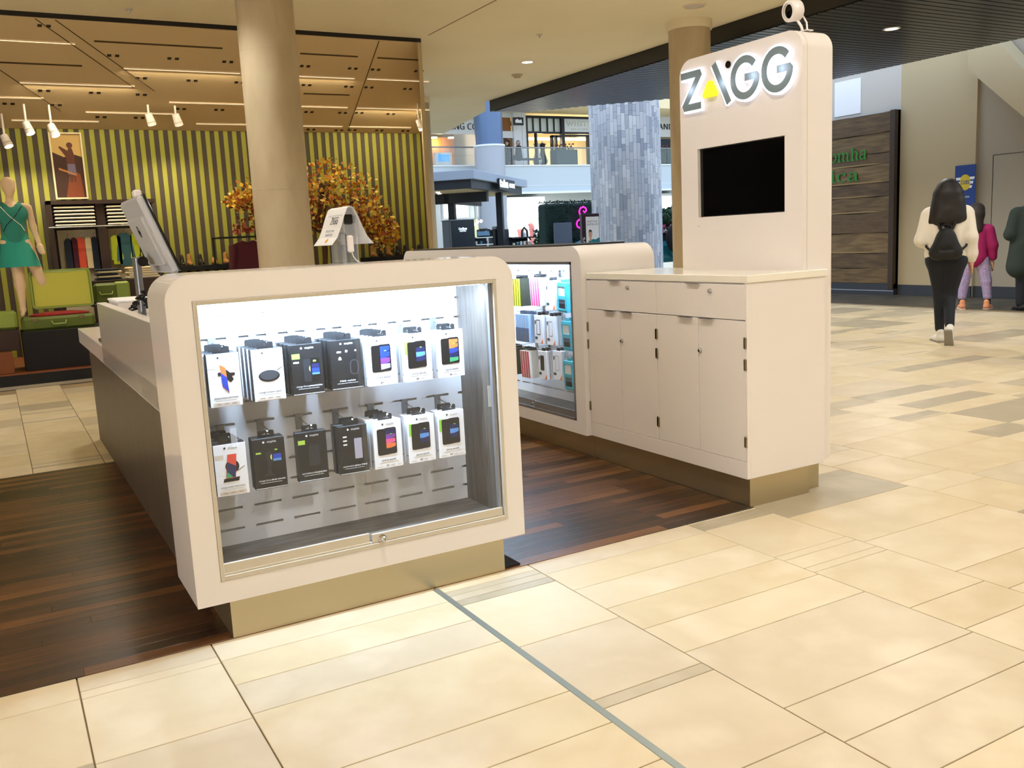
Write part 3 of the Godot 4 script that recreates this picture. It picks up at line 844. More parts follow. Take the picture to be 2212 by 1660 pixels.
func dress(b: Node3D, kind: int, w: float, h: float) -> void:
	var z := 0.0003
	match kind:
		0:
			box_print(b, w, h, false, "charge stream vent mount", "", "")
			local("phone_print", G().prism(P2([-0.012, 0.142, 0.006, 0.13, 0.012, 0.044, -0.008, 0.066]), south(V(0, 0, z)), 0.0006).mesh(), M.print_orange, b)
			local("screen_print", G().prism(P2([-0.0115, 0.115, 0.008, 0.098, 0.0115, 0.047, -0.008, 0.069]), south(V(0, 0, z + 0.0007)), 0.0003).mesh(), M.print_blue, b)
			local("mount_print", G().prism(P2([0.007, 0.125, 0.02, 0.112, 0.035, 0.112, 0.035, 0.104, 0.024, 0.1, 0.03, 0.09, 0.02, 0.08, 0.008, 0.09]), south(V(0, 0, z)), 0.0006).prism(rrect4(-0.02, 0.104, -0.01, 0.116, 0.003, 0.003, 3), south(V(0, 0, z)), 0.0006).mesh(), M.print_black, b)
			local("note_print", G().box(V(-w * 0.35, h * 0.76, z), V(w * 0.26, 0.014, 0.0003)).mesh(), M.print_tan, b)
		1:
			box_print(b, w, h, false, "charge stream pad+", "", "")
			var e := PackedVector2Array()
			var f := PackedVector2Array()
			for i in 28:
				var a := TAU * i / 28
				e.append(Vector2(cos(a) * 0.036, sin(a) * 0.02 + 0.085)); f.append(Vector2(cos(a) * 0.032, sin(a) * 0.017 + 0.088))
			local("pad_print", G().prism(e, south(V(0.002, 0, z)), 0.0006).mesh(), M.print_black, b)
			local("pad_print", G().prism(f, south(V(0.002, 0, z + 0.0007)), 0.0003).mesh(), M.print_smoke, b)
			local("cord_print", G().prism(P2([0.03, 0.1, 0.05, 0.113, 0.05, 0.115, 0.029, 0.102]), south(V(0, 0, z)), 0.0003).mesh(), M.print_smoke, b)
			local("note_print", G().box(V(-w * 0.35, h * 0.78, z), V(w * 0.26, 0.014, 0.0003)).mesh(), M.print_tan, b)
		2:
			box_print(b, w, h, true, "charge force", "powerstation", "")
			local("sticker", G().box(V(-w * 0.34, h * 0.77, z), V(w * 0.25, 0.018, 0.0004)).mesh(), M.print_green, b)
			local("battery_print", G().prism(rrect4(-0.014, 0.045, 0.014, 0.125, 0.005, 0.005, 3), south(V(0, 0, z)), 0.0004).mesh(), M.print_charcoal, b)
			local("phone_print", G().prism(rrect4(0.012, 0.05, 0.044, 0.128, 0.005, 0.005, 3), south(V(0, 0, z + 0.0002)), 0.0004).mesh(), M.print_black, b)
			local("screen_print", G().box(V(0.029, 0.099, z + 0.0007), V(0.027, 0.016, 0.0003)).mesh(), M.print_navy, b)
			local("screen_print", G().box(V(0.029, 0.083, z + 0.0007), V(0.027, 0.016, 0.0003)).mesh(), M.print_blue, b)
			local("screen_print", G().box(V(0.029, 0.072, z + 0.0007), V(0.027, 0.006, 0.0003)).mesh(), M.print_sky, b)
			local("glow_print", G().prism(P2([0.01, 0.08, 0.006, 0.087, 0.006, 0.094, 0.01, 0.101]), south(V(0, 0, z + 0.0006)), 0.0003).mesh(), M.print_yellow, b)
			local("battery_mark", G().box(V(0.027, 0.117, z + 0.0007), V(0.01, 0.006, 0.0003)).mesh(), M.print_green, b)
			local("small_print", G().box(V(-w * 0.34, h * 0.65, z), V(w * 0.18, 0.006, 0.0003)).mesh(), M.print_white, b)
		3:
			box_print(b, w, h, true, "", "PRO cable", "")
			local("small_print", G().box(V(-w * 0.22, h * 0.76, z), V(w * 0.14, 0.006, 0.0003)).box(V(0.002, h * 0.77, z), V(0.008, 0.008, 0.0003)).box(V(0.036, h * 0.77, z), V(0.006, 0.006, 0.0003)).mesh(), M.print_white, b)
			local("award_print", G().prism(P2([-0.006, 0, 0.006, 0, 0.004, 0.009, 0, 0.012, -0.004, 0.009]), south(V(-w * 0.2, h * 0.6, z)), 0.0003).mesh(), M.print_white, b)
			local("cable_print", G().prism(hole(rrect4(0.012, 0.05, 0.044, 0.105, 0.015, 0.015, 5), rrect4(0.0155, 0.0535, 0.0405, 0.1015, 0.012, 0.012, 5)), south(V(0, 0, z)), 0.0004).mesh(), M.print_smoke, b)
		7:
			box_print(b, w, h, false, "charge stream desk stand", "", "")
			local("stand_print", G().prism(disc(0.023, 20), south(V(0.004, 0.1, z)), 0.0004).prism(P2([-0.03, 0.048, -0.026, 0.06, 0.026, 0.062, 0.022, 0.048]), south(V(0, 0, z)), 0.0005).prism(P2([0.02, 0.082, 0.044, 0.095, 0.044, 0.097, 0.02, 0.084]), south(V(0, 0, z)), 0.0003).mesh(), M.print_black, b)
			local("phone_print", G().prism(P2([-0.02, 0.06, 0.012, 0.06, 0.021, 0.142, -0.009, 0.142]), south(V(0, 0, z + 0.0006)), 0.0003).mesh(), M.print_red, b)
			local("screen_print", G().prism(P2([-0.0185, 0.062, 0.011, 0.062, 0.016, 0.1, 0.0, 0.11, -0.012, 0.118]), south(V(0, 0, z + 0.001)), 0.0003).mesh(), M.print_navy, b)
			local("screen_print", G().prism(P2([-0.0185, 0.062, 0.004, 0.062, -0.009, 0.078, -0.0155, 0.082]), south(V(0, 0, z + 0.0014)), 0.0002).mesh(), M.print_mint, b)
			local("note_print", G().box(V(-w * 0.34, h * 0.76, z), V(w * 0.26, 0.014, 0.0003)).mesh(), M.print_tan, b)
		8:
			box_print(b, w, h, true, "charge force", "desk mount", "")
			local("phone_print", G().prism(rrect4(0.008, 0.075, 0.042, 0.15, 0.005, 0.005, 3), south(V(0, 0, z)), 0.0004).mesh(), M.print_black, b)
			local("stand_print", G().prism(P2([-0.012, 0.125, 0.01, 0.135, 0.01, 0.085, 0.002, 0.08, 0.006, 0.05, 0.03, 0.045, -0.03, 0.044, -0.01, 0.055, -0.006, 0.085]), south(V(0, 0, z)), 0.0003).mesh(), M.print_charcoal, b)
			local("screen_print", G().box(V(0.026, 0.112, z + 0.0006), V(0.028, 0.016, 0.0003)).mesh(), M.print_blue, b)
			local("screen_print", G().box(V(0.026, 0.1, z + 0.0006), V(0.028, 0.009, 0.0003)).mesh(), M.print_sky, b)
			local("glow_print", G().prism(P2([0.008, 0.1, 0.003, 0.106, 0.003, 0.115, 0.008, 0.121]), south(V(0, 0, z + 0.0006)), 0.0003).mesh(), M.print_yellow, b)
			local("battery_mark", G().box(V(0.024, 0.135, z + 0.0006), V(0.009, 0.005, 0.0003)).mesh(), M.print_green, b)
			local("small_print", G().box(V(-w * 0.33, h * 0.72, z), V(w * 0.16, 0.006, 0.0003)).mesh(), M.print_lime, b)
		9:
			box_print(b, w, h, true, "wireless", "charging base", "")
			local("sticker", G().box(V(-w * 0.33, h * 0.8, z), V(w * 0.23, 0.015, 0.0004)).mesh(), M.print_lime, b)
			local("pad_print", G().prism(rrect4(-0.012, 0.055, 0.026, 0.13, 0.006, 0.006, 3), south(V(0, 0, z)), 0.0003).mesh(), M.print_charcoal, b)
		10:
			box_print(b, w, h, true, "powerstation", "plus PRO", "")
			local("battery_print", G().prism(rrect4(0.004, 0.055, 0.032, 0.13, 0.003, 0.003, 3), south(V(0, 0, z)), 0.0006).mesh(), M.print_steel, b)
			for k in 3: local("small_print", G().box(V(-w * 0.27, h * (0.78 - 0.08 * k), z), V(w * 0.13, 0.005, 0.0003)).mesh(), M.print_white, b)
		_:
			var n: String = {4: "27", 5: "25", 6: "30", 11: "33", 12: "31", 13: "31"}[kind]
			box_print(b, w, h, false, "", "juice pack", "", n)
			var scr: Array = {4: ["print_blue", "print_blue", "print_purple", "print_steel"], 5: ["print_black", "print_navy", "print_sky", "print_navy", "print_black"], 6: ["print_orange", "print_orange", "print_blue", "print_navy", "print_mint"], 11: ["print_navy", "print_purple", "print_pink", "print_orange", "print_black"], 12: ["print_black", "print_navy", "print_sky", "print_navy", "print_black"], 13: ["print_black", "print_navy", "print_sky", "print_navy", "print_black"]}[kind]
			phone(b, 0.008, 0.1, 0.1, scr, true)
			if kind in [5, 12, 13]: local("sticker", G().prism(rrect4(-w * 0.46, h * 0.58, -w * 0.29, h * 0.84, 0.001, 0.001, 2), south(V(0, 0, z)), 0.0004).mesh(), M.print_green, b)

# ---------------------------------------------------------------- the counter behind the front case
func cash_wrap() -> void:
	var t := thing("counter", "white-topped dark wood service counter running back from the front display case", "counter", V(0.2, 0, -2.2))
	part("base", G().span(V(-0.02, 0.0, -4.05), V(0.5, 0.7, -0.366)), M.laminate_dark, t, "dark streaked wood base")
	part("counter_top", G().span(V(-0.075, 0.7, -4.05), V(0.52, 0.8, -0.38), 0.003), M.white_gloss, t)
	part("work_surface", G().span(V(-0.03, 0.8, -2.46), V(0.5, 0.985, -0.375), 0.002), M.grey_panel, t)
	part("modesty_panel", G().span(V(-0.075, 0.705, -2.47), V(-0.058, 1.035, -0.56), 0.0015), M.grey_panel, t, "grey laminate screen panel with pale edges")
	part("panel_edge", G().span(V(-0.0745, 1.035, -2.469), V(-0.03, 1.038, -0.561)).span(V(-0.055, 0.705, -2.47), V(-0.03, 1.035, -0.555), 0.0015), M.white_satin, t)
	var tray := thing("card_tray", "shallow black tray lying on the counter beside the grey panel", "tray", V(0.02, 0.8, -2.62))
	part("tray_base", G().span(V(-0.055, 0.8, -2.85), V(0.2, 0.808, -2.5), 0.002), M.black, tray)
	part("tray_rim", G().tube(P3([-0.05, 0.81, -2.845, 0.195, 0.81, -2.845, 0.195, 0.81, -2.505, -0.05, 0.81, -2.505]), 0.006, 6, true), M.black, tray)
	var bx := thing("document_box", "low white paper box on the counter behind the monitor", "box", V(0.05, 0.985, -2.2))
	part("box_body", G().span(V(-0.02, 0.985, -2.4), V(0.26, 1.055, -2.0), 0.003), M.white_satin, bx)
	part("box_lid", G().span(V(-0.025, 1.05, -2.405), V(0.265, 1.062, -1.995), 0.003), M.white_panel, bx)
	# all-in-one screen, its back towards the viewer
	var m := thing("monitor", "silver all-in-one computer screen seen from behind, tilted back on the counter", "monitor", V(0.06, 0.985, -1.3))
	var up := V(0.115, -0.315, 0).normalized()      # down the tilted back
	var out := V(-up.y, up.x, 0) * -1.0             # out of the back, towards -x
	if out.x > 0.0: out = -out
	var b := Basis(V(0, 0, 1), -up, out)
	var c := V(0.0575, 1.3625, -1.27)
	part("back_cover", G().box(c + out * 0.002, V(0.55, 0.34, 0.03), 0.012, b).box(c - up * -0.02 + out * 0.018, V(0.42, 0.22, 0.02), 0.01, b), M.silver_plastic, m)
	part("screen", G().box(c - out * 0.016, V(0.548, 0.338, 0.008), 0.002, b), M.black_gloss, m)
	var lg := part("maker_badge", G().prism(hole(disc(0.026, 24), disc(0.021, 24)), Transform3D(b, c + out * 0.0287 - up * 0.03), 0.0008), M.black, m, "round dark maker's badge")
	text("badge_letters", "hp", 0.02, 0.0, M.black, lg, Transform3D(b, c + out * 0.029 - up * 0.03 - world_of(m)), font("Droid Sans"), 0.0008)
	part("camera_clip", G().box(c - up * 0.176 + V(0.005, 0.004, 0.18), V(0.03, 0.03, 0.07), 0.006, Basis(V(1, 0, 0), V(0, 1, 0), V(0, 0, 1))), M.white_satin, m)
	part("stand_post", G().box(V(0.005, 1.13, -1.34), V(0.022, 0.29, 0.11), 0.004), M.grey_metal, m)
	part("stand_hinge", G().cyl(V(0.022, 1.255, -1.41), V(0.022, 1.255, -1.27), 0.022, 16), M.black_metal, m)
	part("stand_foot", G().box(V(0.1, 0.991, -1.34), V(0.24, 0.012, 0.24), 0.004), M.grey_metal, m)
	# a heap of cables and a black power box
	var kit := thing("power_box", "black power adapter box lying among cables behind the grey panel", "adapter", V(0.03, 0.985, -0.95))
	part("case_body", G().box(V(0.06, 1.02, -0.85), V(0.14, 0.068, 0.24), 0.008), M.black_matte, kit)
	part("socket_row", G().box(V(0.06, 1.056, -0.85), V(0.05, 0.006, 0.2), 0.002), M.black, kit)
	for i in 4:
		var p := PackedVector3Array()
		var x := 0.0 + 0.012 * i
		for k in 19:
			var a := TAU * k / 9.0 + i * 1.3
			p.append(V(x + cos(a) * (0.025 + 0.012 * i), 1.045 + sin(a * 0.7 + i) * 0.02 + 0.004 * k, -1.5 + k * 0.034 - i * 0.05 + sin(a) * 0.04))
		single("cable", G().tube(p, 0.0045, 6), M.rubber, ["black looped cable at the far end of the cable heap on the counter", "black cable coil lying over the grey panel's edge", "black cable tangled below the computer screen", "black cable rising to the back of the monitor stand"][i], "cable", "cables heaped behind the grey panel")
	# the folded paper sign in its acrylic stand
	var s := thing("sign_holder", "clear acrylic stand with a white cable standing on the front display case", "stand", V(0.555, 1.2147, -0.22))
	part("acrylic_plate", G().span(V(0.545, 1.2147, -0.3), V(0.549, 1.39, -0.15)).span(V(0.591, 1.2147, -0.3), V(0.595, 1.39, -0.15)), M.clear_plastic, s)
	part("acrylic_base", G().span(V(0.535, 1.2147, -0.31), V(0.615, 1.2187, -0.14)), M.clear_plastic, s)
	part("device", G().box(V(0.57, 1.372, -0.165), V(0.03, 0.035, 0.02), 0.004), M.black, s)
	part("plug", G().box(V(0.568, 1.285, -0.155), V(0.022, 0.06, 0.02), 0.005), M.white_satin, s)
	part("lead", G().tube(P3([0.57, 1.257, -0.152, 0.574, 1.24, -0.148, 0.584, 1.225, -0.147, 0.6, 1.218, -0.16]), 0.002, 6), M.white_satin, s)
	var pp := thing("paper_sign", "white folded paper sign with small grey lettering draped over the acrylic stand", "sign", V(0.57, 1.29, -0.23))
	var prof := P2([0, 1.418, 0.012, 1.412, 0.025, 1.385, 0.04, 1.345, 0.056, 1.31, 0.078, 1.284])
	var g := G()
	for i in prof.size() - 1:
		for sg in [-1.0, 1.0]:
			var a := V(0.57 + prof[i].x * sg, prof[i].y, -0.13)
			var e := V(0.57 + prof[i + 1].x * sg, prof[i + 1].y, -0.13)
			var d := V(0, 0, -0.21)
			g.quad(a, e, e + d, a + d, V(sg, 0.4, 0)); g.quad(a - V(0, 0.0008, 0), e - V(0.0006 * sg, 0.0006, 0), e + d - V(0.0006 * sg, 0.0006, 0), a + d - V(0, 0.0008, 0), V(-sg, -0.4, 0))
	part("sheet", g, M.white_panel, pp)
	mat("sheet_ink", "#2f3338", 0.7); mat("sheet_pale", "#b4b7bc", 0.7)
	var slope := func(y0: float, y1: float, x0: float, x1: float) -> Basis:
		var dn := V(x0 - x1, y1 - y0, 0).normalized()
		return Basis(V(0, 0, 1), -dn, V(0, 0, 1).cross(-dn))
	var b1: Basis = slope.call(1.385, 1.345, 0.025, 0.04)
	text("sheet_title", "Z\\GG", 0.026, 0.075, M.sheet_ink, pp, Transform3D(b1, V(0.5375, 1.368, -0.215) - world_of(pp) + b1.z * 0.0012))
	var b2: Basis = slope.call(1.345, 1.31, 0.04, 0.056)
	text("sheet_line", "Ask us for a demo", 0.009, 0.09, M.sheet_pale, pp, Transform3D(b2, V(0.525, 1.334, -0.235) - world_of(pp) + b2.z * 0.0012))
	text("sheet_line", "Invisible Shield", 0.009, 0.075, M.sheet_pale, pp, Transform3D(b2, V(0.519, 1.32, -0.235) - world_of(pp) + b2.z * 0.0012))
	var b3: Basis = slope.call(1.31, 1.284, 0.056, 0.078)
	local("sheet_dot", G().prism(disc(0.009, 16), Transform3D(b3, V(0.505, 1.2995, -0.225) - world_of(pp) + b3.z * 0.0008), 0.0005).mesh(), mat("sheet_orange", "#e8a23a", 0.6), pp)

# ---------------------------------------------------------------- white cabinet
func cabinet() -> void:
	var x := 2.316
	var t := thing("cabinet", "long white storage cabinet with two drawers and four doors under the sign tower", "cabinet", V(2.56, 0, -0.62))
	part("body", G().span(V(x + 0.02, 0.14, -1.245), V(2.812, 1.0305, 0.0), 0.0015), M.white_satin, t)
	part("bottom_rail", G().span(V(x, 0.14, -1.2445), V(x + 0.0205, 0.219, -0.0005), 0.0012), M.white_satin, t)
	part("edge_rail", G().span(V(x + 0.001, 0.219, -0.008), V(x + 0.0205, 1.0305, -0.0005)), M.white_satin, t)
	part("kick_plate", G().span(V(2.345, 0.0, -1.26), V(2.722, 0.1405, -0.016)), M.steel_kick, t)
	var zs := [[-1.2445, -0.6345], [-0.6315, -0.0095]]
	for i in 2:
		var a: float = zs[i][0]
		var b: float = zs[i][1]
		var dr := part("drawer", G().span(V(x, 0.8665, a), V(x + 0.018, 1.024, b), 0.0015), M.white_satin, t)
		var zl: float = [-0.863, -0.233][i]
		cam_lock(dr, V(x, 0.992, zl))
		part("pull", G().span(V(x - 0.016, 1.0225, zl - 0.16), V(x + 0.002, 1.025, zl - 0.07), 0.0008), M.chrome, dr)
		var mid := (a + b) / 2
		for k in 2:
			var d := part("door", G().span(V(x, 0.2205, a if k == 0 else mid + 0.0016), V(x + 0.018, 0.8625, mid - 0.0016 if k == 0 else b), 0.0015), M.white_satin, t)
			var hz: float = mid - 0.085 if k == 0 else mid + 0.065
			part("pull", G().span(V(x - 0.02, 0.861, hz - 0.045), V(x + 0.004, 0.8632, hz + 0.045), 0.0008), M.chrome, d)
			if k == 1: cam_lock(d, V(x, 0.708, mid + 0.014))
			for y in [0.765, 0.667, 0.314]:
				var hz2: float = a if k == 0 else b
				part("hinge", G().span(V(x - 0.006, y - 0.026, hz2 - 0.008), V(x + 0.004, y + 0.026, hz2 + 0.008), 0.003), M.brass_hinge, d)
	single("worktop", G().span(V(2.318, 1.0305, -1.247), V(2.823, 1.0645, 0.005), 0.003), M.counter_white, "cream-white glossy worktop slab on the long cabinet beside the sign tower", "worktop")

func cam_lock(parent: Node, p: Vector3) -> void:
	var lk := part("lock", G().lathe(P2([0, 0.011, 0.0075, 0.011, 0.009, 0.009, 0.0095, 0.003, 0.0115, 0.0025, 0.0115, 0.0, 0, 0]), 20, Transform3D(Basis(V(0, 0, 1), V(-1, 0, 0), V(0, -1, 0)), p)), M.chrome, parent)
	lk.name = "lock"

# ---------------------------------------------------------------- sign tower
func stroke(pts: Array, w: float) -> Array:
	return Geometry2D.offset_polyline(P2(pts), w, Geometry2D.JOIN_ROUND, Geometry2D.END_BUTT)

func arc_g(cx: float, cy: float, rx: float, ry: float) -> Array:      # a round G: from upper tip round to the bar
	var p: Array = []
	for i in 25:
		var a := deg_to_rad(40.0 + 320.0 * i / 24.0)
		p.append(cx + rx * cos(a)); p.append(cy + ry * sin(a))
	p.append(cx + rx * 0.02); p.append(cy)
	return p

func sign_tower() -> void:
	var x := 2.68
	var t := thing("sign_tower", "tall white rounded sign tower with a black screen and glowing letters", "sign tower", V(2.77, 0, -0.43))
	var outer := rrect4(-0.852, 0.15, -0.02, 2.135, 0.085, 0.0, 10)
	var slot := P2([-0.722, 1.335, -0.722, 1.681, -0.125, 1.681, -0.125, 1.335])
	slot.reverse()
	part("panel", G().prism(hole(outer, slot), Transform3D(WEST, V(x + 0.03, 0, 0)), 0.03, true), M.white_satin, t)
	part("body", G().prism(rrect4(-0.852, 0.15, -0.02, 2.135, 0.085, 0.0, 10), Transform3D(WEST, V(2.872, 0, 0)), 0.162, true), M.white_satin, t)
	part("seam", G().prism(hole(rrect4(-0.853, 0.149, -0.019, 2.136, 0.086, 0.0, 10), rrect4(-0.85, 0.152, -0.022, 2.133, 0.083, 0.0, 10)), Transform3D(WEST, V(x + 0.0325, 0, 0)), 0.0015, true), M.wall_light, t)
	part("foot", G().span(V(2.73, 0.0, -0.8), V(2.84, 0.151, -0.06)), M.steel_kick, t)
	var sc := thing("screen", "black switched-off display screen recessed in the white sign tower", "screen", V(x + 0.02, 1.335, -0.4235))
	part("panel_glass", G().span(V(x + 0.018, 1.336, -0.7215), V(x + 0.03, 1.68, -0.1255)), M.black_gloss, sc)
	part("bezel", G().span(V(x + 0.0165, 1.336, -0.7215), V(x + 0.0195, 1.34, -0.1255)).span(V(x + 0.0165, 1.676, -0.7215), V(x + 0.0195, 1.68, -0.1255)), M.black_matte, sc)
	part("peephole", G().prism(disc(0.017, 20), Transform3D(WEST, V(x, 2.058, -0.486)), 0.006), M.black_gloss, t, "round black sensor window above the letters")
	part("screw", G().prism(disc(0.003, 8), Transform3D(WEST, V(x, 1.29, -0.722)), 0.001), M.grey_metal, t)
	mat("letter_grey", "#77868a", 0.45)
	glow("letter_edge", "#e6ecff", 0.95)
	glow("letter_yellow", "#f4ee1c", 0.55)
	var sg := thing("letter_sign", "backlit grey letters with a yellow triangle on the sign tower's face", "sign", V(x - 0.01, 1.87, -0.43))
	var w := 0.0165
	var shapes := [
		["letter_z", [[-0.814, 2.052, -0.668, 2.052, -0.795, 1.893, -0.664, 1.893]]],
		["letter_a", [[-0.568, 2.074, -0.462, 1.875]]],
		["letter_g", [arc_g(-0.355, 1.975, 0.08, 0.084)]],
		["letter_g", [arc_g(-0.15, 1.975, 0.08, 0.084)]]]
	for s in shapes:
		var core := G()
		var rim := G()
		for line in s[1]:
			for poly in stroke(line, w): core.prism(poly, Transform3D(WEST, V(x - 0.0212, 0, 0)), 0.002)
			for poly in Geometry2D.offset_polyline(P2(line), w + 0.0105, Geometry2D.JOIN_ROUND, Geometry2D.END_SQUARE if s[0] == "letter_x" else Geometry2D.END_BUTT): rim.prism(poly, Transform3D(WEST, V(x - 0.002, 0, 0)), 0.019)
		var r := part(s[0], rim, M.letter_edge, sg)
		part("letter_face", core, M.letter_grey, r, "flat grey letter face")
	var tri := Geometry2D.offset_polygon(P2([-0.606, 1.996, -0.647, 1.932, -0.567, 1.932]), 0.009, Geometry2D.JOIN_ROUND)
	part("triangle", G().prism(tri[0], Transform3D(WEST, V(x - 0.002, 0, 0)), 0.02), M.letter_yellow, sg, "yellow rounded triangle")
	for z in [-0.74, -0.5, -0.3, -0.12]:
		var l := OmniLight3D.new()
		l.name = "light"; l.light_color = Color.html("#dfe6ff"); l.light_energy = 0.006; l.light_size = 0.03; l.shadow_enabled = true; l.omni_range = 20.0; l.omni_attenuation = 2.0
		l.position = V(x - 0.045, 1.975, z) - sg.position
		sg.add_child(l)
	# small round camera on the tower
	var c := thing("security_camera", "small round white camera on a bent bracket on top of the sign tower", "camera", V(2.76, 2.135, -0.1))
	var ax := V(-0.97, -0.12, -0.16).normalized()
	var o := V(2.75, 2.232, -0.135)
	var xf := Transform3D(Basis(ax.cross(V(0, 1, 0)).normalized(), ax, ax.cross(V(0, 1, 0)).normalized().cross(ax)), o)
	part("housing", G().lathe(P2([0, -0.035, 0.03, -0.035, 0.045, -0.022, 0.047, 0.03, 0.042, 0.035, 0.034, 0.035, 0.034, 0.026, 0, 0.026]), 28, xf, true), M.white_satin, c)
	part("lens", G().lathe(P2([0, 0.031, 0.014, 0.0305, 0.016, 0.0265, 0.03, 0.0265]), 20, xf), M.black_gloss, c)
	part("bracket", G().tube(P3([2.77, 2.134, -0.1, 2.765, 2.16, -0.105, 2.755, 2.195, -0.125]), 0.006, 8).tube(P3([2.782, 2.134, -0.085, 2.785, 2.175, -0.092, 2.785, 2.21, -0.115, 2.778, 2.225, -0.145]), 0.004, 8), M.white_satin, c)
	part("mount_plate", G().span(V(2.755, 2.134, -0.125), V(2.8, 2.139, -0.065), 0.001), M.white_satin, c)

# ---------------------------------------------------------------- the display case facing the kiosk's inside
func display_case_side() -> void:
	var x := 2.285
	var t := thing("display_case", "white rounded display case with neon-coloured boxes beside the cabinet", "display case", V(2.54, 0, -2.5))
	var outer := rrect4(-3.75, 0.14, -1.247, 1.2145, 0.1, 0.0, 10)
	var inner := P2([-3.63, 0.215, -3.63, 1.128, -1.345, 1.128, -1.345, 0.215])
	inner.reverse()
	part("shell", G().prism(hole(outer, inner), Transform3D(WEST, V(2.8, 0, 0)), 2.8 - x, true), M.white_gloss, t)
	part("top_ledge", G().span(V(x + 0.02, 1.2146, -3.6), V(2.78, 1.2236, -1.5), 0.002), M.black, t)
	part("base_board", G().span(V(x + 0.03, 0.215, -3.63), V(2.6, 0.222, -1.345)), M.case_wood, t)
	part("top_board", G().span(V(x + 0.02, 1.119, -3.63), V(2.6, 1.128, -1.345)), M.white_satin, t)
	part("lining", G().span(V(x + 0.03, 0.215, -1.349), V(2.6, 1.128, -1.346)).span(V(x + 0.03, 0.215, -3.63), V(2.6, 1.128, -3.627)), M.white_panel, t)
	part("rear_board", G().span(V(2.6, 0.15, -3.7), V(2.78, 1.2, -1.3)), M.white_satin, t)
	var rows := []
	for i in range(10, -1, -1): rows.append(1.0545 - i * 0.0771)
	var g := G()
	slot_panel(g, -3.63, -1.349, -3.6, 0.1418, 0.1, 0.222, 1.119, rows, func(h, a, b, y0, y1): h.span(V(2.58, y0, a), V(2.584, y1, b)))
	part("slotted_panel", g, M.white_panel, t)
	part("panel_backing", G().span(V(2.594, 0.222, -3.63), V(2.598, 1.119, -1.349)), M.white_panel, t)
	g = G()
	g.span(V(x - 0.002, 0.216, -1.36), V(x + 0.03, 1.127, -1.346)).span(V(x - 0.002, 0.216, -3.629), V(x + 0.03, 1.127, -3.615)).span(V(x - 0.002, 1.112, -3.629), V(x + 0.03, 1.127, -1.346)).span(V(x - 0.002, 0.216, -3.629), V(x + 0.03, 0.228, -1.346))
	part("frame", g, M.grey_metal, t)
	part("rail", G().span(V(x + 0.004, 0.228, -1.825), V(x + 0.012, 0.268, -1.36)).span(V(x + 0.014, 0.228, -2.5), V(x + 0.022, 0.268, -1.825)), M.grey_metal, t)
	part("glass_pane", G().span(V(x + 0.006, 0.268, -1.835), V(x + 0.01, 1.112, -1.36)), M.pane_glass, t)
	part("glass_pane", G().span(V(x + 0.016, 0.268, -2.6), V(x + 0.02, 1.112, -1.805)), M.pane_glass, t)
	part("glass_pane", G().span(V(x + 0.006, 0.268, -3.615), V(x + 0.01, 1.112, -2.58)), M.pane_glass, t)
	part("kick_plate", G().span(V(2.345, 0.0, -3.7), V(2.722, 0.141, -1.262)), M.steel_kick, t)
	cam_lock(t, V(x + 0.004, 0.248, -1.84))
	part("light_strip", G().span(V(x + 0.06, 1.11, -3.6), V(x + 0.078, 1.118, -1.37)), M.led_white, t)
	var l := AreaLight3D.new()
	l.name = "light"; l.area_size = Vector2(0.018, 2.2); l.light_color = Color.html("#bcdcff"); l.light_energy = 6.0; l.shadow_enabled = true; l.area_range = 6.0
	l.transform = Transform3D(Basis(V(0, 1, 0).cross(V(0, 0, 1)), V(0, 0, 1), V(0, 0, 0)), V(x + 0.069, 1.108, -2.48) - world_of(t))
	l.transform.basis = Basis.looking_at(V(0.55, -1, 0).normalized(), V(0, 0, 1))
	t.add_child(l)
	# goods: x of the front, [kind, y bottom, z middle, how many, label]
	mat("neon_yellow", "#e8ef1f", 0.45); mat("hot_pink", "#e8508e", 0.45); mat("teal_box", "#3fb2c4", 0.4); mat("pale_blue_box", "#9fbede", 0.35); mat("ivory_box", "#e9e6d8", 0.5); mat("red_edge", "#c9485a", 0.5); mat("olive_black", "#2d2f1c", 0.5); mat("slate", "#5b6a80", 0.45); mat("orange_corner", "#e8824a", 0.5)
	var goods := [
		["yellow", 0.835, -2.16, 4, "black and neon yellow slim box, top row"], ["pink", 0.845, -1.92, 4, "white slim box with a hot pink edge, top row"], ["white", 0.83, -1.765, 2, "white box with a grey shield mark, top row"], ["teal", 0.82, -1.63, 3, "teal window box holding a phone case, top row"],
		["blue", 0.605, -2.13, 6, "pale blue clear slim box, middle row"], ["white", 0.61, -1.92, 3, "white box printed with a dark phone frame, middle row"], ["white", 0.61, -1.775, 3, "white box printed with a pale phone frame, middle row"], ["teal", 0.59, -1.59, 2, "teal window box holding a dark case, middle row"],
		["olive", 0.375, -2.25, 3, "yellow and black slim box, bottom row"], ["pink", 0.37, -2.08, 4, "ivory slim box with a coral pink edge, bottom row"], ["white", 0.385, -1.89, 2, "white box printed with a black phone, bottom row"], ["white", 0.4, -1.715, 2, "ivory box printed with a steel stand, bottom row"], ["teal", 0.35, -1.585, 2, "teal window box holding a grey case, bottom row"]]
	for q in goods: side_goods(q)

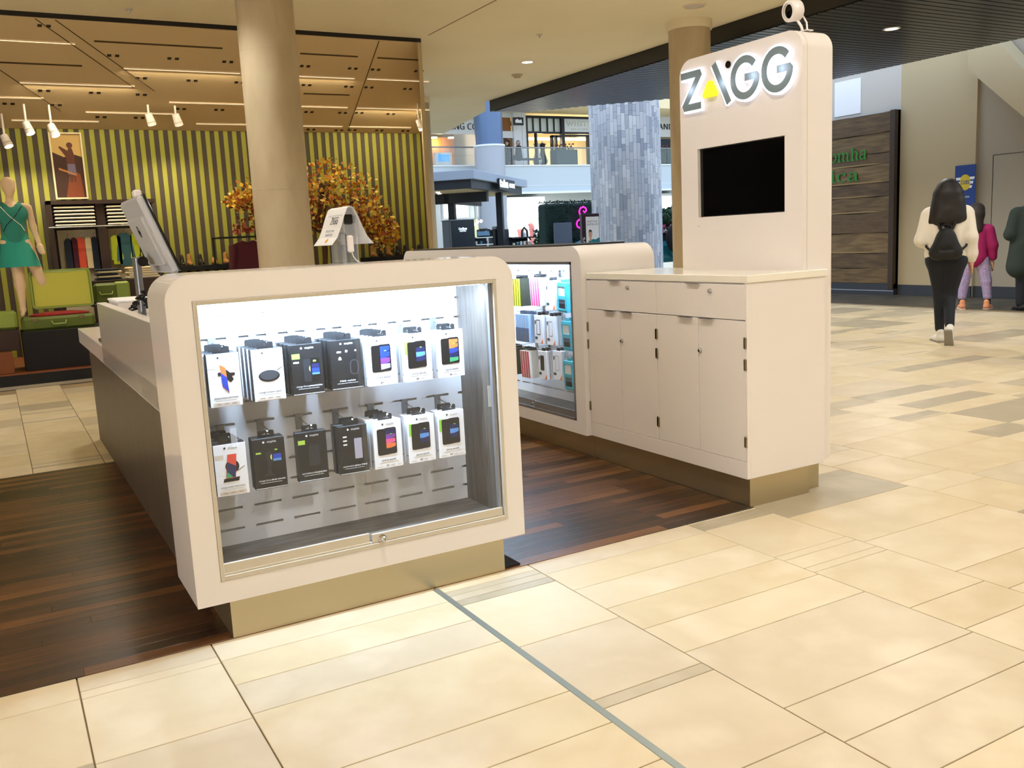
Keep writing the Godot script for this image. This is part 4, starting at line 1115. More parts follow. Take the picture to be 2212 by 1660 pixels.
func side_goods(q: Array) -> void:
	var proto: Node3D
	for k in q[3]:
		var slim: bool = q[0] in ["yellow", "pink", "blue", "olive"]
		var label: String = q[4] if k == 0 else "%s, %s in its row" % [q[4], ["", "second", "third", "fourth", "fifth", "sixth"][k]]
		var b := thing("accessory_box", label, "product box", Vector3.ZERO, "accessory boxes hanging in the side display case")
		var tall := 0.178
		var body: Material = {"yellow": M.olive_black, "pink": M.ivory_box, "blue": M.pale_blue_box, "olive": M.olive_black, "white": M.box_white, "teal": M.teal_box}[q[0]]
		if slim:      # seen by its edges: boxes side by side, each a slice along z
			local("sleeve", G().box(V(0.055, tall / 2, 0), V(0.11, tall, 0.026), 0.001).mesh(), body, b)
			var edge: Material = {"yellow": M.neon_yellow, "pink": M.hot_pink if q[1] > 0.6 else M.red_edge, "blue": M.slate, "olive": M.neon_yellow}[q[0]]
			local("edge_face", G().box(V(-0.0008, tall * (0.5 if q[0] != "blue" else 0.27), 0.004 if q[0] == "pink" else 0.0), V(0.002, tall * (0.98 if q[0] != "blue" else 0.5), 0.017 if q[0] != "blue" else 0.024), 0.0003).mesh(), edge, b)
			local("side_face", G().box(V(0.055, tall / 2, 0.0134), V(0.106, tall * 0.98, 0.001)).mesh(), body if q[0] != "yellow" else M.olive_black, b)
			local("hang_tab", G().prism(rrect4(-0.02, 0, 0.02, 0.02, 0.004, 0, 3), Transform3D(Basis(), V(0.05, tall, 0)), 0.001).mesh(), M.box_black if q[0] != "blue" else M.slate, b)
			b.position = V(2.4, q[1], q[2] - 0.065 + 0.0285 * k)
			b.rotation.x = deg_to_rad(-4.0 if q[0] == "pink" else 0.0)
		else:
			local("sleeve", G().box(V(0.012, tall / 2, 0), V(0.024, tall, 0.1), 0.001).mesh(), body, b)
			var f := WEST
			if q[0] == "teal":
				for y in [0.05, 0.128]:
					local("window_frame", G().prism(hole(rrect4(-0.046, y - 0.038, 0.046, y + 0.038, 0.002, 0.002, 2), rrect4(-0.036, y - 0.028, 0.036, y + 0.028, 0.002, 0.002, 2)), Transform3D(f, V(-0.0002, 0, 0)), 0.004).mesh(), M.teal_box, b)
					local("window_insert", G().prism(rrect4(-0.036, y - 0.028, 0.036, y + 0.028, 0.002, 0.002, 2), Transform3D(f, V(-0.0002, 0, 0)), 0.0008).mesh(), M.box_white_side if y > 0.1 else M.slate, b)
					if y < 0.1: local("window_insert", G().box(V(-0.001, y - 0.012, 0), V(0.0012, 0.03, 0.07)).mesh(), M.box_black, b)
			else:
				local("frame_print", G().prism(hole(rrect4(-0.024, 0.055, 0.02, 0.15, 0.006, 0.006, 3), rrect4(-0.02, 0.06, 0.016, 0.145, 0.004, 0.004, 3)) if not "black phone" in q[4] else rrect4(-0.024, 0.055, 0.02, 0.15, 0.006, 0.006, 3), Transform3D(f, V(-0.0002, 0, 0)), 0.0005).mesh(), M.print_black if "dark" in q[4] or "black" in q[4] else M.print_pale, b)
				local("shield_print", G().prism(P2([-0.043, 0.145, -0.03, 0.145, -0.03, 0.125, -0.0365, 0.118, -0.043, 0.125]), Transform3D(f, V(-0.0002, 0, 0)), 0.0005).prism(rrect4(-0.044, 0.026, -0.015, 0.042, 0.001, 0.001, 2), Transform3D(f, V(-0.0002, 0, 0)), 0.0005).mesh(), M.print_ink, b)
				local("corner_print", G().prism(P2([0.02, 0.001, 0.049, 0.001, 0.049, 0.035]), Transform3D(f, V(-0.0002, 0, 0)), 0.0005).mesh(), M.orange_corner, b)
			local("hang_tab", G().prism(rrect4(-0.022, 0, 0.022, 0.02, 0.004, 0, 3), Transform3D(f, V(0.012, tall, 0)), 0.001).mesh(), M.box_black if q[0] != "teal" else M.teal_box, b)
			b.position = V(2.4 + 0.028 * k, q[1], q[2])
			b.rotation.z = deg_to_rad(2.5 if q[0] == "teal" else 0.0)
			if q[0] == "teal" and q[1] > 0.7: b.rotation.x = deg_to_rad(3.0)
	# the hook that carries them
	var hk := single("peg_hook", G().tube(P3([2.58, q[1] + 0.2, q[2], 2.4, q[1] + 0.192, q[2], 2.37, q[1] + 0.205, q[2]]), 0.0025, 6).span(V(2.574, q[1] + 0.17, q[2] - 0.013), V(2.579, q[1] + 0.215, q[2] + 0.013)), M.chrome, "metal peg hook carrying the %s" % q[4], "hook", "peg hooks in the side display case")

# ---------------------------------------------------------------- shop window on the left
func roof_at(z: float) -> float: return 3.66 + (z + 7.5) * 0.4135

func shop_window() -> void:
	mat("stripe_dark", "#4a4239", 0.75); mat("stripe_olive", "#9a9a3c", 0.7); mat("board_brown", "#35241f", 0.6); mat("cream_board", "#efe2c0", 0.7)
	mat("window_ceiling", "#cdb68c", 0.85); mat("ceiling_groove", "#4b3b22", 0.9); mat("spot_black", "#17130c", 0.6); mat("mannequin", "#e6c9a4", 0.45)
	mat("teal_cloth", "#2a9c8d", 0.85); mat("teal_top", "#2c8478", 0.85); mat("lime_lining", "#c9c750", 0.7); mat("case_green", "#5c6b25", 0.5); mat("case_pale", "#8ea248", 0.55)
	mat("red_cloth", "#8e1c1c", 0.9); mat("coral_cloth", "#d2503a", 0.9); mat("maroon_cloth", "#4a1524", 0.9); mat("navy_cloth", "#1b2436", 0.9); mat("beige_cloth", "#d9c7a2", 0.9); mat("lime_cloth", "#a9b52c", 0.9); mat("petrol_cloth", "#2f5a66", 0.9)
	mat("folded_cream", "#ded0b2", 0.9); mat("folded_white", "#f0e6d2", 0.9); mat("boot_tan", "#a8783e", 0.5); mat("boot_black", "#1b1715", 0.4); mat("bark", "#4a3218", 0.9); mat("frame_pale", "#e3d5b4", 0.5)
	mat("floor_orange", "#7c4322", 0.5)
	glow("linear_lamp", "#ffeac2", 1.1)
	struct("floor", G().span(V(-7.9, 0.0, -9.6), V(4.28, 0.14, -7.52)), M.floor_orange, "orange brown raised floor of the shop window")
	struct("trim_2", G().span(V(-7.9, 0.03, -7.52), V(4.29, 0.14, -7.5)), M.black_matte)
	struct("trim_3", G().span(V(-7.9, 0.0, -7.515), V(4.29, 0.03, -7.47)), M.wall_grey)
	struct("trim_4", G().span(V(-7.9, 3.655, -7.53), V(4.285, 3.7, -7.49)), M.black)
	var wb := struct("wall_back_window", G().span(V(-7.9, 0.0, -9.72), V(5.15, 3.95, -9.5)), M.stripe_dark, "dark brown wall of the shop window striped with olive slats")
	for k in range(-24, 40):
		var x := 0.722 + 0.1145 * k
		if x > 5.11: break
		var low := 1.97 if x > 0.1 and x < 1.2 else 0.14
		part("slat", G().span(V(x - 0.028, low, -9.5), V(x + 0.028, 2.8335, -9.492), 0.001), M.stripe_olive, wb)
	struct("wall_right_window", G().prism(P2([4.24, -7.5, 5.14, -9.5, 5.14, -9.72, 5.22, -9.72, 4.29, -7.5]), Transform3D(Basis(V(1, 0, 0), V(0, 0, 1), V(0, -1, 0)), V(0, 3.95, 0)), 3.95), M.wall_tan)
	struct("wall_left_window", G().span(V(-8.0, 0.0, -9.7), V(-7.9, 3.95, -7.5)), M.stripe_dark)
	var cg := G()
	var fl := [V(-7.95, 3.66, -7.5), V(4.27, 3.66, -7.5), V(5.19, roof_at(-9.55), -9.55), V(-7.95, roof_at(-9.55), -9.55)]
	cg.quad(fl[0], fl[1], fl[2], fl[3], V(0, -1, 0))
	for e in 4:
		var a: Vector3 = fl[e]
		var b: Vector3 = fl[(e + 1) % 4]
		cg.quad(a, b, V(b.x, 4.0, b.z), V(a.x, 4.0, a.z), [V(0, 0, 1), V(1, 0, 0), V(0, 0, -1), V(-1, 0, 0)][e])
	cg.quad(V(-7.95, 4, -7.5), V(4.27, 4, -7.5), V(5.19, 4, -9.55), V(-7.95, 4, -9.55), V(0, 1, 0))
	var c := struct("ceiling", cg, M.window_ceiling, "tan ceiling of the shop window sloping down to the striped wall")
	var tilt := Basis(V(1, 0, 0), V(0, 1, 0.4135).normalized(), V(0, -0.4135, 1).normalized())
	tilt = Basis(V(1, 0, 0), atan(-0.4135))
	for s in [[0.13, -7.53, 1.14, -8.62], [0.31, -7.53, 1.37, -8.67], [3.76, -7.53, 3.99, -9.45], [-0.6, -7.9, 0.38, -9.12]]:
		var a := V(s[0], roof_at(s[1]) - 0.001, s[1])
		var b := V(s[2], roof_at(s[3]) - 0.001, s[3])
		part("groove", G().tube(PackedVector3Array([a, b]), 0.006, 4), M.ceiling_groove, c)
	var lamps := [[-1.3, 0.5, -7.885], [-0.03, 1.14, -8.59], [-1.2, 0.2, -8.875], [1.0, 2.28, -8.26], [0.65, 1.64, -9.13], [-0.13, 0.8, -9.325], [1.56, 2.6, -8.885], [1.94, 2.8, -9.335], [2.4, 3.7, -8.265], [3.87, 4.72, -8.26], [2.9, 3.81, -8.895], [3.94, 5.0, -8.895], [3.0, 3.88, -9.345], [3.97, 4.9, -9.345]]
	var spots_at := ["left of the round column, front row", "above the picture on the striped wall"]
	for i in lamps.size():
		var s: Array = lamps[i]
		var y := roof_at(s[2])
		var t := thing("linear_light", "thin pale linear light recessed in the shop window's ceiling, %s" % ["front row at the left edge", "second row over the picture", "third row at the left edge", "front row left of the column", "fourth row beside the picture", "back row over the mannequin", "third row left of the column", "back row left of the column", "front row right of the column", "front row at the right end", "third row right of the column", "third row at the right end", "back row right of the column", "back row at the right end"][i], "ceiling light", V((s[0] + s[1]) / 2, y, s[2]), "linear lights in the shop window's ceiling")
		part("diffuser", G().box(V((s[0] + s[1]) / 2, y - 0.001, s[2]), V(s[1] - s[0], 0.004, 0.028), 0.0, tilt), M.linear_lamp, t)
		part("lip", G().box(V((s[0] + s[1]) / 2, y - 0.0005, s[2] + 0.017), V(s[1] - s[0] + 0.01, 0.006, 0.005), 0.0, tilt).box(V((s[0] + s[1]) / 2, y - 0.0005, s[2] - 0.017), V(s[1] - s[0] + 0.01, 0.006, 0.005), 0.0, tilt), M.window_ceiling, t)
	for i in [1, 3, 8, 11]:
		var s: Array = lamps[i]
		var l := AreaLight3D.new()
		l.name = "light"; l.area_size = Vector2(s[1] - s[0], 0.03); l.light_color = Color(1.0, 0.93, 0.78); l.light_energy = 1.9; l.area_range = 20.0; l.shadow_enabled = true
		l.transform = Transform3D(Basis(V(1, 0, 0), deg_to_rad(-90.0)), V((s[0] + s[1]) / 2, roof_at(s[2]) - 0.02, s[2]))
		add_child(l)
	for s in [[0.68, 2.0, -7.825], [-0.9, 0.58, -8.255], [2.89, 3.6, -7.84], [3.85, 4.43, -7.84], [3.14, 3.75, -8.62]]:
		part("slot", G().box(V((s[0] + s[1]) / 2, roof_at(s[2]), s[2]), V(s[1] - s[0], 0.003, 0.03), 0.0, tilt), M.ceiling_groove, c)
	var spots := PackedFloat32Array([0.21, -7.63, 0.88, -8.05, 1.5, -8.05, 2.1, -8.06, 1.2, -8.43, 1.76, -8.44, 2.31, -8.44, 0.21, -8.73, 0.73, -8.74, 1.23, -8.75, -0.15, -9.0, 0.33, -9.0, 1.71, -9.02, 2.17, -9.02, 0.82, -9.23, 1.25, -9.23, 3.01, -8.07, 3.61, -8.07, 3.91, -8.07, 4.49, -8.06, 3.13, -8.44, 3.68, -8.44, 3.95, -8.44, 4.49, -8.44, 3.32, -9.02, 3.78, -9.02, 4.01, -9.01, 4.47, -9.02, 4.92, -9.02, 3.46, -9.43, 3.86, -9.44, 4.05, -9.43, 4.45, -9.43, 4.85, -9.43])
	for i in range(0, spots.size(), 2):
		var z := spots[i + 1]
		var p := V(spots[i], roof_at(z), z)
		var t := thing("twin_spotlight", "dark twin square spotlight recessed in the shop window's tan ceiling", "spotlight", p, "twin spotlights in the shop window's ceiling")
		for k in [-1.0, 1.0]:
			part("recess", G().box(p + V(0.04 * k, 0, 0), V(0.042, 0.005, 0.045), 0.0, tilt), M.spot_black, t)
		part("plate", G().box(p + V(0, 0.0005, 0), V(0.14, 0.003, 0.055), 0.0, tilt), M.window_ceiling, t)
	var n := 0
	for s in [[-0.23, -9.2, "at the left edge of the view"], [0.0, -9.0, "left of the framed picture"], [0.255, -9.0, "in front of the framed picture"], [1.32, -8.95, "left one of the pair before the striped wall"], [1.63, -8.95, "right one of the pair before the striped wall"], [4.76, -8.75, "at the right end of the striped wall"]]:
		track_light(s[0], s[1], s[2], [0.24, 0.2, 0.22, 0.1, 0.1, 0.22][n]); n += 1
	window_goods()

func track_light(x: float, z: float, where: String, drop: float) -> void:
	var y := roof_at(z)
	var t := thing("track_light", "white cylindrical track spotlight %s" % where, "spotlight", V(x, y, z))
	part("stem", G().cyl(V(x, y, z), V(x, y - drop, z), 0.012, 10), M.white_satin, t)
	var d := V(0.25, -0.85, 0.3 if drop > 0.15 else -0.2).normalized()
	var p := V(x, y - drop - 0.02, z)
	var e := p + d * 0.12
	part("head", G().cyl(p - d * 0.02, e, 0.04, 18, 0.052), M.white_satin, t)
	part("collar", G().cyl(e - d * 0.045, e - d * 0.035, 0.052, 18), M.wall_light, t)
	part("lens", G().cyl(e, e + d * 0.003, 0.042, 18), M.lamp_face, t)
	var l := SpotLight3D.new()
	l.name = "light"; l.light_color = Color(1.0, 0.93, 0.78); l.light_energy = 0.9; l.spot_angle = 58.0; l.spot_angle_attenuation = 0.9; l.light_size = 0.04; l.spot_range = 20.0; l.spot_attenuation = 2.0; l.shadow_enabled = true
	l.transform = Transform3D(Basis.looking_at(V(0.05, -0.95, -0.1).normalized(), V(0, 0, 1)), e + V(0.0, -0.03, 0) - t.position)
	t.add_child(l)

func garment(called: String, label: String, x: float, y: float, z: float, w: float, h: float, m: Material, sleeves: bool, group: String) -> void:
	var t := thing(called, label, "garment", V(x, y - h, z), group)
	var poly := P2([-w * 0.16, 0, -w * 0.5, -h * 0.09, -w * 0.46, -h, w * 0.46, -h, w * 0.5, -h * 0.09, w * 0.16, 0, 0, -h * 0.04])
	part("body", G().prism(poly, Transform3D(Basis(), V(x, y, z - 0.025)), 0.05), m, t)
	if sleeves:
		for s in [-1.0, 1.0]: part("sleeve", G().cyl(V(x + s * w * 0.44, y - h * 0.1, z), V(x + s * w * 0.56, y - h * 0.85, z + 0.02), w * 0.13, 10, w * 0.09), m, t)
	part("hanger", G().tube(P3([x, y - 0.01, z, x, y + 0.04, z, x + 0.012, y + 0.052, z, x + 0.02, y + 0.042, z]), 0.003, 6), M.grey_metal, t)

func suitcase(called: String, label: String, a: Vector3, b: Vector3, m: Material, latches: bool) -> Node3D:
	var t := thing(called, label, "suitcase", V((a.x + b.x) / 2, a.y, (a.z + b.z) / 2))
	part("shell", G().span(a, b, 0.025), m, t)
	var x := (a.x + b.x) / 2
	part("handle", G().tube(P3([x - 0.07, (a.y + b.y) / 2 + 0.02, b.z, x - 0.06, (a.y + b.y) / 2 - 0.01, b.z + 0.035, x + 0.06, (a.y + b.y) / 2 - 0.01, b.z + 0.035, x + 0.07, (a.y + b.y) / 2 + 0.02, b.z]), 0.008, 8), M.case_pale, t)
	if latches:
		for s in [-1.0, 1.0]: part("latch", G().box(V(x + s * (b.x - a.x) * 0.32, b.y - 0.025, b.z + 0.003), V(0.06, 0.035, 0.01), 0.002), M.brass_hinge, t)
	return t

func window_goods() -> void:
	# framed picture
	var f := thing("framed_picture", "tall framed photo of a person on a hillside hanging on the striped wall", "picture", V(0.42, 2.0, -9.48))
	var inner := rrect4(0.258, 2.02, 0.582, 2.772, 0, 0)
	inner.reverse()
	part("frame", G().prism(hole(rrect4(0.24, 2.0, 0.6, 2.79, 0, 0), inner), south(V(0, 0, -9.492)), 0.03), M.frame_pale, f)
	part("print_sky", G().span(V(0.258, 2.46, -9.49), V(0.582, 2.772, -9.486)), mat("print_sunset", "#c9a866", 0.6), f)
	part("print_ground", G().prism(P2([0.258, 2.02, 0.582, 2.02, 0.582, 2.5, 0.5, 2.53, 0.38, 2.5, 0.258, 2.56]), south(V(0, 0, -9.482)), 0.001), mat("print_earth", "#3a1c12", 0.6), f)
	part("print_path", G().prism(P2([0.36, 2.02, 0.56, 2.02, 0.54, 2.3, 0.44, 2.36, 0.4, 2.2]), south(V(0, 0, -9.481)), 0.0008), mat("print_rust", "#7a3a1c", 0.6), f)
	part("print_figure", G().prism(P2([0.41, 2.4, 0.405, 2.5, 0.335, 2.615, 0.345, 2.63, 0.43, 2.575, 0.44, 2.61, 0.48, 2.6, 0.5, 2.5, 0.49, 2.4]), south(V(0, 0, -9.4805)), 0.0008).prism(disc(0.034, 16), south(V(0.455, 2.64, -9.4805)), 0.0008).prism(P2([0.42, 2.2, 0.455, 2.2, 0.465, 2.3, 0.47, 2.2, 0.49, 2.2, 0.49, 2.32, 0.42, 2.32]), south(V(0, 0, -9.48)), 0.0008), mat("print_skin", "#5a2c1c", 0.6), f)
	part("print_shorts", G().prism(P2([0.405, 2.3, 0.5, 2.28, 0.495, 2.42, 0.41, 2.42]), south(V(0, 0, -9.4795)), 0.0008), mat("print_lilac", "#6e6480", 0.6), f)
	part("print_plank", G().prism(P2([0.31, 2.35, 0.5, 2.28, 0.5, 2.3, 0.31, 2.375]), south(V(0, 0, -9.479)), 0.0006), mat("print_amber", "#b5763a", 0.6), f)
	# brown shelf wall with two bays
	var sw := thing("shelf_wall", "dark brown wall unit with folded white stacks above two clothes bays", "shelf unit", V(0.65, 0.14, -9.4))
	part("panel", G().span(V(0.11, 0.14, -9.49), V(1.32, 1.97, -9.45)), M.board_brown, sw)
	part("side_board", G().span(V(0.11, 0.14, -9.45), V(0.16, 1.97, -9.2)), M.board_brown, sw)
	part("side_board", G().span(V(0.64, 0.14, -9.45), V(0.74, 1.97, -9.25)), M.board_brown, sw)
	part("top_board", G().span(V(0.11, 1.925, -9.45), V(1.32, 1.97, -9.2)), M.board_brown, sw)
	part("bay_back", G().span(V(0.2, 0.5, -9.449), V(0.63, 1.63, -9.44)), M.cream_board, sw)
	part("bay_back", G().span(V(0.765, 0.5, -9.449), V(1.28, 1.63, -9.44)), M.cream_board, sw)
	part("hanging_rail", G().cyl(V(0.1, 1.655, -9.16), V(1.3, 1.655, -9.16), 0.01, 10), M.grey_metal, sw)
	for b in 2:
		for k in 6:
			var x0: float = [0.18, 0.757][b]
			part("shelf", G().span(V(x0 - 0.02, 1.665 + 0.0415 * k, -9.45), V(x0 + 0.46, 1.671 + 0.0415 * k, -9.22)), M.board_brown, sw)
			single("folded_shirt", G().span(V(x0, 1.671 + 0.0415 * k, -9.43), V(x0 + 0.445, 1.692 + 0.0415 * k, -9.21), 0.008), M.folded_white, "folded white shirt, shelf %s from the top in the brown unit's %s bay" % [["sixth", "fifth", "fourth", "third", "second", "first"][k], ["left", "right"][b]], "shirt", "folded shirts in the brown wall unit")
	var gs := [[0.3, 1.53, 0.085, 0.4, "navy_cloth", "dark patterned garment hanging first in the left bay"], [0.365, 1.54, 0.075, 0.42, "maroon_cloth", "dark maroon garment hanging second in the left bay"], [0.44, 1.54, 0.085, 0.4, "coral_cloth", "coral red dress hanging in the left bay"], [0.52, 1.54, 0.07, 0.38, "beige_cloth", "beige garment hanging in the left bay"], [0.59, 1.54, 0.075, 0.4, "navy_cloth", "dark checked garment hanging last in the left bay"]]
	for s in gs: garment("garment", s[5], s[0], s[1], -9.33, s[2], s[3], M[s[4]], false, "clothes in the left bay")
	gs = [[0.83, 1.55, 0.11, 0.36, "lime_cloth", "lime jacket hanging first in the right bay"], [0.93, 1.57, 0.17, 0.4, "petrol_cloth", "petrol blue jacket hanging in the right bay"], [1.05, 1.56, 0.11, 0.36, "lime_cloth", "lime jacket hanging third in the right bay"], [1.15, 1.54, 0.12, 0.4, "navy_cloth", "navy jacket hanging behind the monitor in the right bay"]]
	for s in gs: garment("jacket", s[5], s[0], s[1], -9.3, s[2], s[3], M[s[4]], true, "jackets in the right bay")
	# low plinths, suitcases and table
	single("plinth", G().span(V(-0.35, 0.14, -8.35), V(1.0, 0.55, -7.78), 0.004), M.black_matte, "long black plinth under the open suitcase", "plinth")
	single("step_block", G().span(V(-1.5, 0.14, -8.1), V(-0.46, 0.36, -7.7), 0.004), M.floor_orange, "low orange brown wood step beside the black plinth", "step")
	single("green_plinth", G().span(V(-1.5, 0.36, -8.3), V(-0.37, 0.58, -7.9), 0.004), M.board_brown, "brown plinth carrying the closed pale green suitcase", "plinth")
	var sc := suitcase("suitcase", "open dark green suitcase with lime lining and red clothes inside", V(-0.335, 0.55, -8.22), V(0.37, 0.69, -7.86), M.case_green, true)
	var lid := Basis(V(1, 0, 0), deg_to_rad(-8.0))
	part("lid", G().box(V(0.1, 0.965, -8.22), V(0.61, 0.42, 0.07), 0.03, lid), M.case_pale, sc)
	part("lining", G().box(V(0.1, 0.965, -8.183), V(0.56, 0.37, 0.012), 0.004, lid), M.lime_lining, sc)
	part("lid_rim", G().prism(hole(rrect(0.61, 0.42, 0.04, 4), rrect(0.57, 0.38, 0.03, 4)), Transform3D(lid, V(0.1, 0.967, -8.188)), 0.03), M.case_pale, sc)
	single("folded_clothes", G().ell(V(0.04, 0.7, -8.03), V(0.3, 0.035, 0.12), 14), M.red_cloth, "heap of dark red clothes lying in the open green suitcase", "clothes")
	suitcase("suitcase", "closed pale green suitcase at the left edge of the shop window", V(-1.05, 0.58, -8.2), V(-0.37, 0.77, -7.95), M.case_pale, false)
	single("display_table", G().span(V(0.42, 0.72, -8.95), V(1.3, 0.76, -8.35), 0.004).span(V(0.46, 0.14, -8.9), V(0.54, 0.72, -8.4)).span(V(1.18, 0.14, -8.9), V(1.26, 0.72, -8.4)), M.board_brown, "dark wooden display table under the folded clothes", "table")
	suitcase("suitcase", "small upright green suitcase on the table beside the lime lining", V(0.44, 0.76, -8.5), V(0.68, 0.99, -8.36), M.case_green, false)
	single("green_cloth", G().span(V(0.66, 0.76, -8.5), V(0.82, 1.0, -8.38), 0.02), M.case_pale, "pale green folded cloth beside the upright suitcase", "cloth")
	single("display_riser", G().span(V(0.44, 0.76, -8.93), V(1.28, 1.02, -8.55), 0.003), M.board_brown, "dark riser on the display table behind the green suitcase", "riser")
	var y := 1.02
	for k in 5:
		single("folded_clothing", G().span(V(0.5 + 0.02 * (k % 2), y, -8.86), V(0.78 - 0.02 * (k % 3), y + 0.022, -8.6), 0.009), M.folded_cream if k % 2 else M.navy_cloth, "%s folded garment, %s layer of the left stack on the dark riser" % ["cream" if k % 2 else "dark", ["lowest", "second", "third", "fourth", "top"][k]], "clothes", "folded clothes on the riser")
		single("folded_clothing", G().span(V(0.84 + 0.015 * (k % 2), y, -8.86), V(1.2 - 0.02 * (k % 3), y + 0.026, -8.58), 0.01), M.folded_cream if k < 4 else M.beige_cloth, "cream folded garment, %s layer of the right stack on the dark riser" % ["lowest", "second", "third", "fourth", "top"][k], "clothes", "folded clothes on the riser")
		y += 0.027
	# shoe shelves
	for s in [[1.45, 2.75, 1.12, "left of the column"], [4.05, 5.0, 1.1, "right of the autumn tree"]]:
		single("shoe_shelf", G().span(V(s[0], s[2] - 0.06, -9.49), V(s[1], s[2], -9.2), 0.003), M.black_matte, "long black shoe shelf on the striped wall, %s" % s[3], "shelf")
	var sh := [[1.6, 1.12, 0, "black ankle boot beside the monitor on the left shelf"], [1.69, 1.12, 1, "tan ankle boot next to the black one by the monitor"], [1.83, 1.12, 0, "dark ankle boot, third on the left shelf"], [2.0, 1.12, 2, "round tan slipper on the left shelf"], [2.15, 1.12, 1, "tan boot just left of the clothes rack"], [2.36, 1.12, 1, "tan boot under the clothes rack's bar"],
		[4.2, 1.1, 1, "tan shoe, first on the right shelf beside the tree"], [4.32, 1.1, 0, "dark shoe, second on the right shelf"], [4.44, 1.1, 1, "tan boot, third on the right shelf"], [4.58, 1.1, 0, "dark boot, fourth on the right shelf"], [4.7, 1.1, 0, "dark boot, fifth on the right shelf"], [4.82, 1.1, 2, "pale boot, last but one on the right shelf"], [4.92, 1.1, 0, "dark shoe at the right end of the right shelf"]]
	for s in sh: boot(s[0], s[1], s[2], s[3])
	# rack with a dark red jacket
	var rk := thing("clothes_rack", "black square-framed clothes rack left of the round column", "clothes rack", V(2.3, 0.14, -9.0))
	for x in [1.925, 2.62]: part("post", G().span(V(x, 0.14, -9.02), V(x + 0.02, 1.46, -9.0)), M.black_metal, rk)
	for z in [-9.02, -8.72]: part("bar", G().span(V(1.925, 1.44, z), V(2.64, 1.46, z + 0.02)), M.black_metal, rk)
	part("foot", G().span(V(1.9, 0.14, -9.05), V(2.66, 0.16, -8.7)), M.black_metal, rk)
	garment("jacket", "dark burgundy jacket hanging on the black clothes rack", 2.33, 1.405, -8.87, 0.42, 0.6, M.maroon_cloth, true, "")
	garment("jacket", "cream and yellow jacket hanging behind the burgundy one on the rack", 2.5, 1.41, -8.95, 0.3, 0.5, M.beige_cloth, true, "")
	autumn_tree()
	mannequin_girl()

func boot(x: float, y: float, kind: int, label: String) -> void:
	var m: Material = [M.boot_black, M.boot_tan, M.boot_tan][kind]
	var t := thing("boot", label, "shoe", V(x, y, -9.33), "shoes on the shop window's shelves")
	var h := 0.07 if kind == 2 else 0.13
	part("upper", G().body([[V(x, y + 0.03, -9.38), V(x, y + 0.025, -9.27), 0.03, 0.025], [V(x, y + 0.03, -9.38), V(x, y + h, -9.39), 0.032, 0.028 if kind != 0 else 0.02]], 0.02, 0.01), m, t)
	part("sole", G().span(V(x - 0.03, y, -9.42), V(x + 0.03, y + 0.012, -9.24), 0.004), M.boot_black, t)

func autumn_tree() -> void:
	var t := thing("autumn_tree", "bushy display tree with yellow, orange and russet leaves behind the round column", "tree", V(3.3, 0.14, -8.85))
	var g := G()
	g.tube(P3([3.3, 0.14, -8.85, 3.29, 0.7, -8.87, 3.33, 1.25, -8.83, 3.3, 1.7, -8.85, 3.38, 2.1, -8.86]), 0.035, 8)
	part("trunk", g, M.bark, t)
	var blobs := [[3.5, 2.15, 0.42, 0.3], [3.85, 1.9, 0.4, 0.36], [3.3, 1.75, 0.4, 0.36], [4.05, 1.55, 0.36, 0.3], [3.6, 1.55, 0.42, 0.28], [2.45, 1.95, 0.3, 0.26], [2.7, 1.75, 0.36, 0.26], [3.0, 2.05, 0.36, 0.3], [4.2, 1.4, 0.22, 0.22], [2.28, 1.9, 0.17, 0.1]]
	for b in blobs: part("branch", G().tube(PackedVector3Array([V(3.32, 1.45, -8.85), V(lerpf(3.3, b[0], 0.55), lerpf(1.5, b[1], 0.6), -8.85), V(b[0], b[1], -8.9)]), 0.012, 5), M.bark, t)
	var leaf := G()
	leaf.quad(V(0, 0, 0), V(0.024, 0.03, 0.004), V(0, 0.06, 0), V(-0.024, 0.03, 0.004), V(0, 0, 1))
	leaf.quad(V(0, 0, -0.0006), V(0.024, 0.03, 0.0034), V(0, 0.06, -0.0006), V(-0.024, 0.03, 0.0034), V(0, 0, -1))
	var colours := [["leaf_yellow", "#c9a223"], ["leaf_orange", "#bd6a1c"], ["leaf_russet", "#8a3a1c"], ["leaf_gold", "#d9bd55"]]
	for k in 4:
		var mm := MultiMesh.new()
		mm.transform_format = MultiMesh.TRANSFORM_3D
		mm.mesh = leaf.mesh()
		mm.instance_count = 620
		for i in mm.instance_count:
			var b: Array = blobs[rng.randi() % blobs.size()]
			var d := V(rng.randfn(), rng.randfn(), rng.randfn()).normalized() * pow(rng.randf(), 0.45)
			var at := V(b[0] + d.x * b[2], b[1] + d.y * b[3], -8.88 + d.z * 0.3)
			if k == 2 and at.y > 1.9: at.y -= 0.4
			mm.set_instance_transform(i, Transform3D(Basis.from_euler(V(rng.randf_range(-1.2, 1.2), rng.randf() * TAU, rng.randf_range(-2.0, 2.0))).scaled(Vector3.ONE * rng.randf_range(0.7, 1.35)), at - t.position))
		var o := MultiMeshInstance3D.new()
		o.name = "leaves"; o.multimesh = mm; o.material_override = mat(colours[k][0], colours[k][1], 0.7)
		t.add_child(o, true)
		o.set_meta("kind", "stuff")

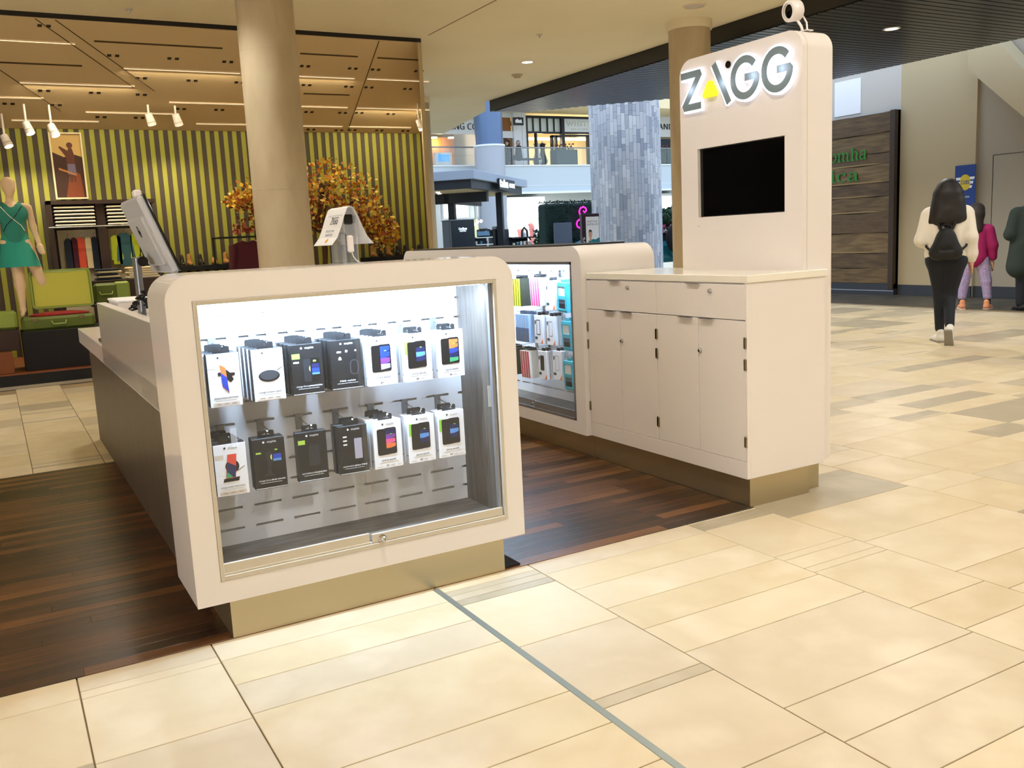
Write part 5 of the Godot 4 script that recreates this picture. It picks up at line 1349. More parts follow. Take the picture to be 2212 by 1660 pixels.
func mannequin_girl() -> void:
	var t := thing("mannequin", "cream bald mannequin in a teal tank top and teal skirt stepping into the suitcase", "mannequin", V(-0.285, 0.69, -8.12))
	var o := V(-0.285, 0.0, -8.2)
	var j := func(x: float, y: float, z: float) -> Vector3: return o + V(x, y, z)
	var b := [
		[j.call(0, 2.1, 0), j.call(0, 2.06, 0.015), 0.072, 0.066], [j.call(0.005, 2.02, 0.03), j.call(0.005, 1.995, 0.035), 0.045, 0.036], [j.call(0, 1.98, 0), j.call(0, 1.88, -0.005), 0.038, 0.042],
		[j.call(-0.12, 1.855, 0), j.call(0.12, 1.855, 0), 0.042, 0.042], [j.call(0, 1.8, 0), j.call(0, 1.6, 0.01), 0.11, 0.085], [j.call(-0.06, 1.78, 0.05), j.call(0.06, 1.78, 0.05), 0.06, 0.06], [j.call(-0.05, 1.47, 0), j.call(0.05, 1.47, 0), 0.1, 0.1],
		[j.call(0.16, 1.845, 0), j.call(0.185, 1.64, -0.02), 0.04, 0.034], [j.call(0.185, 1.64, -0.02), j.call(0.225, 1.44, 0.04), 0.034, 0.022], [j.call(-0.16, 1.845, 0), j.call(-0.2, 1.64, -0.03), 0.04, 0.034], [j.call(-0.2, 1.64, -0.03), j.call(-0.2, 1.45, 0.06), 0.034, 0.022],
		[j.call(-0.02, 1.4, 0.02), j.call(-0.01, 1.03, 0.04), 0.08, 0.05], [j.call(-0.01, 1.03, 0.04), j.call(-0.015, 0.78, 0.06), 0.05, 0.03], [j.call(-0.015, 0.76, 0.06), j.call(-0.03, 0.715, 0.15), 0.03, 0.022],
		[j.call(0.1, 1.4, 0), j.call(0.2, 1.06, -0.02), 0.08, 0.05], [j.call(0.2, 1.06, -0.02), j.call(0.21, 0.74, -0.12), 0.05, 0.03]]
	for k in 5: b.append([j.call(0.225 + 0.008 * (k - 2), 1.43, 0.045 + 0.006 * k), j.call(0.235 + 0.012 * (k - 2), 1.36 + (0.02 if k == 0 else 0.0), 0.06 + 0.01 * k), 0.011, 0.007])
	part("figure", G().body(b, 0.03, 0.011), M.mannequin, t)
	part("tank_top", G().body([[j.call(-0.05, 1.79, 0.005), j.call(0.05, 1.79, 0.005), 0.108, 0.108], [j.call(0, 1.75, 0.01), j.call(0, 1.52, 0.01), 0.118, 0.11], [j.call(-0.06, 1.77, 0.052), j.call(0.06, 1.77, 0.052), 0.068, 0.068], [j.call(-0.085, 1.8, 0.0), j.call(-0.085, 1.885, -0.01), 0.035, 0.026], [j.call(0.085, 1.8, 0.0), j.call(0.085, 1.885, -0.01), 0.035, 0.026]], 0.03, 0.012), M.teal_top, t)
	var sk := P2([0.105, 1.6, 0.125, 1.55, 0.165, 1.4, 0.215, 1.225, 0.205, 1.225, 0.11, 1.5])
	part("skirt", G().lathe(sk, 28, Transform3D(Basis.from_scale(V(1.02, 1, 0.72)), j.call(0.0, 0.0, 0.01)), true), M.teal_cloth, t)
	for s in [-1.0, 1.0]:
		part("stripe", G().tube(PackedVector3Array([j.call(-0.1 * s, 1.86, 0.1), j.call(-0.03 * s, 1.76, 0.133), j.call(0.07 * s, 1.66, 0.126), j.call(0.1 * s, 1.6, 0.1)]), 0.004, 5), M.folded_white if s > 0 else M.navy_cloth, t)

# ---------------------------------------------------------------- right-hand shop fronts
func right_wall() -> void:
	mat("dark_base", "#2f333a", 0.5); mat("banner_blue", "#1d3f86", 0.6); mat("banner_yellow", "#d9c02f", 0.6); mat("sign_green", "#1f8a2c", 0.6); mat("frame_brown", "#3b2b18", 0.6)
	struct("wall_right", G().span(V(12.8, 0, -9.8), V(13.1, 6.5, -7.3)), M.wall_light)
	struct("wall_right", G().span(V(12.8, 0, -7.3), V(13.1, 6.5, -5.95)), M.wall_tan)
	struct("wall_right", G().span(V(12.86, 0, -5.95), V(13.1, 3.8, 9)), M.wall_grey)  # the differing light on this wall face is put into its grey colour
	struct("wall_right", G().span(V(12.95, 3.8, -5.95), V(13.1, 6.5, 9)), M.wall_light)
	struct("baseboard_right", G().span(V(12.77, 0, -7.28), V(12.8, 0.17, -5.95)).span(V(12.83, 0, -5.95), V(12.86, 0.17, 9)), M.dark_base)
	var d := struct("door_1", G().span(V(12.852, 0.17, -5.69), V(12.862, 2.15, -4.7)), M.wall_grey)
	part("seam", G().span(V(12.848, 0.17, -5.697), V(12.853, 2.155, -5.69)).span(V(12.848, 2.15, -5.697), V(12.853, 2.157, -4.7)), M.black_matte, d)
	single("pale_patch", G().span(V(12.785, 3.1, -8.66), V(12.8, 3.69, -8.1), 0.003), M.white_panel, "pale rectangular patch on the grey wall above the wood boards", "panel")  # thin white sheet that draws a paler rectangle on the wall
	# sloping stringer of a stair
	single("stair_beam", G().prism(P2([-5.93, 3.95, -5.62, 3.95, -4.2, 2.27, -4.2, 1.87, -5.9, 3.42]), Transform3D(WEST, V(12.83, 0, 0)), 0.35), M.wall_tan, "tan sloping stair beam at the upper right of the grey wall", "beam")
	# wood-board barricade with green lettering
	var t := thing("wood_barricade", "tall shop front of wide brown wood boards with green script letters", "barricade", V(12.7, 0, -8.5))
	part("backing", G().span(V(12.74, 0.0, -9.8), V(12.8, 3.04, -7.3)), M.frame_brown, t)
	part("frame_post", G().span(V(12.66, 0.1, -7.4), V(12.8, 3.05, -7.3), 0.004), M.frame_brown, t)
	for i in 4: noisy(mat("board_%d" % i, "#ffffff", 0.55), V(1.5, 2.5, 0.35), [["#5a4526", "#6b5430", "#7a623a"], ["#4e3a20", "#5d4728", "#6c5432"], ["#6a5230", "#7b623b", "#8a7048"], ["#574126", "#67502f", "#5c4729"]][i], 90 + i, 0.02, 4, 256)
	mat("board_edge", "#a58b58", 0.6)
	var cuts := [0.19, 0.45, 0.71, 1.06, 1.4, 1.67, 1.9, 2.2, 2.39, 2.72, 3.04]
	for i in cuts.size() - 1:
		var p := PackedVector2Array([Vector2(-9.8, cuts[i]), Vector2(-7.4, cuts[i])])
		for k in 9: p.append(Vector2(-7.4 - 0.3 * k, cuts[i + 1] - 0.008 + sin(k * 1.7 + i * 2.3) * 0.012))
		part("board", G().prism(p, Transform3D(WEST, V(12.74 - 0.008 * (i % 2), 0, 0)), 0.03 - 0.006 * (i % 3)), M["board_%d" % (i % 4)], t)
		if i in [2, 3, 4, 5, 6, 7]:
			part("pale_edge", G().prism(P2([-9.8, cuts[i] + 0.004, -7.5 - 0.1 * (i % 3), cuts[i] + 0.004, -7.6 - 0.15 * (i % 3), cuts[i] + 0.02, -9.8, cuts[i] + 0.03]), Transform3D(WEST, V(12.735, 0, 0)), 0.028), M.board_edge, t)
	part("base_panel", G().span(V(12.69, 0.0, -9.8), V(12.74, 0.185, -7.3)), M.dark_base, t)
	part("base_strip", G().span(V(12.685, 0.06, -9.8), V(12.692, 0.075, -7.3)), M.grey_metal, t)
	text("lettering", "omha", 0.2, 0.78, M.sign_green, t, west(V(12.692, 2.4, -8.28) - t.position), font("Droid Serif"), 0.008)
	text("lettering", "ica", 0.2, 0.62, M.sign_green, t, west(V(12.692, 2.05, -8.36) - t.position), font("Droid Serif"), 0.008)
	# blue banner
	var b := thing("wall_banner", "blue hanging banner with a winged yellow oval emblem on the tan wall", "banner", V(12.78, 1.1, -6.09))
	part("cloth", G().span(V(12.776, 1.1, -6.27), V(12.784, 2.045, -5.92)), M.banner_blue, b)
	part("oval", G().prism(rrect(0.17, 0.24, 0.085, 8), west(V(12.775, 1.78, -6.095)), 0.002), M.banner_yellow, b)
	for i in 3:
		for s in [-1.0, 1.0]:
			part("wing_bar", G().prism(P2([0.06 * s, -0.02, (0.15 - 0.02 * i) * s, -0.02, (0.16 - 0.02 * i) * s, 0.02, 0.06 * s, 0.02]), west(V(12.7755, 1.84 - 0.065 * i, -6.095)), 0.0015), M.white_panel, b)
	text("lettering", "CUBS", 0.06, 0.14, M.banner_blue, b, west(V(12.7725, 1.78, -6.095) - b.position), font("Droid Sans", true))
	text("lettering", "your class", 0.03, 0.16, M.white_panel, b, west(V(12.7755, 1.56, -6.095) - b.position))

# ---------------------------------------------------------------- the atrium beyond
func atrium() -> void:
	mat("fascia_blue", "#c3ccd0", 0.7); mat("store_white", "#e9ebec", 0.6); mat("store_cream", "#f0dcae", 0.8); mat("store_orange", "#b0702c", 0.6); mat("sign_ink", "#1d2430", 0.5); mat("door_brown", "#9a632c", 0.5)
	mat("column_blue", "#5f7392", 0.35, 0.5); mat("planter_green", "#233733", 0.6); mat("plant_leaf", "#2c4a2a", 0.8); mat("plant_red", "#8a4038", 0.8); mat("frosted", "#d7dfd6", 0.4); mat("pale_green", "#cfd6b0", 0.8); mat("dress_pink", "#c87f80", 0.8); mat("dress_white", "#e8e4e0", 0.8)
	glow("lit_white", "#f3faff", 2.6); glow("screen_blue", "#2c8fe0", 1.2); glow("store_lamp", "#fff2da", 2.5)
	# upper floor, its front and the two store levels
	struct("floor_upper", G().span(V(13, 3.52, -48), V(46, 4.87, -38)), M.fascia_blue)
	struct("trim_5", G().span(V(13, 3.45, -38), V(46, 3.55, -37.8)).span(V(13, 3.84, -38.0), V(46, 3.86, -37.985)).span(V(13, 4.84, -38.0), V(46, 4.9, -37.94)), M.store_white)
	struct("wall_lower", G().span(V(13, 0, -40.2), V(46, 3.52, -40)), M.fascia_blue)
	struct("wall_upper", G().span(V(13, 4.87, -46.2), V(46, 8.4, -46)), M.store_cream)
	struct("wall_atrium", G().span(V(45, 0, -48), V(46, 9, -12)), M.store_white)
	struct("wall_atrium_left", G().span(V(7.2, 0, -46), V(7.7, 9, -18)), M.store_white)
	struct("ceiling_upper", G().span(V(13, 7.75, -48), V(46, 8.4, -37)), M.store_cream)
	for q in [[21.4, 25.4, "long glowing white panel above the shop front beyond the coffee stand"], [19.5, 20.9, "small glowing white panel left of the far tiled column"], [32.4, 34.6, "glowing white panel behind the flower truck"]]:
		var w := thing("glow_panel", q[2], "window", V((q[0] + q[1]) / 2, 2.4, -39.0))  # white panel set to glow by itself, scalloped along the bottom
		part("pane", G().span(V(q[0], 2.42, -39.1), V(q[1], 3.2, -39.0)), M.lit_white, w)
		part("frame", G().span(V(q[0] - 0.08, 3.2, -39.15), V(q[1] + 0.08, 3.3, -38.95)).span(V(q[0] - 0.08, 3.3, -40.0), V(q[1] + 0.08, 3.34, -38.95)).span(V(q[0] - 0.08, 2.34, -39.15), V(q[0], 3.2, -38.95)).span(V(q[1], 2.34, -39.15), V(q[1] + 0.08, 3.2, -38.95)), M.store_white, w)
		var x: float = q[0]
		var g := G()
		while x < q[1] - 0.05:
			g.prism(P2([0, 0, 0.13, 0, 0.1, -0.06, 0.03, -0.06]), south(V(x, 2.42, -39.06)), 0.03); x += 0.14
		tag(part("scallop", g, M.store_white, w), "", "", "", "stuff")
	# lower shop front: pale back wall and dress forms
	struct("trim_6", G().span(V(21.4, 0, -39.9), V(22.6, 2.3, -39.5)), M.pale_green)
	var i := 0
	for q in [[23.3, "dress_white"], [23.9, "dress_pink"], [24.5, "dress_pink"], [25.1, "dress_white"], [22.9, "dress_white"]]:
		dress_form(V(q[0], 0, -38.8 - 0.15 * (i % 2)), M[q[1]], "%s dress form in the far lower shop window, %s" % ["pink" if q[1] == "dress_pink" else "white", ["second from the left", "middle one", "fourth from the left", "at the right end", "at the left end"][i]], 1.5 + 0.3 * (i % 3)); i += 1
	var lamp := thing("fill_lamp", "added fill lamp in the far lower shop", "lamp", V(24.0, 2.3, -38.9))  # lamp added to brighten the dull interior of the lower shop
	part("tube", G().span(V(22.0, 2.3, -38.95), V(26.0, 2.34, -38.8)), M.store_lamp, lamp)
	for x in [22.8, 25.2]:
		var l := OmniLight3D.new()
		l.name = "light"; l.light_color = Color(1.0, 0.97, 0.9); l.light_energy = 2.5; l.light_size = 0.2; l.omni_range = 40.0; l.omni_attenuation = 2.0; l.shadow_enabled = true
		l.position = V(x, 2.15, -38.6) - lamp.position
		lamp.add_child(l)
	# glass railing
	var r := thing("railing", "long glass railing with a thin metal handrail along the upper floor", "railing", V(28, 4.9, -38.02))
	part("handrail", G().cyl(V(13, 5.76, -38.02), V(45, 5.76, -38.02), 0.035, 10), M.grey_metal, r)
	for k in 16: part("glass_panel", G().span(V(13.05 + k * 2.0, 4.93, -38.03), V(15.0 + k * 2.0, 5.72, -38.01)), M.rail_glass, r)
	upper_stores()
	# tiled columns
	tiled_column(V(11.95, 0, -13.72), 0.775, 7.6, "large round column clad in small grey blue tiles behind the sign tower", true)
	var c := struct("trim_column", G().lathe(P2([0.73, 0, 0.73, 5.7]), 40, Transform3D(Basis(), V(21.0, 0, -36.6)), true), M.tile_grey_1, "far round column, tiled below and blue metal above")
	part("upper_shaft", G().lathe(P2([0.68, 5.7, 0.68, 8.0]), 40, Transform3D(Basis(), V(21.0, 0, -36.6)), true), M.column_blue, c)
	part("cap_ring", G().lathe(P2([0.68, 5.7, 0.76, 5.7, 0.76, 5.62, 0.73, 5.62]), 40, Transform3D(Basis(), V(21.0, 0, -36.6))), M.store_white, c)

func dress_form(p: Vector3, m: Material, label: String, h: float) -> void:
	var t := thing("dress_form", label, "mannequin", p, "dress forms in the far shop windows")
	part("stand", G().cyl(p, p + V(0, h * 0.5, 0), 0.02, 8), M.grey_metal, t)
	part("dress", G().body([[p + V(0, h * 0.85, 0), p + V(0, h * 0.62, 0), 0.15, 0.11], [p + V(0, h * 0.62, 0), p + V(0, h * 0.3, 0), 0.12, 0.26], [p + V(-0.16, h * 0.9, 0), p + V(0.16, h * 0.9, 0), 0.06, 0.06]], 0.06, 0.04), m, t)
	part("neck", G().cyl(p + V(0, h * 0.9, 0), p + V(0, h, 0), 0.05, 10), M.mannequin, t)

func tiled_column(p: Vector3, r: float, h: float, label: String, big: bool) -> void:
	var tones := ["#b3b6bb", "#a8acb4", "#bcbec2", "#a0a5ae", "#c6c7c9", "#8e94a0"]
	for i in 6: mat("tile_grey_%d" % i, tones[i], 0.3)
	var c := struct("trim_column", G().lathe(P2([r - 0.012, 0, r - 0.012, h]), 48, Transform3D(Basis(), p), true), M.wall_light, label)
	var list: Array = []
	var seg := 60
	for s in seg:
		var a := TAU * (s + 0.5) / seg
		var y := rng.randf_range(0.0, 0.15)
		while y < h:
			var l: float = [0.1, 0.14, 0.2, 0.28, 0.36][rng.randi() % 5]
			var n := V(cos(a), 0, sin(a))
			list.append([n.dot(V(-0.7, 0, 0.75)) * (1.0 if y > 0.9 and y < 3.7 else 0.2) if y < 4.2 else -1.0, a, y, minf(y + l, h), [0, 0, 1, 1, 2, 2, 0, 3, 4, 1, 5][rng.randi() % 11] if rng.randf() > 0.03 else 5])
			y += l
	list.sort_custom(func(u, v): return u[0] > v[0])
	var rest: Array = []
	for i in 6: rest.append(G())
	for i in list.size():
		var q: Array = list[i]
		var g: Geo = G() if i < 300 else rest[q[4]]
		var n := V(cos(q[1]), 0, sin(q[1]))
		g.box(p + n * (r - 0.004 + rng.randf() * 0.004) + V(0, (q[2] + q[3]) / 2, 0), V(TAU * r / seg - 0.004, q[3] - q[2] - 0.004, 0.012), 0.0015, Basis(n.cross(V(0, 1, 0)), V(0, 1, 0), -n))
		if i < 300: part("tile", g, M["tile_grey_%d" % q[4]], c)
	for i in 6: tag(part("tile_field", rest[i], M["tile_grey_%d" % i], c), "", "", "", "stuff")

func upper_stores() -> void:
	var z := -40.0
	# shoe store at the left
	var a := thing("shop_front", "white shop front with dark letters and an orange wall inside, upper floor left", "shop front", V(20.5, 4.87, z))
	part("sign_band", G().span(V(17.5, 6.62, z), V(22.4, 7.35, z + 0.15)), M.store_white, a)
	part("glazed_band", G().span(V(17.5, 7.35, z), V(22.4, 7.75, z + 0.05)), M.frosted, a)
	text("lettering", "THE WALKING CO.", 0.3, 3.62, M.sign_ink, a, south(V(20.42, 6.98, z + 0.16) - a.position), null, 0.05)
	part("orange_wall", G().span(V(17.5, 4.87, z - 1.6), V(21.5, 6.62, z - 1.4)), M.store_orange, a)
	part("glass", G().span(V(17.5, 4.87, z + 0.02), V(22.4, 6.6, z + 0.05)), M.rail_glass, a)
	part("side_wall", G().span(V(22.3, 4.87, z - 3), V(22.5, 7.75, z + 0.15)), M.store_white, a)
	for x in [20.0, 20.95]: part("lamp", G().cyl(V(x, 6.55, z - 0.6), V(x, 6.48, z - 0.6), 0.16, 14), M.store_lamp, a)
	var d := thing("display_stand", "white display stand with a blue screen in the orange shop", "stand", V(20.35, 4.87, z - 0.5))
	part("board", G().span(V(19.9, 4.87, z - 0.6), V(20.85, 5.75, z - 0.4), 0.01), M.store_white, d)
	part("screen", G().span(V(20.05, 5.3, z - 0.4), V(20.68, 5.66, z - 0.38)), M.screen_blue, d)
	# brown-doored unit
	var b := thing("brown_door_front", "narrow shop front with brown panels and a brown window, upper floor", "shop front", V(23.6, 4.87, z))
	part("pier", G().span(V(22.5, 4.87, z), V(23.4, 7.75, z + 0.15)), M.store_white, b)
	part("panel", G().span(V(23.4, 4.87, z - 0.1), V(24.25, 6.45, z)), M.door_brown, b)
	part("panel_joint", G().span(V(23.75, 4.87, z), V(23.95, 6.45, z + 0.02)), M.frame_brown, b)
	part("upper_window", G().span(V(23.5, 6.8, z - 0.1), V(24.2, 7.5, z)), M.door_brown, b)
	part("lintel", G().span(V(23.4, 6.45, z), V(24.25, 6.8, z + 0.12)).span(V(23.4, 7.5, z), V(24.25, 7.75, z + 0.12)), M.store_white, b)
	part("pilaster", G().span(V(24.25, 4.87, z), V(24.75, 7.75, z + 0.2)).span(V(24.8, 4.87, z), V(25.05, 7.75, z + 0.16)), M.store_white, b)
	var s := thing("blade_sign", "small black blade sign with a white emblem sticking out of the white pier", "sign", V(24.2, 7.0, z + 0.9))
	part("board", G().span(V(23.85, 7.0, z + 0.86), V(24.45, 7.4, z + 0.94), 0.01), M.black, s)
	part("emblem", G().prism(P2([-0.2, -0.08, 0.2, -0.08, 0.16, 0.1, 0.05, 0.05, -0.08, 0.12, -0.2, 0.06]), south(V(24.15, 7.2, z + 0.94)), 0.005), M.store_white, s)
	part("arm", G().cyl(V(24.4, 7.42, z + 0.1), V(24.2, 7.42, z + 0.9), 0.02, 8), M.black, s)
	# black-framed clothing store
	var c := thing("black_shop_front", "black-framed shop front with pale transom panes and cream interior, upper floor", "shop front", V(27.2, 4.87, z))
	var g := G()
	g.span(V(25.05, 7.5, z), V(32.5, 7.62, z + 0.2)).span(V(25.05, 6.7, z), V(32.5, 6.8, z + 0.16)).span(V(25.05, 4.87, z), V(25.13, 7.5, z + 0.2))
	for x in [25.5, 25.95, 26.4, 26.82]: g.span(V(x, 6.8, z), V(x + 0.05, 7.5, z + 0.14))
	part("frame", g, M.black, c)
	for x in [25.13, 25.56, 26.01, 26.46, 26.88]: part("transom_pane", G().span(V(x, 6.8, z + 0.02), V(x + 0.38, 7.5, z + 0.05)), M.frosted, c)
	part("post", G().span(V(27.24, 4.87, z), V(27.42, 7.5, z + 0.25)), M.black, c)
	part("mullion", G().span(V(25.62, 4.87, z), V(25.72, 6.7, z + 0.15)), M.black, c)
	part("door_frame", G().span(V(26.55, 4.87, z + 0.1), V(26.65, 6.6, z + 0.3)).span(V(26.8, 4.87, z + 0.1), V(26.9, 6.6, z + 0.3)).span(V(26.55, 6.5, z + 0.1), V(27.3, 6.6, z + 0.3)), M.black, c)
	part("door_frame", G().span(V(28.95, 4.87, z), V(29.1, 6.6, z + 0.2)).span(V(27.42, 6.55, z), V(32.0, 6.65, z + 0.2)), M.black, c)
	part("sign_band", G().span(V(27.42, 6.8, z), V(32.5, 7.5, z + 0.12)), M.store_white, c)
	text("lettering", "WHITE | BLACK", 0.26, 3.9, M.frosted, c, south(V(29.55, 7.24, z + 0.13) - c.position), font("Droid Serif"), 0.06)
	text("lettering", "HOUSE   MARKET", 0.1, 3.0, M.frosted, c, south(V(29.4, 6.95, z + 0.13) - c.position), font("Droid Serif"), 0.04)
	part("interior_wall", G().span(V(25.1, 4.87, z - 3.2), V(32.5, 7.5, z - 3.0)), M.store_cream, c)
	part("interior_lamp", G().span(V(26, 6.62, z - 2.2), V(31, 6.66, z - 1.2)), M.store_lamp, c)
	for x in [20.4, 26.5, 29.5]:
		var l := OmniLight3D.new()
		l.name = "light"; l.light_color = Color(1.0, 0.93, 0.78); l.light_energy = 2.0; l.light_size = 0.3; l.omni_range = 60.0; l.omni_attenuation = 2.0; l.shadow_enabled = true
		l.position = V(x, 6.3, z - 1.1) - c.position
		c.add_child(l)
	for q in [[25.95, "dress_white", "pale dress form beside the black post, upper floor window"], [26.3, "black", "dark dress form in the black-framed upper window"]]:
		dress_form(V(q[0], 4.87, z - 0.3), M[q[1]], q[2], 1.45)
	# jewellery store at the right
	var p := thing("pale_shop_front", "pale shop front with dark capital letters above a dark window", "shop front", V(34.5, 4.87, z))
	part("sign_band", G().span(V(33.0, 6.6, z), V(38, 7.75, z + 0.15)), M.store_white, p)
	part("window", G().span(V(33.3, 4.87, z - 0.1), V(36.6, 6.5, z)), M.sign_ink, p)
	part("pier", G().span(V(32.6, 4.87, z), V(33.35, 6.6, z + 0.15)), M.store_white, p)
	text("lettering", "PANDORA", 0.3, 2.35, M.sign_ink, p, south(V(34.85, 7.17, z + 0.16) - p.position), null, 0.05)
	for q in [[26.0, 27.3, "dark green planter box with spiky plants before the black shop front"], [33.2, 35.8, "dark green planter box with red flowers before the pale shop front"]]:
		var t := thing("planter", q[2], "planter", V((q[0] + q[1]) / 2, 4.87, -38.7))
		part("box", G().span(V(q[0], 4.9, -39.1), V(q[1], 5.72, -38.4), 0.02), M.planter_green, t)
		g = G()
		for k in 26:
			var x: float = lerpf(q[0] + 0.08, q[1] - 0.08, k / 25.0)
			g.cyl(V(x, 5.7, -38.7 + 0.2 * sin(k * 2.0)), V(x + 0.12 * sin(k * 1.3), 5.95 + 0.12 * cos(k * 2.1), -38.7), 0.03, 5, 0.005)
		tag(part("leaves", g, M.plant_leaf, t), "", "", "", "stuff")
		g = G()
		for k in 10: g.ell(V(lerpf(q[0] + 0.1, q[1] - 0.1, k / 9.0), 5.95 + 0.08 * sin(k * 3.0), -38.65), Vector3.ONE * 0.05, 8)
		tag(part("flowers", g, M.plant_red, t), "", "", "", "stuff")

# ---------------------------------------------------------------- coffee stand and things around it
func coffee_kiosk() -> void:
	mat("roof_grey", "#9aa5b3", 0.6); mat("kiosk_black", "#131a22", 0.5); mat("kiosk_panel", "#15222c", 0.35); mat("hedge_green", "#0e2a24", 0.9); mat("cup_white", "#dfe3e2", 0.5); mat("cup_brown", "#8a5a34", 0.6); mat("slate_board", "#4d5666", 0.5); mat("teal_plastic", "#1f7684", 0.4); mat("tablet", "#4c7f9e", 0.3)
	glow("sign_white", "#d9f1ff", 3.0); glow("neon_pink", "#ff1fb4", 3.5); glow("bulb_warm", "#ffe9c8", 7.0)
	var c := V(10.38, 0, -18.0)
	var b := Basis(V(0.7, 0, -0.714), V(0, 1, 0), V(0.714, 0, 0.7))        # x along the right edge, z out of the kiosk
	var x := Transform3D(b, c)
	var t := thing("coffee_stand_roof", "coffee stand canopy with a grey upper and black lower fascia on black posts", "canopy", V(12.4, 0, -21.8))
	part("upper_fascia", G().add(G().span(V(0, 2.8, -5), V(5.7, 3.03, 0), 0.01), x), M.roof_grey, t)
	part("lower_fascia", G().add(G().span(V(0.12, 2.58, -4.9), V(5.45, 2.8, -0.12), 0.005), x), M.kiosk_black, t)
	for q in [[3.42, -0.3], [2.32, -1.4], [2.2, -4.0]]:
		part("post", G().add(G().span(V(q[0] - 0.09, 0, q[1] - 0.09), V(q[0] + 0.09, 2.6, q[1] + 0.09)), x), M.kiosk_black, t)
	part("beam", G().add(G().span(V(2.1, 2.3, -1.55), V(5.3, 2.58, -1.4)).span(V(2.1, 2.3, -4.0), V(2.3, 2.58, -0.3)), x), M.kiosk_black, t)
	part("inner_ceiling", G().add(G().span(V(0.3, 2.575, -4.8), V(5.3, 2.585, -0.3)), x), M.wall_tan, t)
	for q in [[0.9, -1.3], [1.4, -1.7], [1.6, -1.5]]: part("lamp", G().add(G().lathe(P2([0, 2.57, 0.06, 2.57, 0.05, 2.55, 0, 2.55]), 12, Transform3D(Basis(), V(q[0], 0, q[1]))), x), M.bulb_warm, t)
	var sg := thing("lit_sign", "small glowing white coffee sign on the canopy's right fascia", "sign", x * V(3.0, 2.6, 0.05))
	sg.basis = b
	local("backing", G().box(V(0, 0.16, 0), V(1.7, 0.3, 0.05), 0.005).mesh(), M.kiosk_black, sg)
	text("lettering", "Caribou", 0.2, 0.85, M.sign_white, sg, south(V(-0.38, 0.17, 0.03)), font("Droid Serif", true), 0.02)
	text("lettering", "COFFEE", 0.11, 0.6, M.sign_white, sg, south(V(0.5, 0.15, 0.03)), null, 0.02)
	var z := -20.5
	var k := thing("coffee_bar_box", "tall dark cabinet with small pale coffee lettering at the left of the stand", "cabinet", V(11.25, 0, z))
	part("body", G().span(V(10.88, 0, z - 0.6), V(11.62, 1.83, z), 0.01), M.kiosk_panel, k)
	part("cap", G().span(V(10.86, 1.83, z - 0.62), V(11.64, 1.855, z + 0.02), 0.004), M.roof_grey, k)
	part("panel_seam", G().span(V(10.885, 1.39, z), V(11.615, 1.395, z + 0.003)), M.kiosk_black, k)
	text("lettering", "Caribou", 0.06, 0.26, M.sign_white, k, south(V(11.24, 1.59, z + 0.004) - k.position), font("Droid Serif", true), 0.004)
	text("lettering", "COFFEE", 0.035, 0.2, M.sign_white, k, south(V(11.24, 1.525, z + 0.004) - k.position), null, 0.004)
	var bar := thing("service_bar", "black service bar with shelves behind the display cases, in the coffee stand", "counter", V(12.6, 0, z - 0.2))
	part("shelf", G().span(V(11.65, 1.3, z - 0.4), V(12.2, 1.33, z), 0.004), M.cup_white, bar)
	part("shelf", G().span(V(11.65, 1.1, z - 0.4), V(12.2, 1.13, z), 0.004), M.cup_white, bar)
	part("body", G().span(V(11.65, 0, z - 0.45), V(13.7, 1.0, z - 0.02)).span(V(11.65, 1.0, z - 0.45), V(12.2, 1.33, z - 0.4)), M.kiosk_black, bar)
	part("bar_top", G().span(V(12.85, 1.24, z - 0.4), V(13.65, 1.28, z), 0.004), M.kiosk_black, bar)
	part("bar_back", G().span(V(12.9, 1.0, z - 0.45), V(13.6, 1.24, z - 0.4)), M.kiosk_black, bar)
	var m1 := thing("tablet_till", "tablet till with a pale blue screen on the bar's left shelf", "till", V(11.93, 1.33, z - 0.1))
	part("screen", G().box(V(11.93, 1.43, z - 0.08), V(0.4, 0.13, 0.02), 0.004, Basis(V(1, 0, 0), deg_to_rad(-20.0))), M.tablet, m1)
	part("stand", G().span(V(11.85, 1.33, z - 0.2), V(12.0, 1.4, z - 0.12)), M.kiosk_black, m1)
	for q in [[11.93, 1.33, 0.33, 0.26, "boxy dark coffee grinder behind the tablet till"], [12.31, 1.0, 0.56, 0.62, "large black espresso machine right of the till"]]:
		var e := thing("coffee_machine", q[4], "coffee machine", V(q[0] + q[2] / 2, q[1], z - 0.2))
		part("body", G().span(V(q[0], q[1], z - 0.5), V(q[0] + q[2], q[1] + q[3] * 0.85, z - 0.22), 0.02), M.kiosk_black, e)
		part("hopper", G().span(V(q[0] + q[2] * 0.2, q[1] + q[3] * 0.85, z - 0.46), V(q[0] + q[2] * 0.8, q[1] + q[3], z - 0.26), 0.02), M.roof_grey, e)
		part("group_head", G().cyl(V(q[0] + q[2] * 0.5, q[1] + q[3] * 0.6, z - 0.22), V(q[0] + q[2] * 0.5, q[1] + q[3] * 0.5, z - 0.16), 0.04, 10), M.grey_metal, e)
	var dp := thing("syrup_dispenser", "dark arched dispenser standing on the bar top", "dispenser", V(13.38, 1.28, z - 0.2))
	part("arch", G().tube(P3([13.29, 1.28, z - 0.2, 13.3, 1.46, z - 0.2, 13.38, 1.55, z - 0.2, 13.47, 1.46, z - 0.2, 13.48, 1.28, z - 0.2]), 0.03, 8), M.kiosk_black, dp)
	part("jar", G().lathe(P2([0, 1.28, 0.05, 1.28, 0.05, 1.38, 0.02, 1.42, 0, 1.42]), 12, Transform3D(Basis(), V(13.38, 0, z - 0.2))), M.cup_white, dp)
	var n := 0
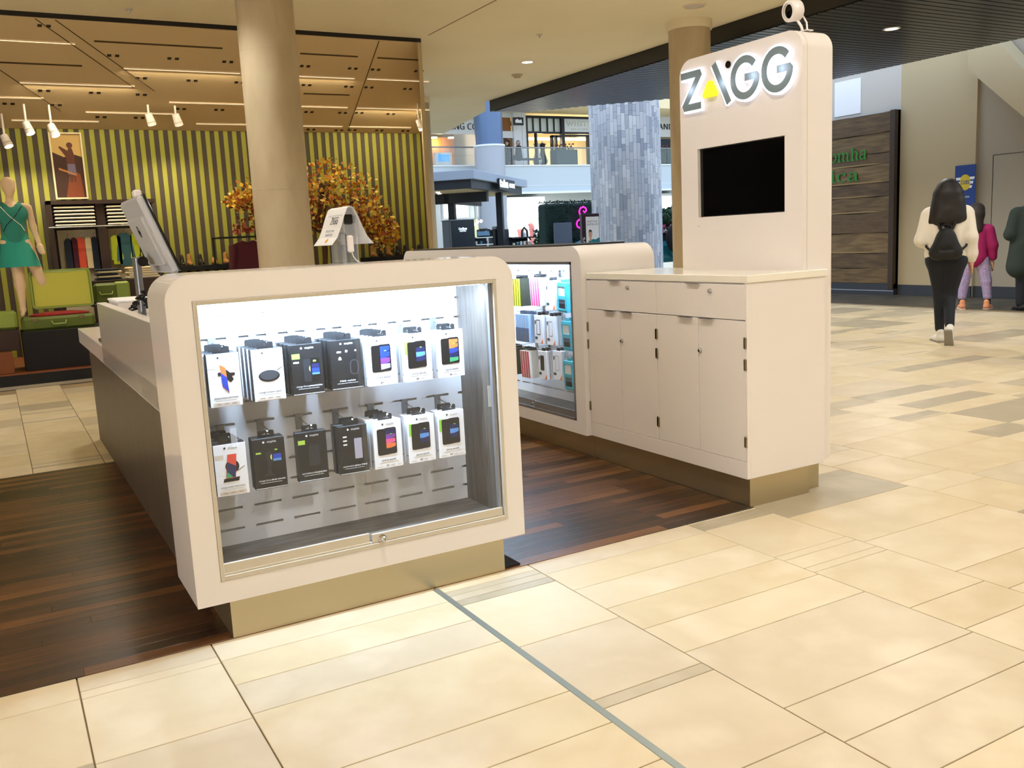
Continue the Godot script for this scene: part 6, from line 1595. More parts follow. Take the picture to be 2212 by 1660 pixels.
	for q in [[12.95, 0.1, 1], [13.08, 0.12, 2], [13.2, 0.14, 0], [13.32, 0.14, 0], [13.41, 0.14, 3], [13.52, 0.11, 0]]:
		var cu := thing("paper_cup", ["pale green cup at the left end of the bar's cup row", "blue cup second in the bar's cup row", "tall white cup third in the bar's cup row", "tall white cup fourth in the bar's cup row", "brown cup in the bar's cup row", "short white cup at the right end of the cup row"][n], "cup", V(q[0], 1.0, z - 0.12), "cups on the coffee bar")
		part("cup_body", G().lathe(P2([0, 1.0, 0.033, 1.0, 0.044, 1.0 + q[1], 0, 1.0 + q[1]]), 14, Transform3D(Basis(), V(q[0], 0, z - 0.12))), [M.cup_white, M.pale_green, M.tablet, M.cup_brown][q[2]], cu)
		part("cup_lid", G().lathe(P2([0.046, 1.0 + q[1], 0.046, 1.008 + q[1], 0.03, 1.015 + q[1], 0, 1.015 + q[1]]), 14, Transform3D(Basis(), V(q[0], 0, z - 0.12))), M.cup_white, cu)
		n += 1
	for q in [[11.72, "white"], [11.88, "blue"], [12.05, "dark"]]:
		single("tin", G().lathe(P2([0, 1.13, 0.035, 1.13, 0.035, 1.22, 0, 1.22]), 12, Transform3D(Basis(), V(q[0], 0, z - 0.15))), M.cup_white if q[1] == "white" else (M.tablet if q[1] == "blue" else M.kiosk_panel), "%s tin on the lower left shelf of the coffee bar" % q[1], "tin")
	n = 0
	for q in [[11.88, 1.77], [12.0, 1.79], [11.81, 1.7]]:
		var bl := thing("bulb", ["glowing round bulb, upper left of three over the till", "glowing round bulb, upper right of three over the till", "glowing round bulb, lowest of three over the till"][n], "lamp", V(q[0], q[1], z - 0.3))
		part("globe", G().ell(V(q[0], q[1], z - 0.3), Vector3.ONE * 0.045, 12), M.bulb_warm, bl)
		part("cord", G().cyl(V(q[0], q[1] + 0.04, z - 0.3), V(q[0], 2.55, z - 0.3), 0.004, 5), M.kiosk_black, bl)
		n += 1
	leafy("potted_shrub", "dark leafy shrub at the right end of the coffee bar", V(13.95, 0, z + 0.1), 0.3, 1.4, 0.9)
	# barista bending over the machine
	var pe := thing("person", "barista with dark curly hair and apron bending behind the coffee bar", "person", V(12.75, 0, z - 0.75))
	var o := V(12.75, 0, z - 0.75)
	part("body", G().body([[o + V(0, 1.44, 0.1), o + V(0, 1.38, 0.12), 0.1, 0.085], [o + V(0, 1.3, 0.05), o + V(0, 1.25, 0.02), 0.05, 0.06], [o + V(-0.17, 1.2, 0), o + V(0.17, 1.2, 0), 0.07, 0.07], [o + V(0, 1.15, 0), o + V(0, 0.8, -0.05), 0.15, 0.15], [o + V(-0.2, 1.18, 0), o + V(-0.24, 0.98, 0.12), 0.055, 0.045], [o + V(0.2, 1.18, 0), o + V(0.24, 0.98, 0.12), 0.055, 0.045], [o + V(-0.1, 0.8, -0.05), o + V(-0.1, 0.05, 0), 0.1, 0.06], [o + V(0.1, 0.8, -0.05), o + V(0.1, 0.05, 0), 0.1, 0.06]], 0.05, 0.02), mat("skin_light", "#c79a7c", 0.55), pe)
	part("hair", G().body([[o + V(0, 1.5, 0.06), o + V(0, 1.43, 0.03), 0.12, 0.12], [o + V(-0.08, 1.55, 0.02), o + V(0.09, 1.54, 0.04), 0.07, 0.08]], 0.05, 0.02), mat("hair_black", "#15110f", 0.6), pe)
	part("shirt", G().body([[o + V(-0.18, 1.19, 0), o + V(0.18, 1.19, 0), 0.085, 0.085], [o + V(0, 1.15, 0), o + V(0, 0.8, -0.05), 0.17, 0.17], [o + V(-0.2, 1.18, 0), o + V(-0.23, 1.05, 0.07), 0.07, 0.065], [o + V(0.2, 1.18, 0), o + V(0.23, 1.05, 0.07), 0.07, 0.065]], 0.05, 0.02), M.navy_cloth, pe)
	part("apron", G().span(o + V(-0.12, 0.85, 0.15), o + V(0.12, 1.17, 0.165), 0.004), M.tablet, pe)
	# hedge wall with a pink neon sign
	var h := thing("hedge_wall", "tall dark green hedge wall behind the pink neon sign", "hedge", V(12.4, 0, -16.3))
	part("core", G().span(V(11.3, 0, -16.5), V(13.6, 2.04, -16.1), 0.05), M.hedge_green, h)
	scatter("leaves", h, 2600, M.hedge_green, func(): return V(rng.randf_range(11.25, 13.6), rng.randf_range(0.6, 2.09), -16.09 + rng.randf() * 0.05) if rng.randf() < 0.8 else V(rng.randf_range(11.25, 13.6), 2.05 + rng.randf() * 0.04, rng.randf_range(-16.45, -16.1)), 0.03)
	var ns := thing("neon_sign", "pink neon curl sign glowing on the dark hedge wall", "sign", V(12.28, 1.4, -16.02))
	part("tube", G().tube(P3([12.42, 1.9, -16.02, 12.35, 1.94, -16.02, 12.26, 1.91, -16.02, 12.22, 1.83, -16.02, 12.24, 1.74, -16.02, 12.33, 1.69, -16.02]), 0.018, 8).tube(P3([12.42, 1.9, -16.02, 12.43, 1.84, -16.02, 12.38, 1.8, -16.02, 12.34, 1.84, -16.02]), 0.018, 8).tube(P3([12.25, 1.65, -16.02, 12.16, 1.6, -16.02, 12.13, 1.53, -16.02, 12.15, 1.46, -16.02, 12.26, 1.41, -16.02]), 0.018, 8), M.neon_pink, ns)
	part("mount", G().cyl(V(12.25, 1.66, -16.08), V(12.25, 1.66, -16.02), 0.008, 6), M.kiosk_black, ns)
	single("slate_board", G().span(V(11.37, 0.0, -15.9), V(11.87, 1.57, -15.84), 0.006), M.slate_board, "plain slate grey board standing before the hedge wall", "board")
	single("teal_ride", G().body([[V(11.95, 0.9, -15.7), V(12.35, 1.1, -15.7), 0.2, 0.14], [V(11.9, 0.5, -15.7), V(12.4, 0.5, -15.7), 0.3, 0.3]], 0.1, 0.04), M.teal_plastic, "low teal curved plastic seat beside the slate board", "seat")
	# poster stand with a portrait
	var pb := thing("poster_stand", "tall maroon poster stand with a smiling dark-haired woman in teal", "poster", V(9.78, 0, -12.0))
	part("case", G().span(V(9.57, 0, -12.08), V(9.985, 1.665, -12.0), 0.005), mat("maroon_case", "#2c1424", 0.4), pb)
	part("paper", G().span(V(9.66, 0.3, -12.0), V(9.97, 1.605, -11.996)), M.store_white, pb)
	text("lettering", "PROTECT YOUR", 0.034, 0.24, mat("maroon_ink", "#6a3a5c", 0.6), pb, south(V(9.815, 1.51, -11.9955) - pb.position))
	text("lettering", "SHOPPING CART", 0.034, 0.27, M.maroon_ink, pb, south(V(9.815, 1.455, -11.9955) - pb.position))
	part("shirt_print", G().prism(P2([9.67, 0.7, 9.97, 0.7, 9.97, 1.2, 9.88, 1.16, 9.83, 1.17, 9.77, 1.16, 9.71, 1.13, 9.67, 1.05]), south(V(0, 0, -11.996)), 0.001), M.teal_plastic, pb)
	part("face_print", G().prism(rrect4(9.72, 1.2, 9.795, 1.33, 0.037, 0.037, 6), south(V(0, 0, -11.9955)), 0.001).prism(P2([9.735, 1.14, 9.785, 1.14, 9.78, 1.22, 9.74, 1.22]), south(V(0, 0, -11.9956)), 0.001), M.skin_light, pb)
	part("hair_print", G().prism(P2([9.715, 1.28, 9.725, 1.34, 9.755, 1.36, 9.79, 1.34, 9.8, 1.27, 9.785, 1.31, 9.755, 1.32, 9.73, 1.31]), south(V(0, 0, -11.9945)), 0.001), M.hair_black, pb)
	var up := Transform3D(Basis(V(0, -1, 0), V(1, 0, 0), V(0, 0, 1)), V(9.605, 1.12, -11.999) - pb.position)
	text("lettering", "SANITIZE", 0.05, 0.5, M.store_white, pb, up.translated(V(0, -0.16, 0)))
	# flower truck
	var tr := thing("flower_truck", "old teal truck with a spare tyre, seen past the tiled column", "truck", V(15.6, 0, -16.3))
	part("body", G().span(V(14.3, 0.45, -17.2), V(18.2, 1.0, -15.6), 0.12), M.teal_plastic, tr)
	part("fender", G().body([[V(14.9, 0.75, -15.5), V(15.7, 0.8, -15.5), 0.22, 0.25]], 0.05, 0.04), M.teal_plastic, tr)
	part("spare_tyre", G().tube(ring_pts(V(14.72, 1.06, -15.25), 0.3, 24), 0.11, 10, true), M.rubber, tr)
	part("wheel_rim", G().lathe(P2([0.2, 0, 0.19, 0.03, 0.08, 0.04, 0.06, 0.07, 0, 0.07]), 24, Transform3D(Basis(V(1, 0, 0), V(0, 0, 1), V(0, -1, 0)), V(14.72, 1.06, -15.27))), M.grey_metal, tr)
	part("wheel", G().tube(ring_pts(V(15.3, 0.36, -15.45), 0.27, 24), 0.1, 10, true), M.rubber, tr)
	part("crate", G().span(V(14.4, 1.0, -16.9), V(17.8, 1.3, -15.75), 0.01), M.black_matte, tr)
	leafy("flower_bed", "green leaves with pink and white flowers heaped on the truck", V(15.1, 1.3, -15.9), 0.75, 0.5, 0.0)
	var ch := thing("wire_chair", "thin pale metal chair frame before the teal truck", "chair", V(14.5, 0, -14.6))
	part("back_frame", G().tube(P3([14.3, 0.0, -14.6, 14.35, 0.85, -14.6, 14.45, 0.88, -14.6, 14.62, 0.86, -14.6, 14.55, 0.45, -14.5, 14.5, 0.0, -14.4]), 0.014, 6), M.chrome, ch)
	part("seat", G().box(V(14.45, 0.45, -14.75), V(0.36, 0.02, 0.36), 0.005), M.grey_metal, ch)

func ring_pts(c: Vector3, r: float, n: int) -> PackedVector3Array:
	var p := PackedVector3Array()
	for i in n: p.append(c + V(cos(TAU * i / n), sin(TAU * i / n), 0) * r)
	return p

func scatter(called: String, parent: Node, count: int, m: Material, where: Callable, size: float) -> void:
	var leaf := G()
	leaf.quad(V(0, 0, 0), V(size * 0.5, size * 0.6, size * 0.1), V(0, size * 1.3, 0), V(-size * 0.5, size * 0.6, size * 0.1), V(0, 0, 1))
	leaf.quad(V(0, 0, -0.0006), V(size * 0.5, size * 0.6, size * 0.1 - 0.0006), V(0, size * 1.3, -0.0006), V(-size * 0.5, size * 0.6, size * 0.1 - 0.0006), V(0, 0, -1))
	var mm := MultiMesh.new()
	mm.transform_format = MultiMesh.TRANSFORM_3D
	mm.mesh = leaf.mesh(); mm.instance_count = count
	for i in count:
		mm.set_instance_transform(i, Transform3D(Basis.from_euler(V(rng.randf_range(-1.0, 1.0), rng.randf() * TAU, rng.randf_range(-2.0, 2.0))).scaled(Vector3.ONE * rng.randf_range(0.7, 1.4)), where.call() - world_of(parent)))
	var o := MultiMeshInstance3D.new()
	o.name = called; o.multimesh = mm; o.material_override = m
	parent.add_child(o, true)
	o.set_meta("kind", "stuff")

func leafy(called: String, label: String, p: Vector3, r: float, h: float, from: float) -> void:
	var t := thing(called, label, "plant", p)
	if from > 0.0: part("pot", G().lathe(P2([0, 0, 0.22, 0, 0.28, from, 0.24, from, 0, from - 0.05]), 18, Transform3D(Basis(), p)), M.kiosk_black, t)
	part("stem", G().cyl(p + V(0, maxf(0.0, from - 0.1), 0), p + V(0, from + (h - from) * 0.7, 0), 0.02, 6), M.bark, t)
	var put := func(): return p + V(rng.randfn() * r * 0.5, lerpf(from, h, rng.randf()), rng.randfn() * r * 0.35)
	scatter("leaves", t, 500, M.plant_leaf, put, 0.09)
	scatter("leaves", t, 260, mat("leaf_deep", "#16281a", 0.8) if not M.has("leaf_deep") else M.leaf_deep, put, 0.09)
	if from == 0.0:
		scatter("flowers", t, 160, mat("flower_pink", "#d9638c", 0.7), func(): return p + V(rng.randfn() * r * 0.4, rng.randf_range(-0.12, 0.1), 0.2 + rng.randf() * 0.1), 0.07)
		scatter("flowers", t, 120, M.dress_white, func(): return p + V(rng.randfn() * r * 0.4, rng.randf_range(-0.12, 0.1), 0.2 + rng.randf() * 0.1), 0.06)

# ---------------------------------------------------------------- people walking away
# Figures are written in their own axes: x to their right, y up, facing -z; the thing is then turned.
func piece(called: String, bones: Array, k: float, cell: float, m: Material, t: Node3D, extra: Geo = null) -> MeshInstance3D:
	var g := G().body(bones, k, cell)
	if extra: g.add(extra)
	return local(called, g.mesh(), m, t)

func hand(g: Geo, wrist: Vector3, dir: Vector3, out: Vector3, side: Vector3) -> void:      # palm and five bent fingers hanging from the wrist
	var b: Array = [[wrist, wrist + dir * 0.035, 0.022, 0.026], [wrist + dir * 0.04 + side * 0.018, wrist + dir * 0.08 + side * 0.026, 0.016, 0.012], [wrist + dir * 0.04 - side * 0.018, wrist + dir * 0.08 - side * 0.026, 0.016, 0.012]]
	var lens := [0.052, 0.062, 0.058, 0.045]
	for i in 4:
		var o := side * (0.03 - 0.02 * i)
		var a := wrist + dir * 0.083 + o
		var c: Vector3 = a + dir * lens[i] * 0.55 + out * 0.006
		b.append([a, c, 0.009, 0.0085]); b.append([c, c + dir * lens[i] * 0.4 + out * 0.022, 0.0085, 0.007])
	var th := wrist + dir * 0.03 + side * 0.028
	b.append([th, th + dir * 0.03 + side * 0.022 + out * 0.006, 0.012, 0.01]); b.append([th + dir * 0.03 + side * 0.022 + out * 0.006, th + dir * 0.06 + side * 0.02 + out * 0.014, 0.01, 0.008])
	g.add(G().body(b, 0.008, 0.004))

func head(g: Geo, c: Vector3, s: float, fwd: Vector3) -> void:       # c: middle of the skull; faces along fwd
	var r := fwd.cross(V(0, 1, 0)).normalized()
	var u := V(0, 1, 0)
	var b: Array = [[c + u * 0.02 * s - fwd * 0.015 * s, c + u * 0.01 * s + fwd * 0.015 * s, 0.085 * s, 0.08 * s], [c - u * 0.045 * s + fwd * 0.03 * s, c - u * 0.085 * s + fwd * 0.045 * s, 0.058 * s, 0.036 * s],
		[c - u * 0.005 * s + fwd * 0.09 * s, c - u * 0.032 * s + fwd * 0.105 * s, 0.009 * s, 0.013 * s], [c - u * 0.06 * s + fwd * 0.082 * s - r * 0.018 * s, c - u * 0.06 * s + fwd * 0.082 * s + r * 0.018 * s, 0.009 * s, 0.009 * s]]
	for e in [-1.0, 1.0]:
		b.append([c - u * 0.02 * s + r * 0.082 * s * e, c + u * 0.015 * s + r * 0.086 * s * e - fwd * 0.01 * s, 0.011 * s, 0.013 * s])
		b.append([c + u * 0.022 * s + fwd * 0.078 * s + r * 0.028 * s * e, c + u * 0.022 * s + fwd * 0.078 * s + r * 0.045 * s * e, 0.012 * s, 0.01 * s])
	g.add(G().body(b, 0.018 * s, 0.006))

func shoe(t: Node3D, ankle: Vector3, pitch: float, yaw: float, upper: Material, sole: Material, s := 1.0) -> void:
	var x := Transform3D(Basis(V(0, 1, 0), yaw) * Basis(V(1, 0, 0), pitch), ankle)
	var p := local("shoe", G().add(G().body([[V(0, -0.05, 0.035), V(0, -0.055, -0.06), 0.036 * s, 0.036 * s], [V(0, -0.055, -0.06), V(0, -0.068, -0.16), 0.036 * s, 0.027 * s], [V(0, 0.015, 0.025), V(0, -0.05, 0.02), 0.036 * s, 0.038 * s]], 0.025, 0.009), x).mesh(), upper, t)
	local("sole", G().add(G().prism(P2([-0.036 * s, 0.065, 0.036 * s, 0.065, 0.038 * s, 0.0, 0.042 * s, -0.11, 0.03 * s, -0.185, 0.0, -0.2, -0.032 * s, -0.185, -0.042 * s, -0.11, -0.036 * s, 0.0]), Transform3D(Basis(V(1, 0, 0), V(0, 0, 1), V(0, -1, 0)), V(0, -0.078, 0)), 0.024), x).mesh(), sole, p)

func people() -> void:
	mat("sweater_cream", "#e9e2d6", 0.95); mat("legging_black", "#101521", 0.8); mat("shoe_white", "#e6e2da", 0.6); mat("sole_grey", "#8f8a80", 0.8); mat("bag_black", "#0c0d11", 0.7)
	mat("coat_green", "#27332e", 0.9); mat("pink_jacket", "#a3175f", 0.8); mat("shoe_peach", "#e2996f", 0.7); mat("hair_brown", "#2b1f18", 0.65); mat("bag_green", "#177a45", 0.6)
	noisy(mat("pattern_legging", "#ffffff", 0.8), V(5, 5, 5), ["#5a3f9c", "#d9cfe0", "#3b6fb0", "#e7c6d2", "#8a4a9a", "#d8b8a8"], 131, 0.03, 2, 256)
	# woman with the backpack
	var t := thing("person", "person with long black hair, cream sweater and small black backpack walking away in white shoes", "person", V(7.86, 0, -2.93))
	t.rotation.y = deg_to_rad(-57.0)
	var g := G()
	var skin: Array = [[V(0, 1.36, 0), V(0, 1.44, -0.01), 0.048, 0.045], [V(-0.14, 1.33, 0), V(0.14, 1.33, 0), 0.05, 0.05], [V(0, 1.28, 0), V(0, 0.95, 0), 0.11, 0.1], [V(-0.07, 0.86, 0), V(0.07, 0.86, 0), 0.11, 0.11],
		[V(-0.19, 1.31, 0), V(-0.215, 1.06, 0.03), 0.045, 0.038], [V(-0.215, 1.06, 0.03), V(-0.14, 1.0, -0.19), 0.038, 0.028], [V(0.19, 1.31, 0), V(0.2, 1.06, 0.03), 0.045, 0.038], [V(0.2, 1.06, 0.03), V(0.225, 0.84, -0.02), 0.036, 0.026],
		[V(-0.08, 0.84, 0), V(-0.05, 0.47, -0.03), 0.085, 0.055], [V(-0.05, 0.47, -0.03), V(-0.045, 0.13, -0.02), 0.055, 0.035], [V(0.075, 0.84, 0), V(0.035, 0.47, -0.03), 0.085, 0.055], [V(0.035, 0.47, -0.03), V(0.055, 0.2, 0.2), 0.055, 0.035]]
	g.body(skin, 0.03, 0.013)
	head(g, V(0, 1.52, -0.02), 1.0, V(0.1, -0.05, -1).normalized())
	hand(g, V(0.227, 0.83, -0.02), V(0.02, -1, -0.05).normalized(), V(0, 0, -1), V(-0.3, 0, -0.95))
	hand(g, V(-0.15, 0.99, -0.22), V(0.5, 0.1, -0.85).normalized(), V(1, 0, 0.3).normalized(), V(0, 1, 0))
	local("body", g.mesh(), M.skin_light, t)
	piece("hair", [[V(0, 1.54, 0.0), V(0, 1.49, 0.02), 0.112, 0.118], [V(-0.03, 1.48, 0.03), V(-0.06, 1.26, 0.07), 0.108, 0.09], [V(0.04, 1.48, 0.03), V(0.08, 1.27, 0.07), 0.108, 0.088], [V(-0.07, 1.4, 0.05), V(-0.15, 1.22, 0.06), 0.07, 0.03], [V(0.08, 1.4, 0.05), V(0.16, 1.24, 0.05), 0.07, 0.03], [V(0.01, 1.32, 0.09), V(0.02, 1.16, 0.115), 0.06, 0.028]], 0.04, 0.011, M.hair_black, t)
	piece("sweater", [[V(-0.15, 1.31, 0), V(0.15, 1.31, 0), 0.068, 0.07], [V(-0.07, 1.25, 0.0), V(-0.075, 0.92, 0), 0.12, 0.115], [V(0.07, 1.25, 0.0), V(0.075, 0.92, 0), 0.12, 0.115], [V(-0.1, 0.9, 0), V(0.1, 0.9, 0), 0.1, 0.1], [V(-0.175, 1.29, 0), V(-0.225, 1.05, 0.03), 0.072, 0.07], [V(-0.225, 1.05, 0.03), V(-0.17, 0.985, -0.17), 0.07, 0.05], [V(0.175, 1.29, 0), V(0.215, 1.06, 0.03), 0.072, 0.066], [V(0.215, 1.06, 0.03), V(0.232, 0.9, -0.01), 0.066, 0.055], [V(0.232, 0.9, -0.01), V(0.23, 0.84, -0.02), 0.045, 0.042]], 0.035, 0.012, M.sweater_cream, t)
	piece("leggings", [[V(-0.075, 0.85, 0), V(0.075, 0.85, 0), 0.122, 0.122], [V(-0.08, 0.82, 0.02), V(-0.045, 0.47, -0.03), 0.1, 0.062], [V(-0.05, 0.47, -0.03), V(-0.045, 0.14, -0.02), 0.064, 0.044], [V(0.085, 0.82, 0.02), V(0.035, 0.47, -0.03), 0.105, 0.064], [V(0.035, 0.47, -0.03), V(0.055, 0.2, 0.2), 0.064, 0.044]], 0.03, 0.012, M.legging_black, t)
	shoe(t, V(-0.045, 0.09, -0.02), 0.0, deg_to_rad(22.0), M.shoe_white, M.sole_grey)
	shoe(t, V(0.06, 0.15, 0.24), deg_to_rad(-62.0), deg_to_rad(-8.0), M.shoe_white, M.sole_grey)
	var bp := thing("backpack", "small rounded black backpack on the back of the person in the cream sweater", "backpack", V(7.86, 0, -2.93))
	bp.rotation.y = t.rotation.y
	piece("bag_body", [[V(0, 1.08, 0.175), V(0, 1.0, 0.18), 0.085, 0.1], [V(-0.075, 0.92, 0.175), V(0.075, 0.92, 0.175), 0.075, 0.075], [V(-0.03, 1.04, 0.18), V(-0.07, 0.93, 0.18), 0.07, 0.075], [V(0.03, 1.04, 0.18), V(0.07, 0.93, 0.18), 0.07, 0.075]], 0.03, 0.01, M.bag_black, bp)
	piece("front_pocket", [[V(-0.05, 0.92, 0.24), V(0.05, 0.92, 0.24), 0.04, 0.04]], 0.01, 0.01, M.bag_black, bp)
	for s in [-1.0, 1.0]:
		local("strap", G().tube(PackedVector3Array([V(0.04 * s, 1.13, 0.14), V(0.09 * s, 1.24, 0.135), V(0.125 * s, 1.34, 0.085), V(0.14 * s, 1.385, 0.02), V(0.15 * s, 1.34, -0.07), V(0.16 * s, 1.15, -0.13)]), 0.0155, 8).mesh(), M.bag_black, bp)
		local("lower_strap", G().tube(PackedVector3Array([V(0.1 * s, 0.9, 0.15), V(0.18 * s, 0.98, 0.1), V(0.2 * s, 1.05, -0.05)]), 0.012, 6).mesh(), M.bag_black, bp)
	local("grab_loop", G().tube(PackedVector3Array([V(-0.05, 1.14, 0.17), V(-0.04, 1.185, 0.165), V(0.0, 1.2, 0.165), V(0.04, 1.185, 0.165), V(0.05, 1.14, 0.17)]), 0.008, 6).mesh(), M.bag_black, bp)
	# girl in a pink jacket
	t = thing("person", "child in a magenta jacket and patterned leggings standing beyond the backpack wearer", "person", V(11.12, 0, -4.78))
	t.rotation.y = deg_to_rad(-62.0)
	g = G()
	g.body([[V(0, 1.14, 0), V(0, 1.2, 0), 0.04, 0.04], [V(-0.11, 1.09, 0), V(0.11, 1.09, 0), 0.045, 0.045], [V(0, 1.05, 0), V(0, 0.75, 0), 0.1, 0.1], [V(-0.16, 1.08, 0), V(-0.2, 0.86, 0), 0.036, 0.03], [V(-0.2, 0.86, 0), V(-0.2, 0.66, -0.05), 0.03, 0.022], [V(0.16, 1.08, 0), V(0.2, 0.86, 0), 0.036, 0.03], [V(0.2, 0.86, 0), V(0.2, 0.66, -0.05), 0.03, 0.022], [V(-0.08, 0.68, 0), V(-0.13, 0.38, 0), 0.07, 0.05], [V(-0.13, 0.38, 0), V(-0.15, 0.08, 0), 0.048, 0.034], [V(0.08, 0.68, 0), V(0.14, 0.38, 0), 0.07, 0.05], [V(0.14, 0.38, 0), V(0.16, 0.08, 0), 0.048, 0.034]], 0.03, 0.014)
	head(g, V(0, 1.3, -0.01), 0.95, V(-0.2, 0, -1).normalized())
	hand(g, V(-0.2, 0.65, -0.05), V(0, -1, -0.1).normalized(), V(0, 0, -1), V(0.3, 0, -0.9))
	hand(g, V(0.2, 0.65, -0.05), V(0, -1, -0.1).normalized(), V(0, 0, -1), V(-0.3, 0, -0.9))
	local("body", g.mesh(), M.skin_light, t)
	piece("hair", [[V(0, 1.34, 0.01), V(0, 1.29, 0.03), 0.1, 0.1], [V(0, 1.26, 0.05), V(0.02, 1.08, 0.09), 0.095, 0.07]], 0.04, 0.013, M.hair_brown, t)
	piece("jacket", [[V(-0.13, 1.08, 0), V(0.13, 1.08, 0), 0.065, 0.065], [V(0, 1.03, 0), V(0, 0.72, 0), 0.14, 0.155], [V(-0.16, 1.07, 0), V(-0.21, 0.86, 0), 0.062, 0.06], [V(-0.21, 0.86, 0), V(-0.21, 0.7, -0.03), 0.055, 0.05], [V(0.16, 1.07, 0), V(0.21, 0.86, 0), 0.062, 0.06], [V(0.21, 0.86, 0), V(0.21, 0.7, -0.03), 0.055, 0.05]], 0.035, 0.014, M.pink_jacket, t)
	piece("leggings", [[V(-0.06, 0.68, 0), V(0.06, 0.68, 0), 0.1, 0.1], [V(-0.08, 0.66, 0), V(-0.13, 0.38, 0), 0.088, 0.066], [V(-0.13, 0.38, 0), V(-0.15, 0.17, 0), 0.066, 0.055], [V(0.08, 0.66, 0), V(0.14, 0.38, 0), 0.088, 0.066], [V(0.14, 0.38, 0), V(0.16, 0.17, 0), 0.066, 0.055]], 0.025, 0.013, M.pattern_legging, t)
	piece("socks", [[V(-0.15, 0.17, 0), V(-0.152, 0.07, 0), 0.042, 0.04], [V(0.16, 0.17, 0), V(0.162, 0.07, 0), 0.042, 0.04]], 0.01, 0.012, M.black, t)
	shoe(t, V(-0.15, 0.085, 0), 0.0, 0.3, M.shoe_peach, M.shoe_white)
	shoe(t, V(0.16, 0.085, 0), 0.0, -0.2, M.shoe_peach, M.shoe_white)
	# older person in a green coat
	t = thing("person", "person with short dark hair in a long dark green hooded coat at the right", "person", V(11.3, 0, -4.12))
	t.rotation.y = deg_to_rad(-40.0)
	g = G()
	g.body([[V(0, 1.33, 0), V(0, 1.4, -0.01), 0.05, 0.048], [V(-0.14, 1.28, 0), V(0.14, 1.28, 0), 0.05, 0.05], [V(0, 1.25, 0), V(0, 0.9, 0), 0.12, 0.12], [V(-0.2, 1.26, 0), V(-0.25, 1.0, 0.02), 0.045, 0.038], [V(-0.25, 1.0, 0.02), V(-0.16, 0.98, -0.2), 0.038, 0.028], [V(0.2, 1.26, 0), V(0.25, 1.0, 0.02), 0.045, 0.038], [V(0.25, 1.0, 0.02), V(0.24, 0.8, -0.08), 0.036, 0.028], [V(-0.09, 0.85, 0), V(-0.1, 0.46, 0), 0.09, 0.06], [V(-0.1, 0.46, 0), V(-0.1, 0.1, 0.01), 0.058, 0.04], [V(0.09, 0.85, 0), V(0.1, 0.46, 0), 0.09, 0.06], [V(0.1, 0.46, 0), V(0.1, 0.1, 0.03), 0.058, 0.04]], 0.03, 0.014)
	head(g, V(0, 1.5, -0.02), 1.0, V(-0.55, 0, -0.84).normalized())
	hand(g, V(-0.15, 0.98, -0.22), V(0.5, 0, -0.85).normalized(), V(1, 0, 0.3).normalized(), V(0, 1, 0))
	hand(g, V(0.24, 0.79, -0.08), V(0, -1, -0.1).normalized(), V(0, 0, -1), V(-0.3, 0, -0.9))
	local("body", g.mesh(), M.skin_light, t)
	piece("hair", [[V(0.015, 1.53, 0.0), V(0.02, 1.48, 0.015), 0.108, 0.1], [V(-0.02, 1.56, -0.04), V(0.03, 1.56, 0.02), 0.07, 0.075]], 0.04, 0.012, M.hair_brown, t)
	piece("coat", [[V(-0.17, 1.27, 0), V(0.17, 1.27, 0), 0.075, 0.075], [V(-0.06, 1.22, 0), V(-0.09, 0.85, 0), 0.14, 0.15], [V(0.06, 1.22, 0), V(0.09, 0.85, 0), 0.14, 0.15], [V(-0.11, 0.85, 0), V(-0.14, 0.58, 0.01), 0.15, 0.16], [V(0.11, 0.85, 0), V(0.14, 0.58, 0.01), 0.15, 0.16], [V(-0.2, 1.26, 0), V(-0.27, 1.0, 0.03), 0.08, 0.075], [V(-0.27, 1.0, 0.03), V(-0.19, 0.97, -0.16), 0.075, 0.055], [V(0.2, 1.26, 0), V(0.27, 1.0, 0.03), 0.08, 0.075], [V(0.27, 1.0, 0.03), V(0.25, 0.84, -0.06), 0.07, 0.055]], 0.04, 0.014, M.coat_green, t)
	piece("hood", [[V(-0.1, 1.31, 0.05), V(0.1, 1.31, 0.05), 0.06, 0.06], [V(0, 1.27, 0.1), V(0, 1.22, 0.12), 0.07, 0.05]], 0.04, 0.013, M.coat_green, t)
	piece("trousers", [[V(-0.1, 0.6, 0), V(-0.1, 0.46, 0), 0.085, 0.078], [V(-0.1, 0.46, 0), V(-0.1, 0.1, 0.01), 0.078, 0.066], [V(0.1, 0.6, 0), V(0.1, 0.46, 0), 0.085, 0.078], [V(0.1, 0.46, 0), V(0.1, 0.1, 0.03), 0.078, 0.066]], 0.02, 0.013, M.legging_black, t)
	shoe(t, V(-0.1, 0.085, 0.01), 0.0, 0.2, M.black, M.rubber, 1.05)
	shoe(t, V(0.1, 0.085, 0.03), 0.0, -0.1, M.black, M.rubber, 1.05)
	var gb := thing("shoulder_bag", "bright green bag at the side of the person in the dark green coat", "bag", V(11.3, 0, -4.12))
	gb.rotation.y = t.rotation.y
	local("bag_body", G().box(V(0.335, 0.93, 0.06), V(0.1, 0.24, 0.26), 0.04).mesh(), M.bag_green, gb)
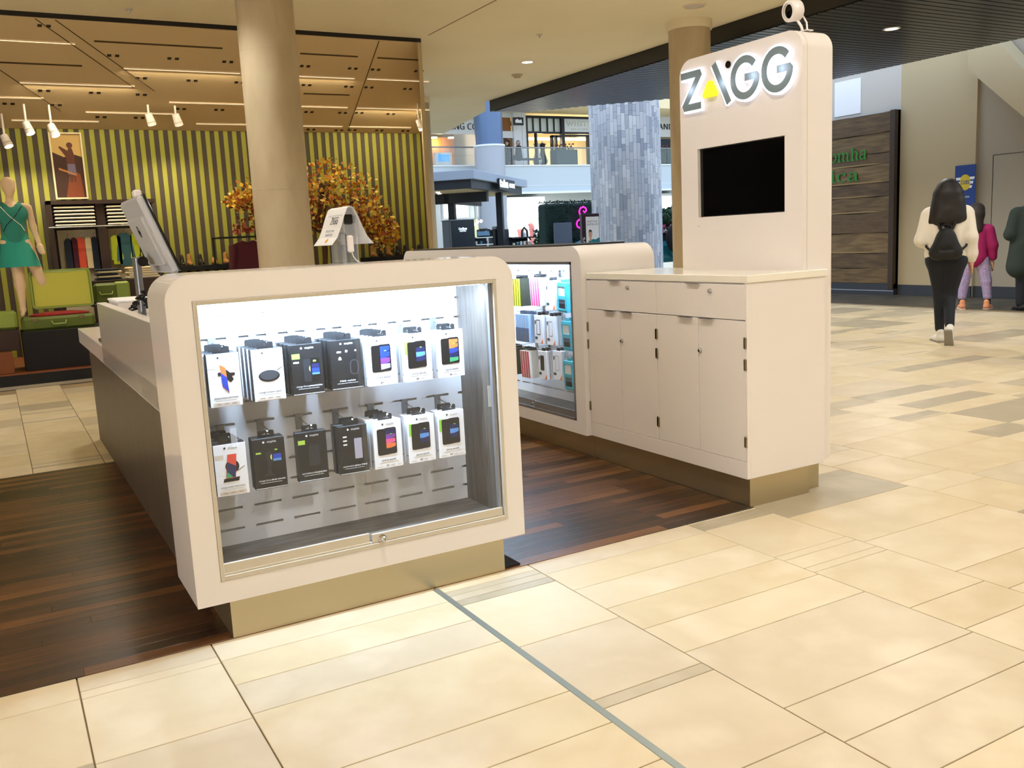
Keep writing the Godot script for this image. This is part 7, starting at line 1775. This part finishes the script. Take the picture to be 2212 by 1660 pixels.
	local("strap", G().tube(PackedVector3Array([V(0.34, 1.03, -0.04), V(0.3, 1.28, 0.0), V(0.22, 1.36, 0.03), V(0.3, 1.28, 0.09), V(0.34, 1.03, 0.15)]), 0.01, 6).mesh(), M.bag_green, gb)
	# two people seated on the upper floor
	for q in [[23.35, "person in dark clothes sitting at the left on the upper floor bench"], [23.95, "person with grey hair in dark coat sitting right on the upper floor bench"]]:
		var s := thing("person", q[1], "person", V(q[0], 4.87, -38.9))
		var h := G()
		var b := func(x: float, y: float, z: float) -> Vector3: return V(x, y, z)
		h.body([[V(0, 1.0, 0), V(-0.02, 1.1, 0), 0.05, 0.05], [V(0, 0.55, 0.05), V(0, 0.95, 0), 0.12, 0.1], [V(-0.05, 0.5, 0.05), V(-0.5, 0.5, 0.1), 0.08, 0.06], [V(-0.5, 0.5, 0.1), V(-0.5, 0.1, 0.08), 0.06, 0.045], [V(0.02, 0.95, 0.12), V(-0.2, 0.65, 0.15), 0.045, 0.035]], 0.04, 0.025)
		head(h, V(-0.02, 1.2, 0.0), 1.05, V(-1, -0.1, 0.2).normalized())
		local("body", h.mesh(), M.skin_light, s)
		piece("coat", [[V(0, 0.98, -0.12), V(0, 0.98, 0.16), 0.09, 0.09], [V(0, 0.5, 0.03), V(0, 0.95, 0.02), 0.2, 0.15], [V(-0.05, 0.48, 0.05), V(-0.5, 0.5, 0.1), 0.13, 0.09], [V(-0.5, 0.5, 0.1), V(-0.5, 0.12, 0.08), 0.085, 0.07], [V(0.02, 0.97, 0.16), V(-0.22, 0.66, 0.17), 0.08, 0.06]], 0.05, 0.03, M.black, s)
		piece("hair", [[V(0.02, 1.25, 0), V(0.04, 1.2, 0), 0.11, 0.1]], 0.03, 0.02, M.hair_black if q[0] < 23.6 else M.grey_metal, s)
	single("bench", G().span(V(22.9, 5.22, -39.2), V(25.2, 5.3, -38.7), 0.01).span(V(23.0, 4.87, -39.1), V(23.1, 5.22, -38.8)).span(V(25.0, 4.87, -39.1), V(25.1, 5.22, -38.8)), M.black_metal, "black bench under the two seated people on the upper floor", "bench")
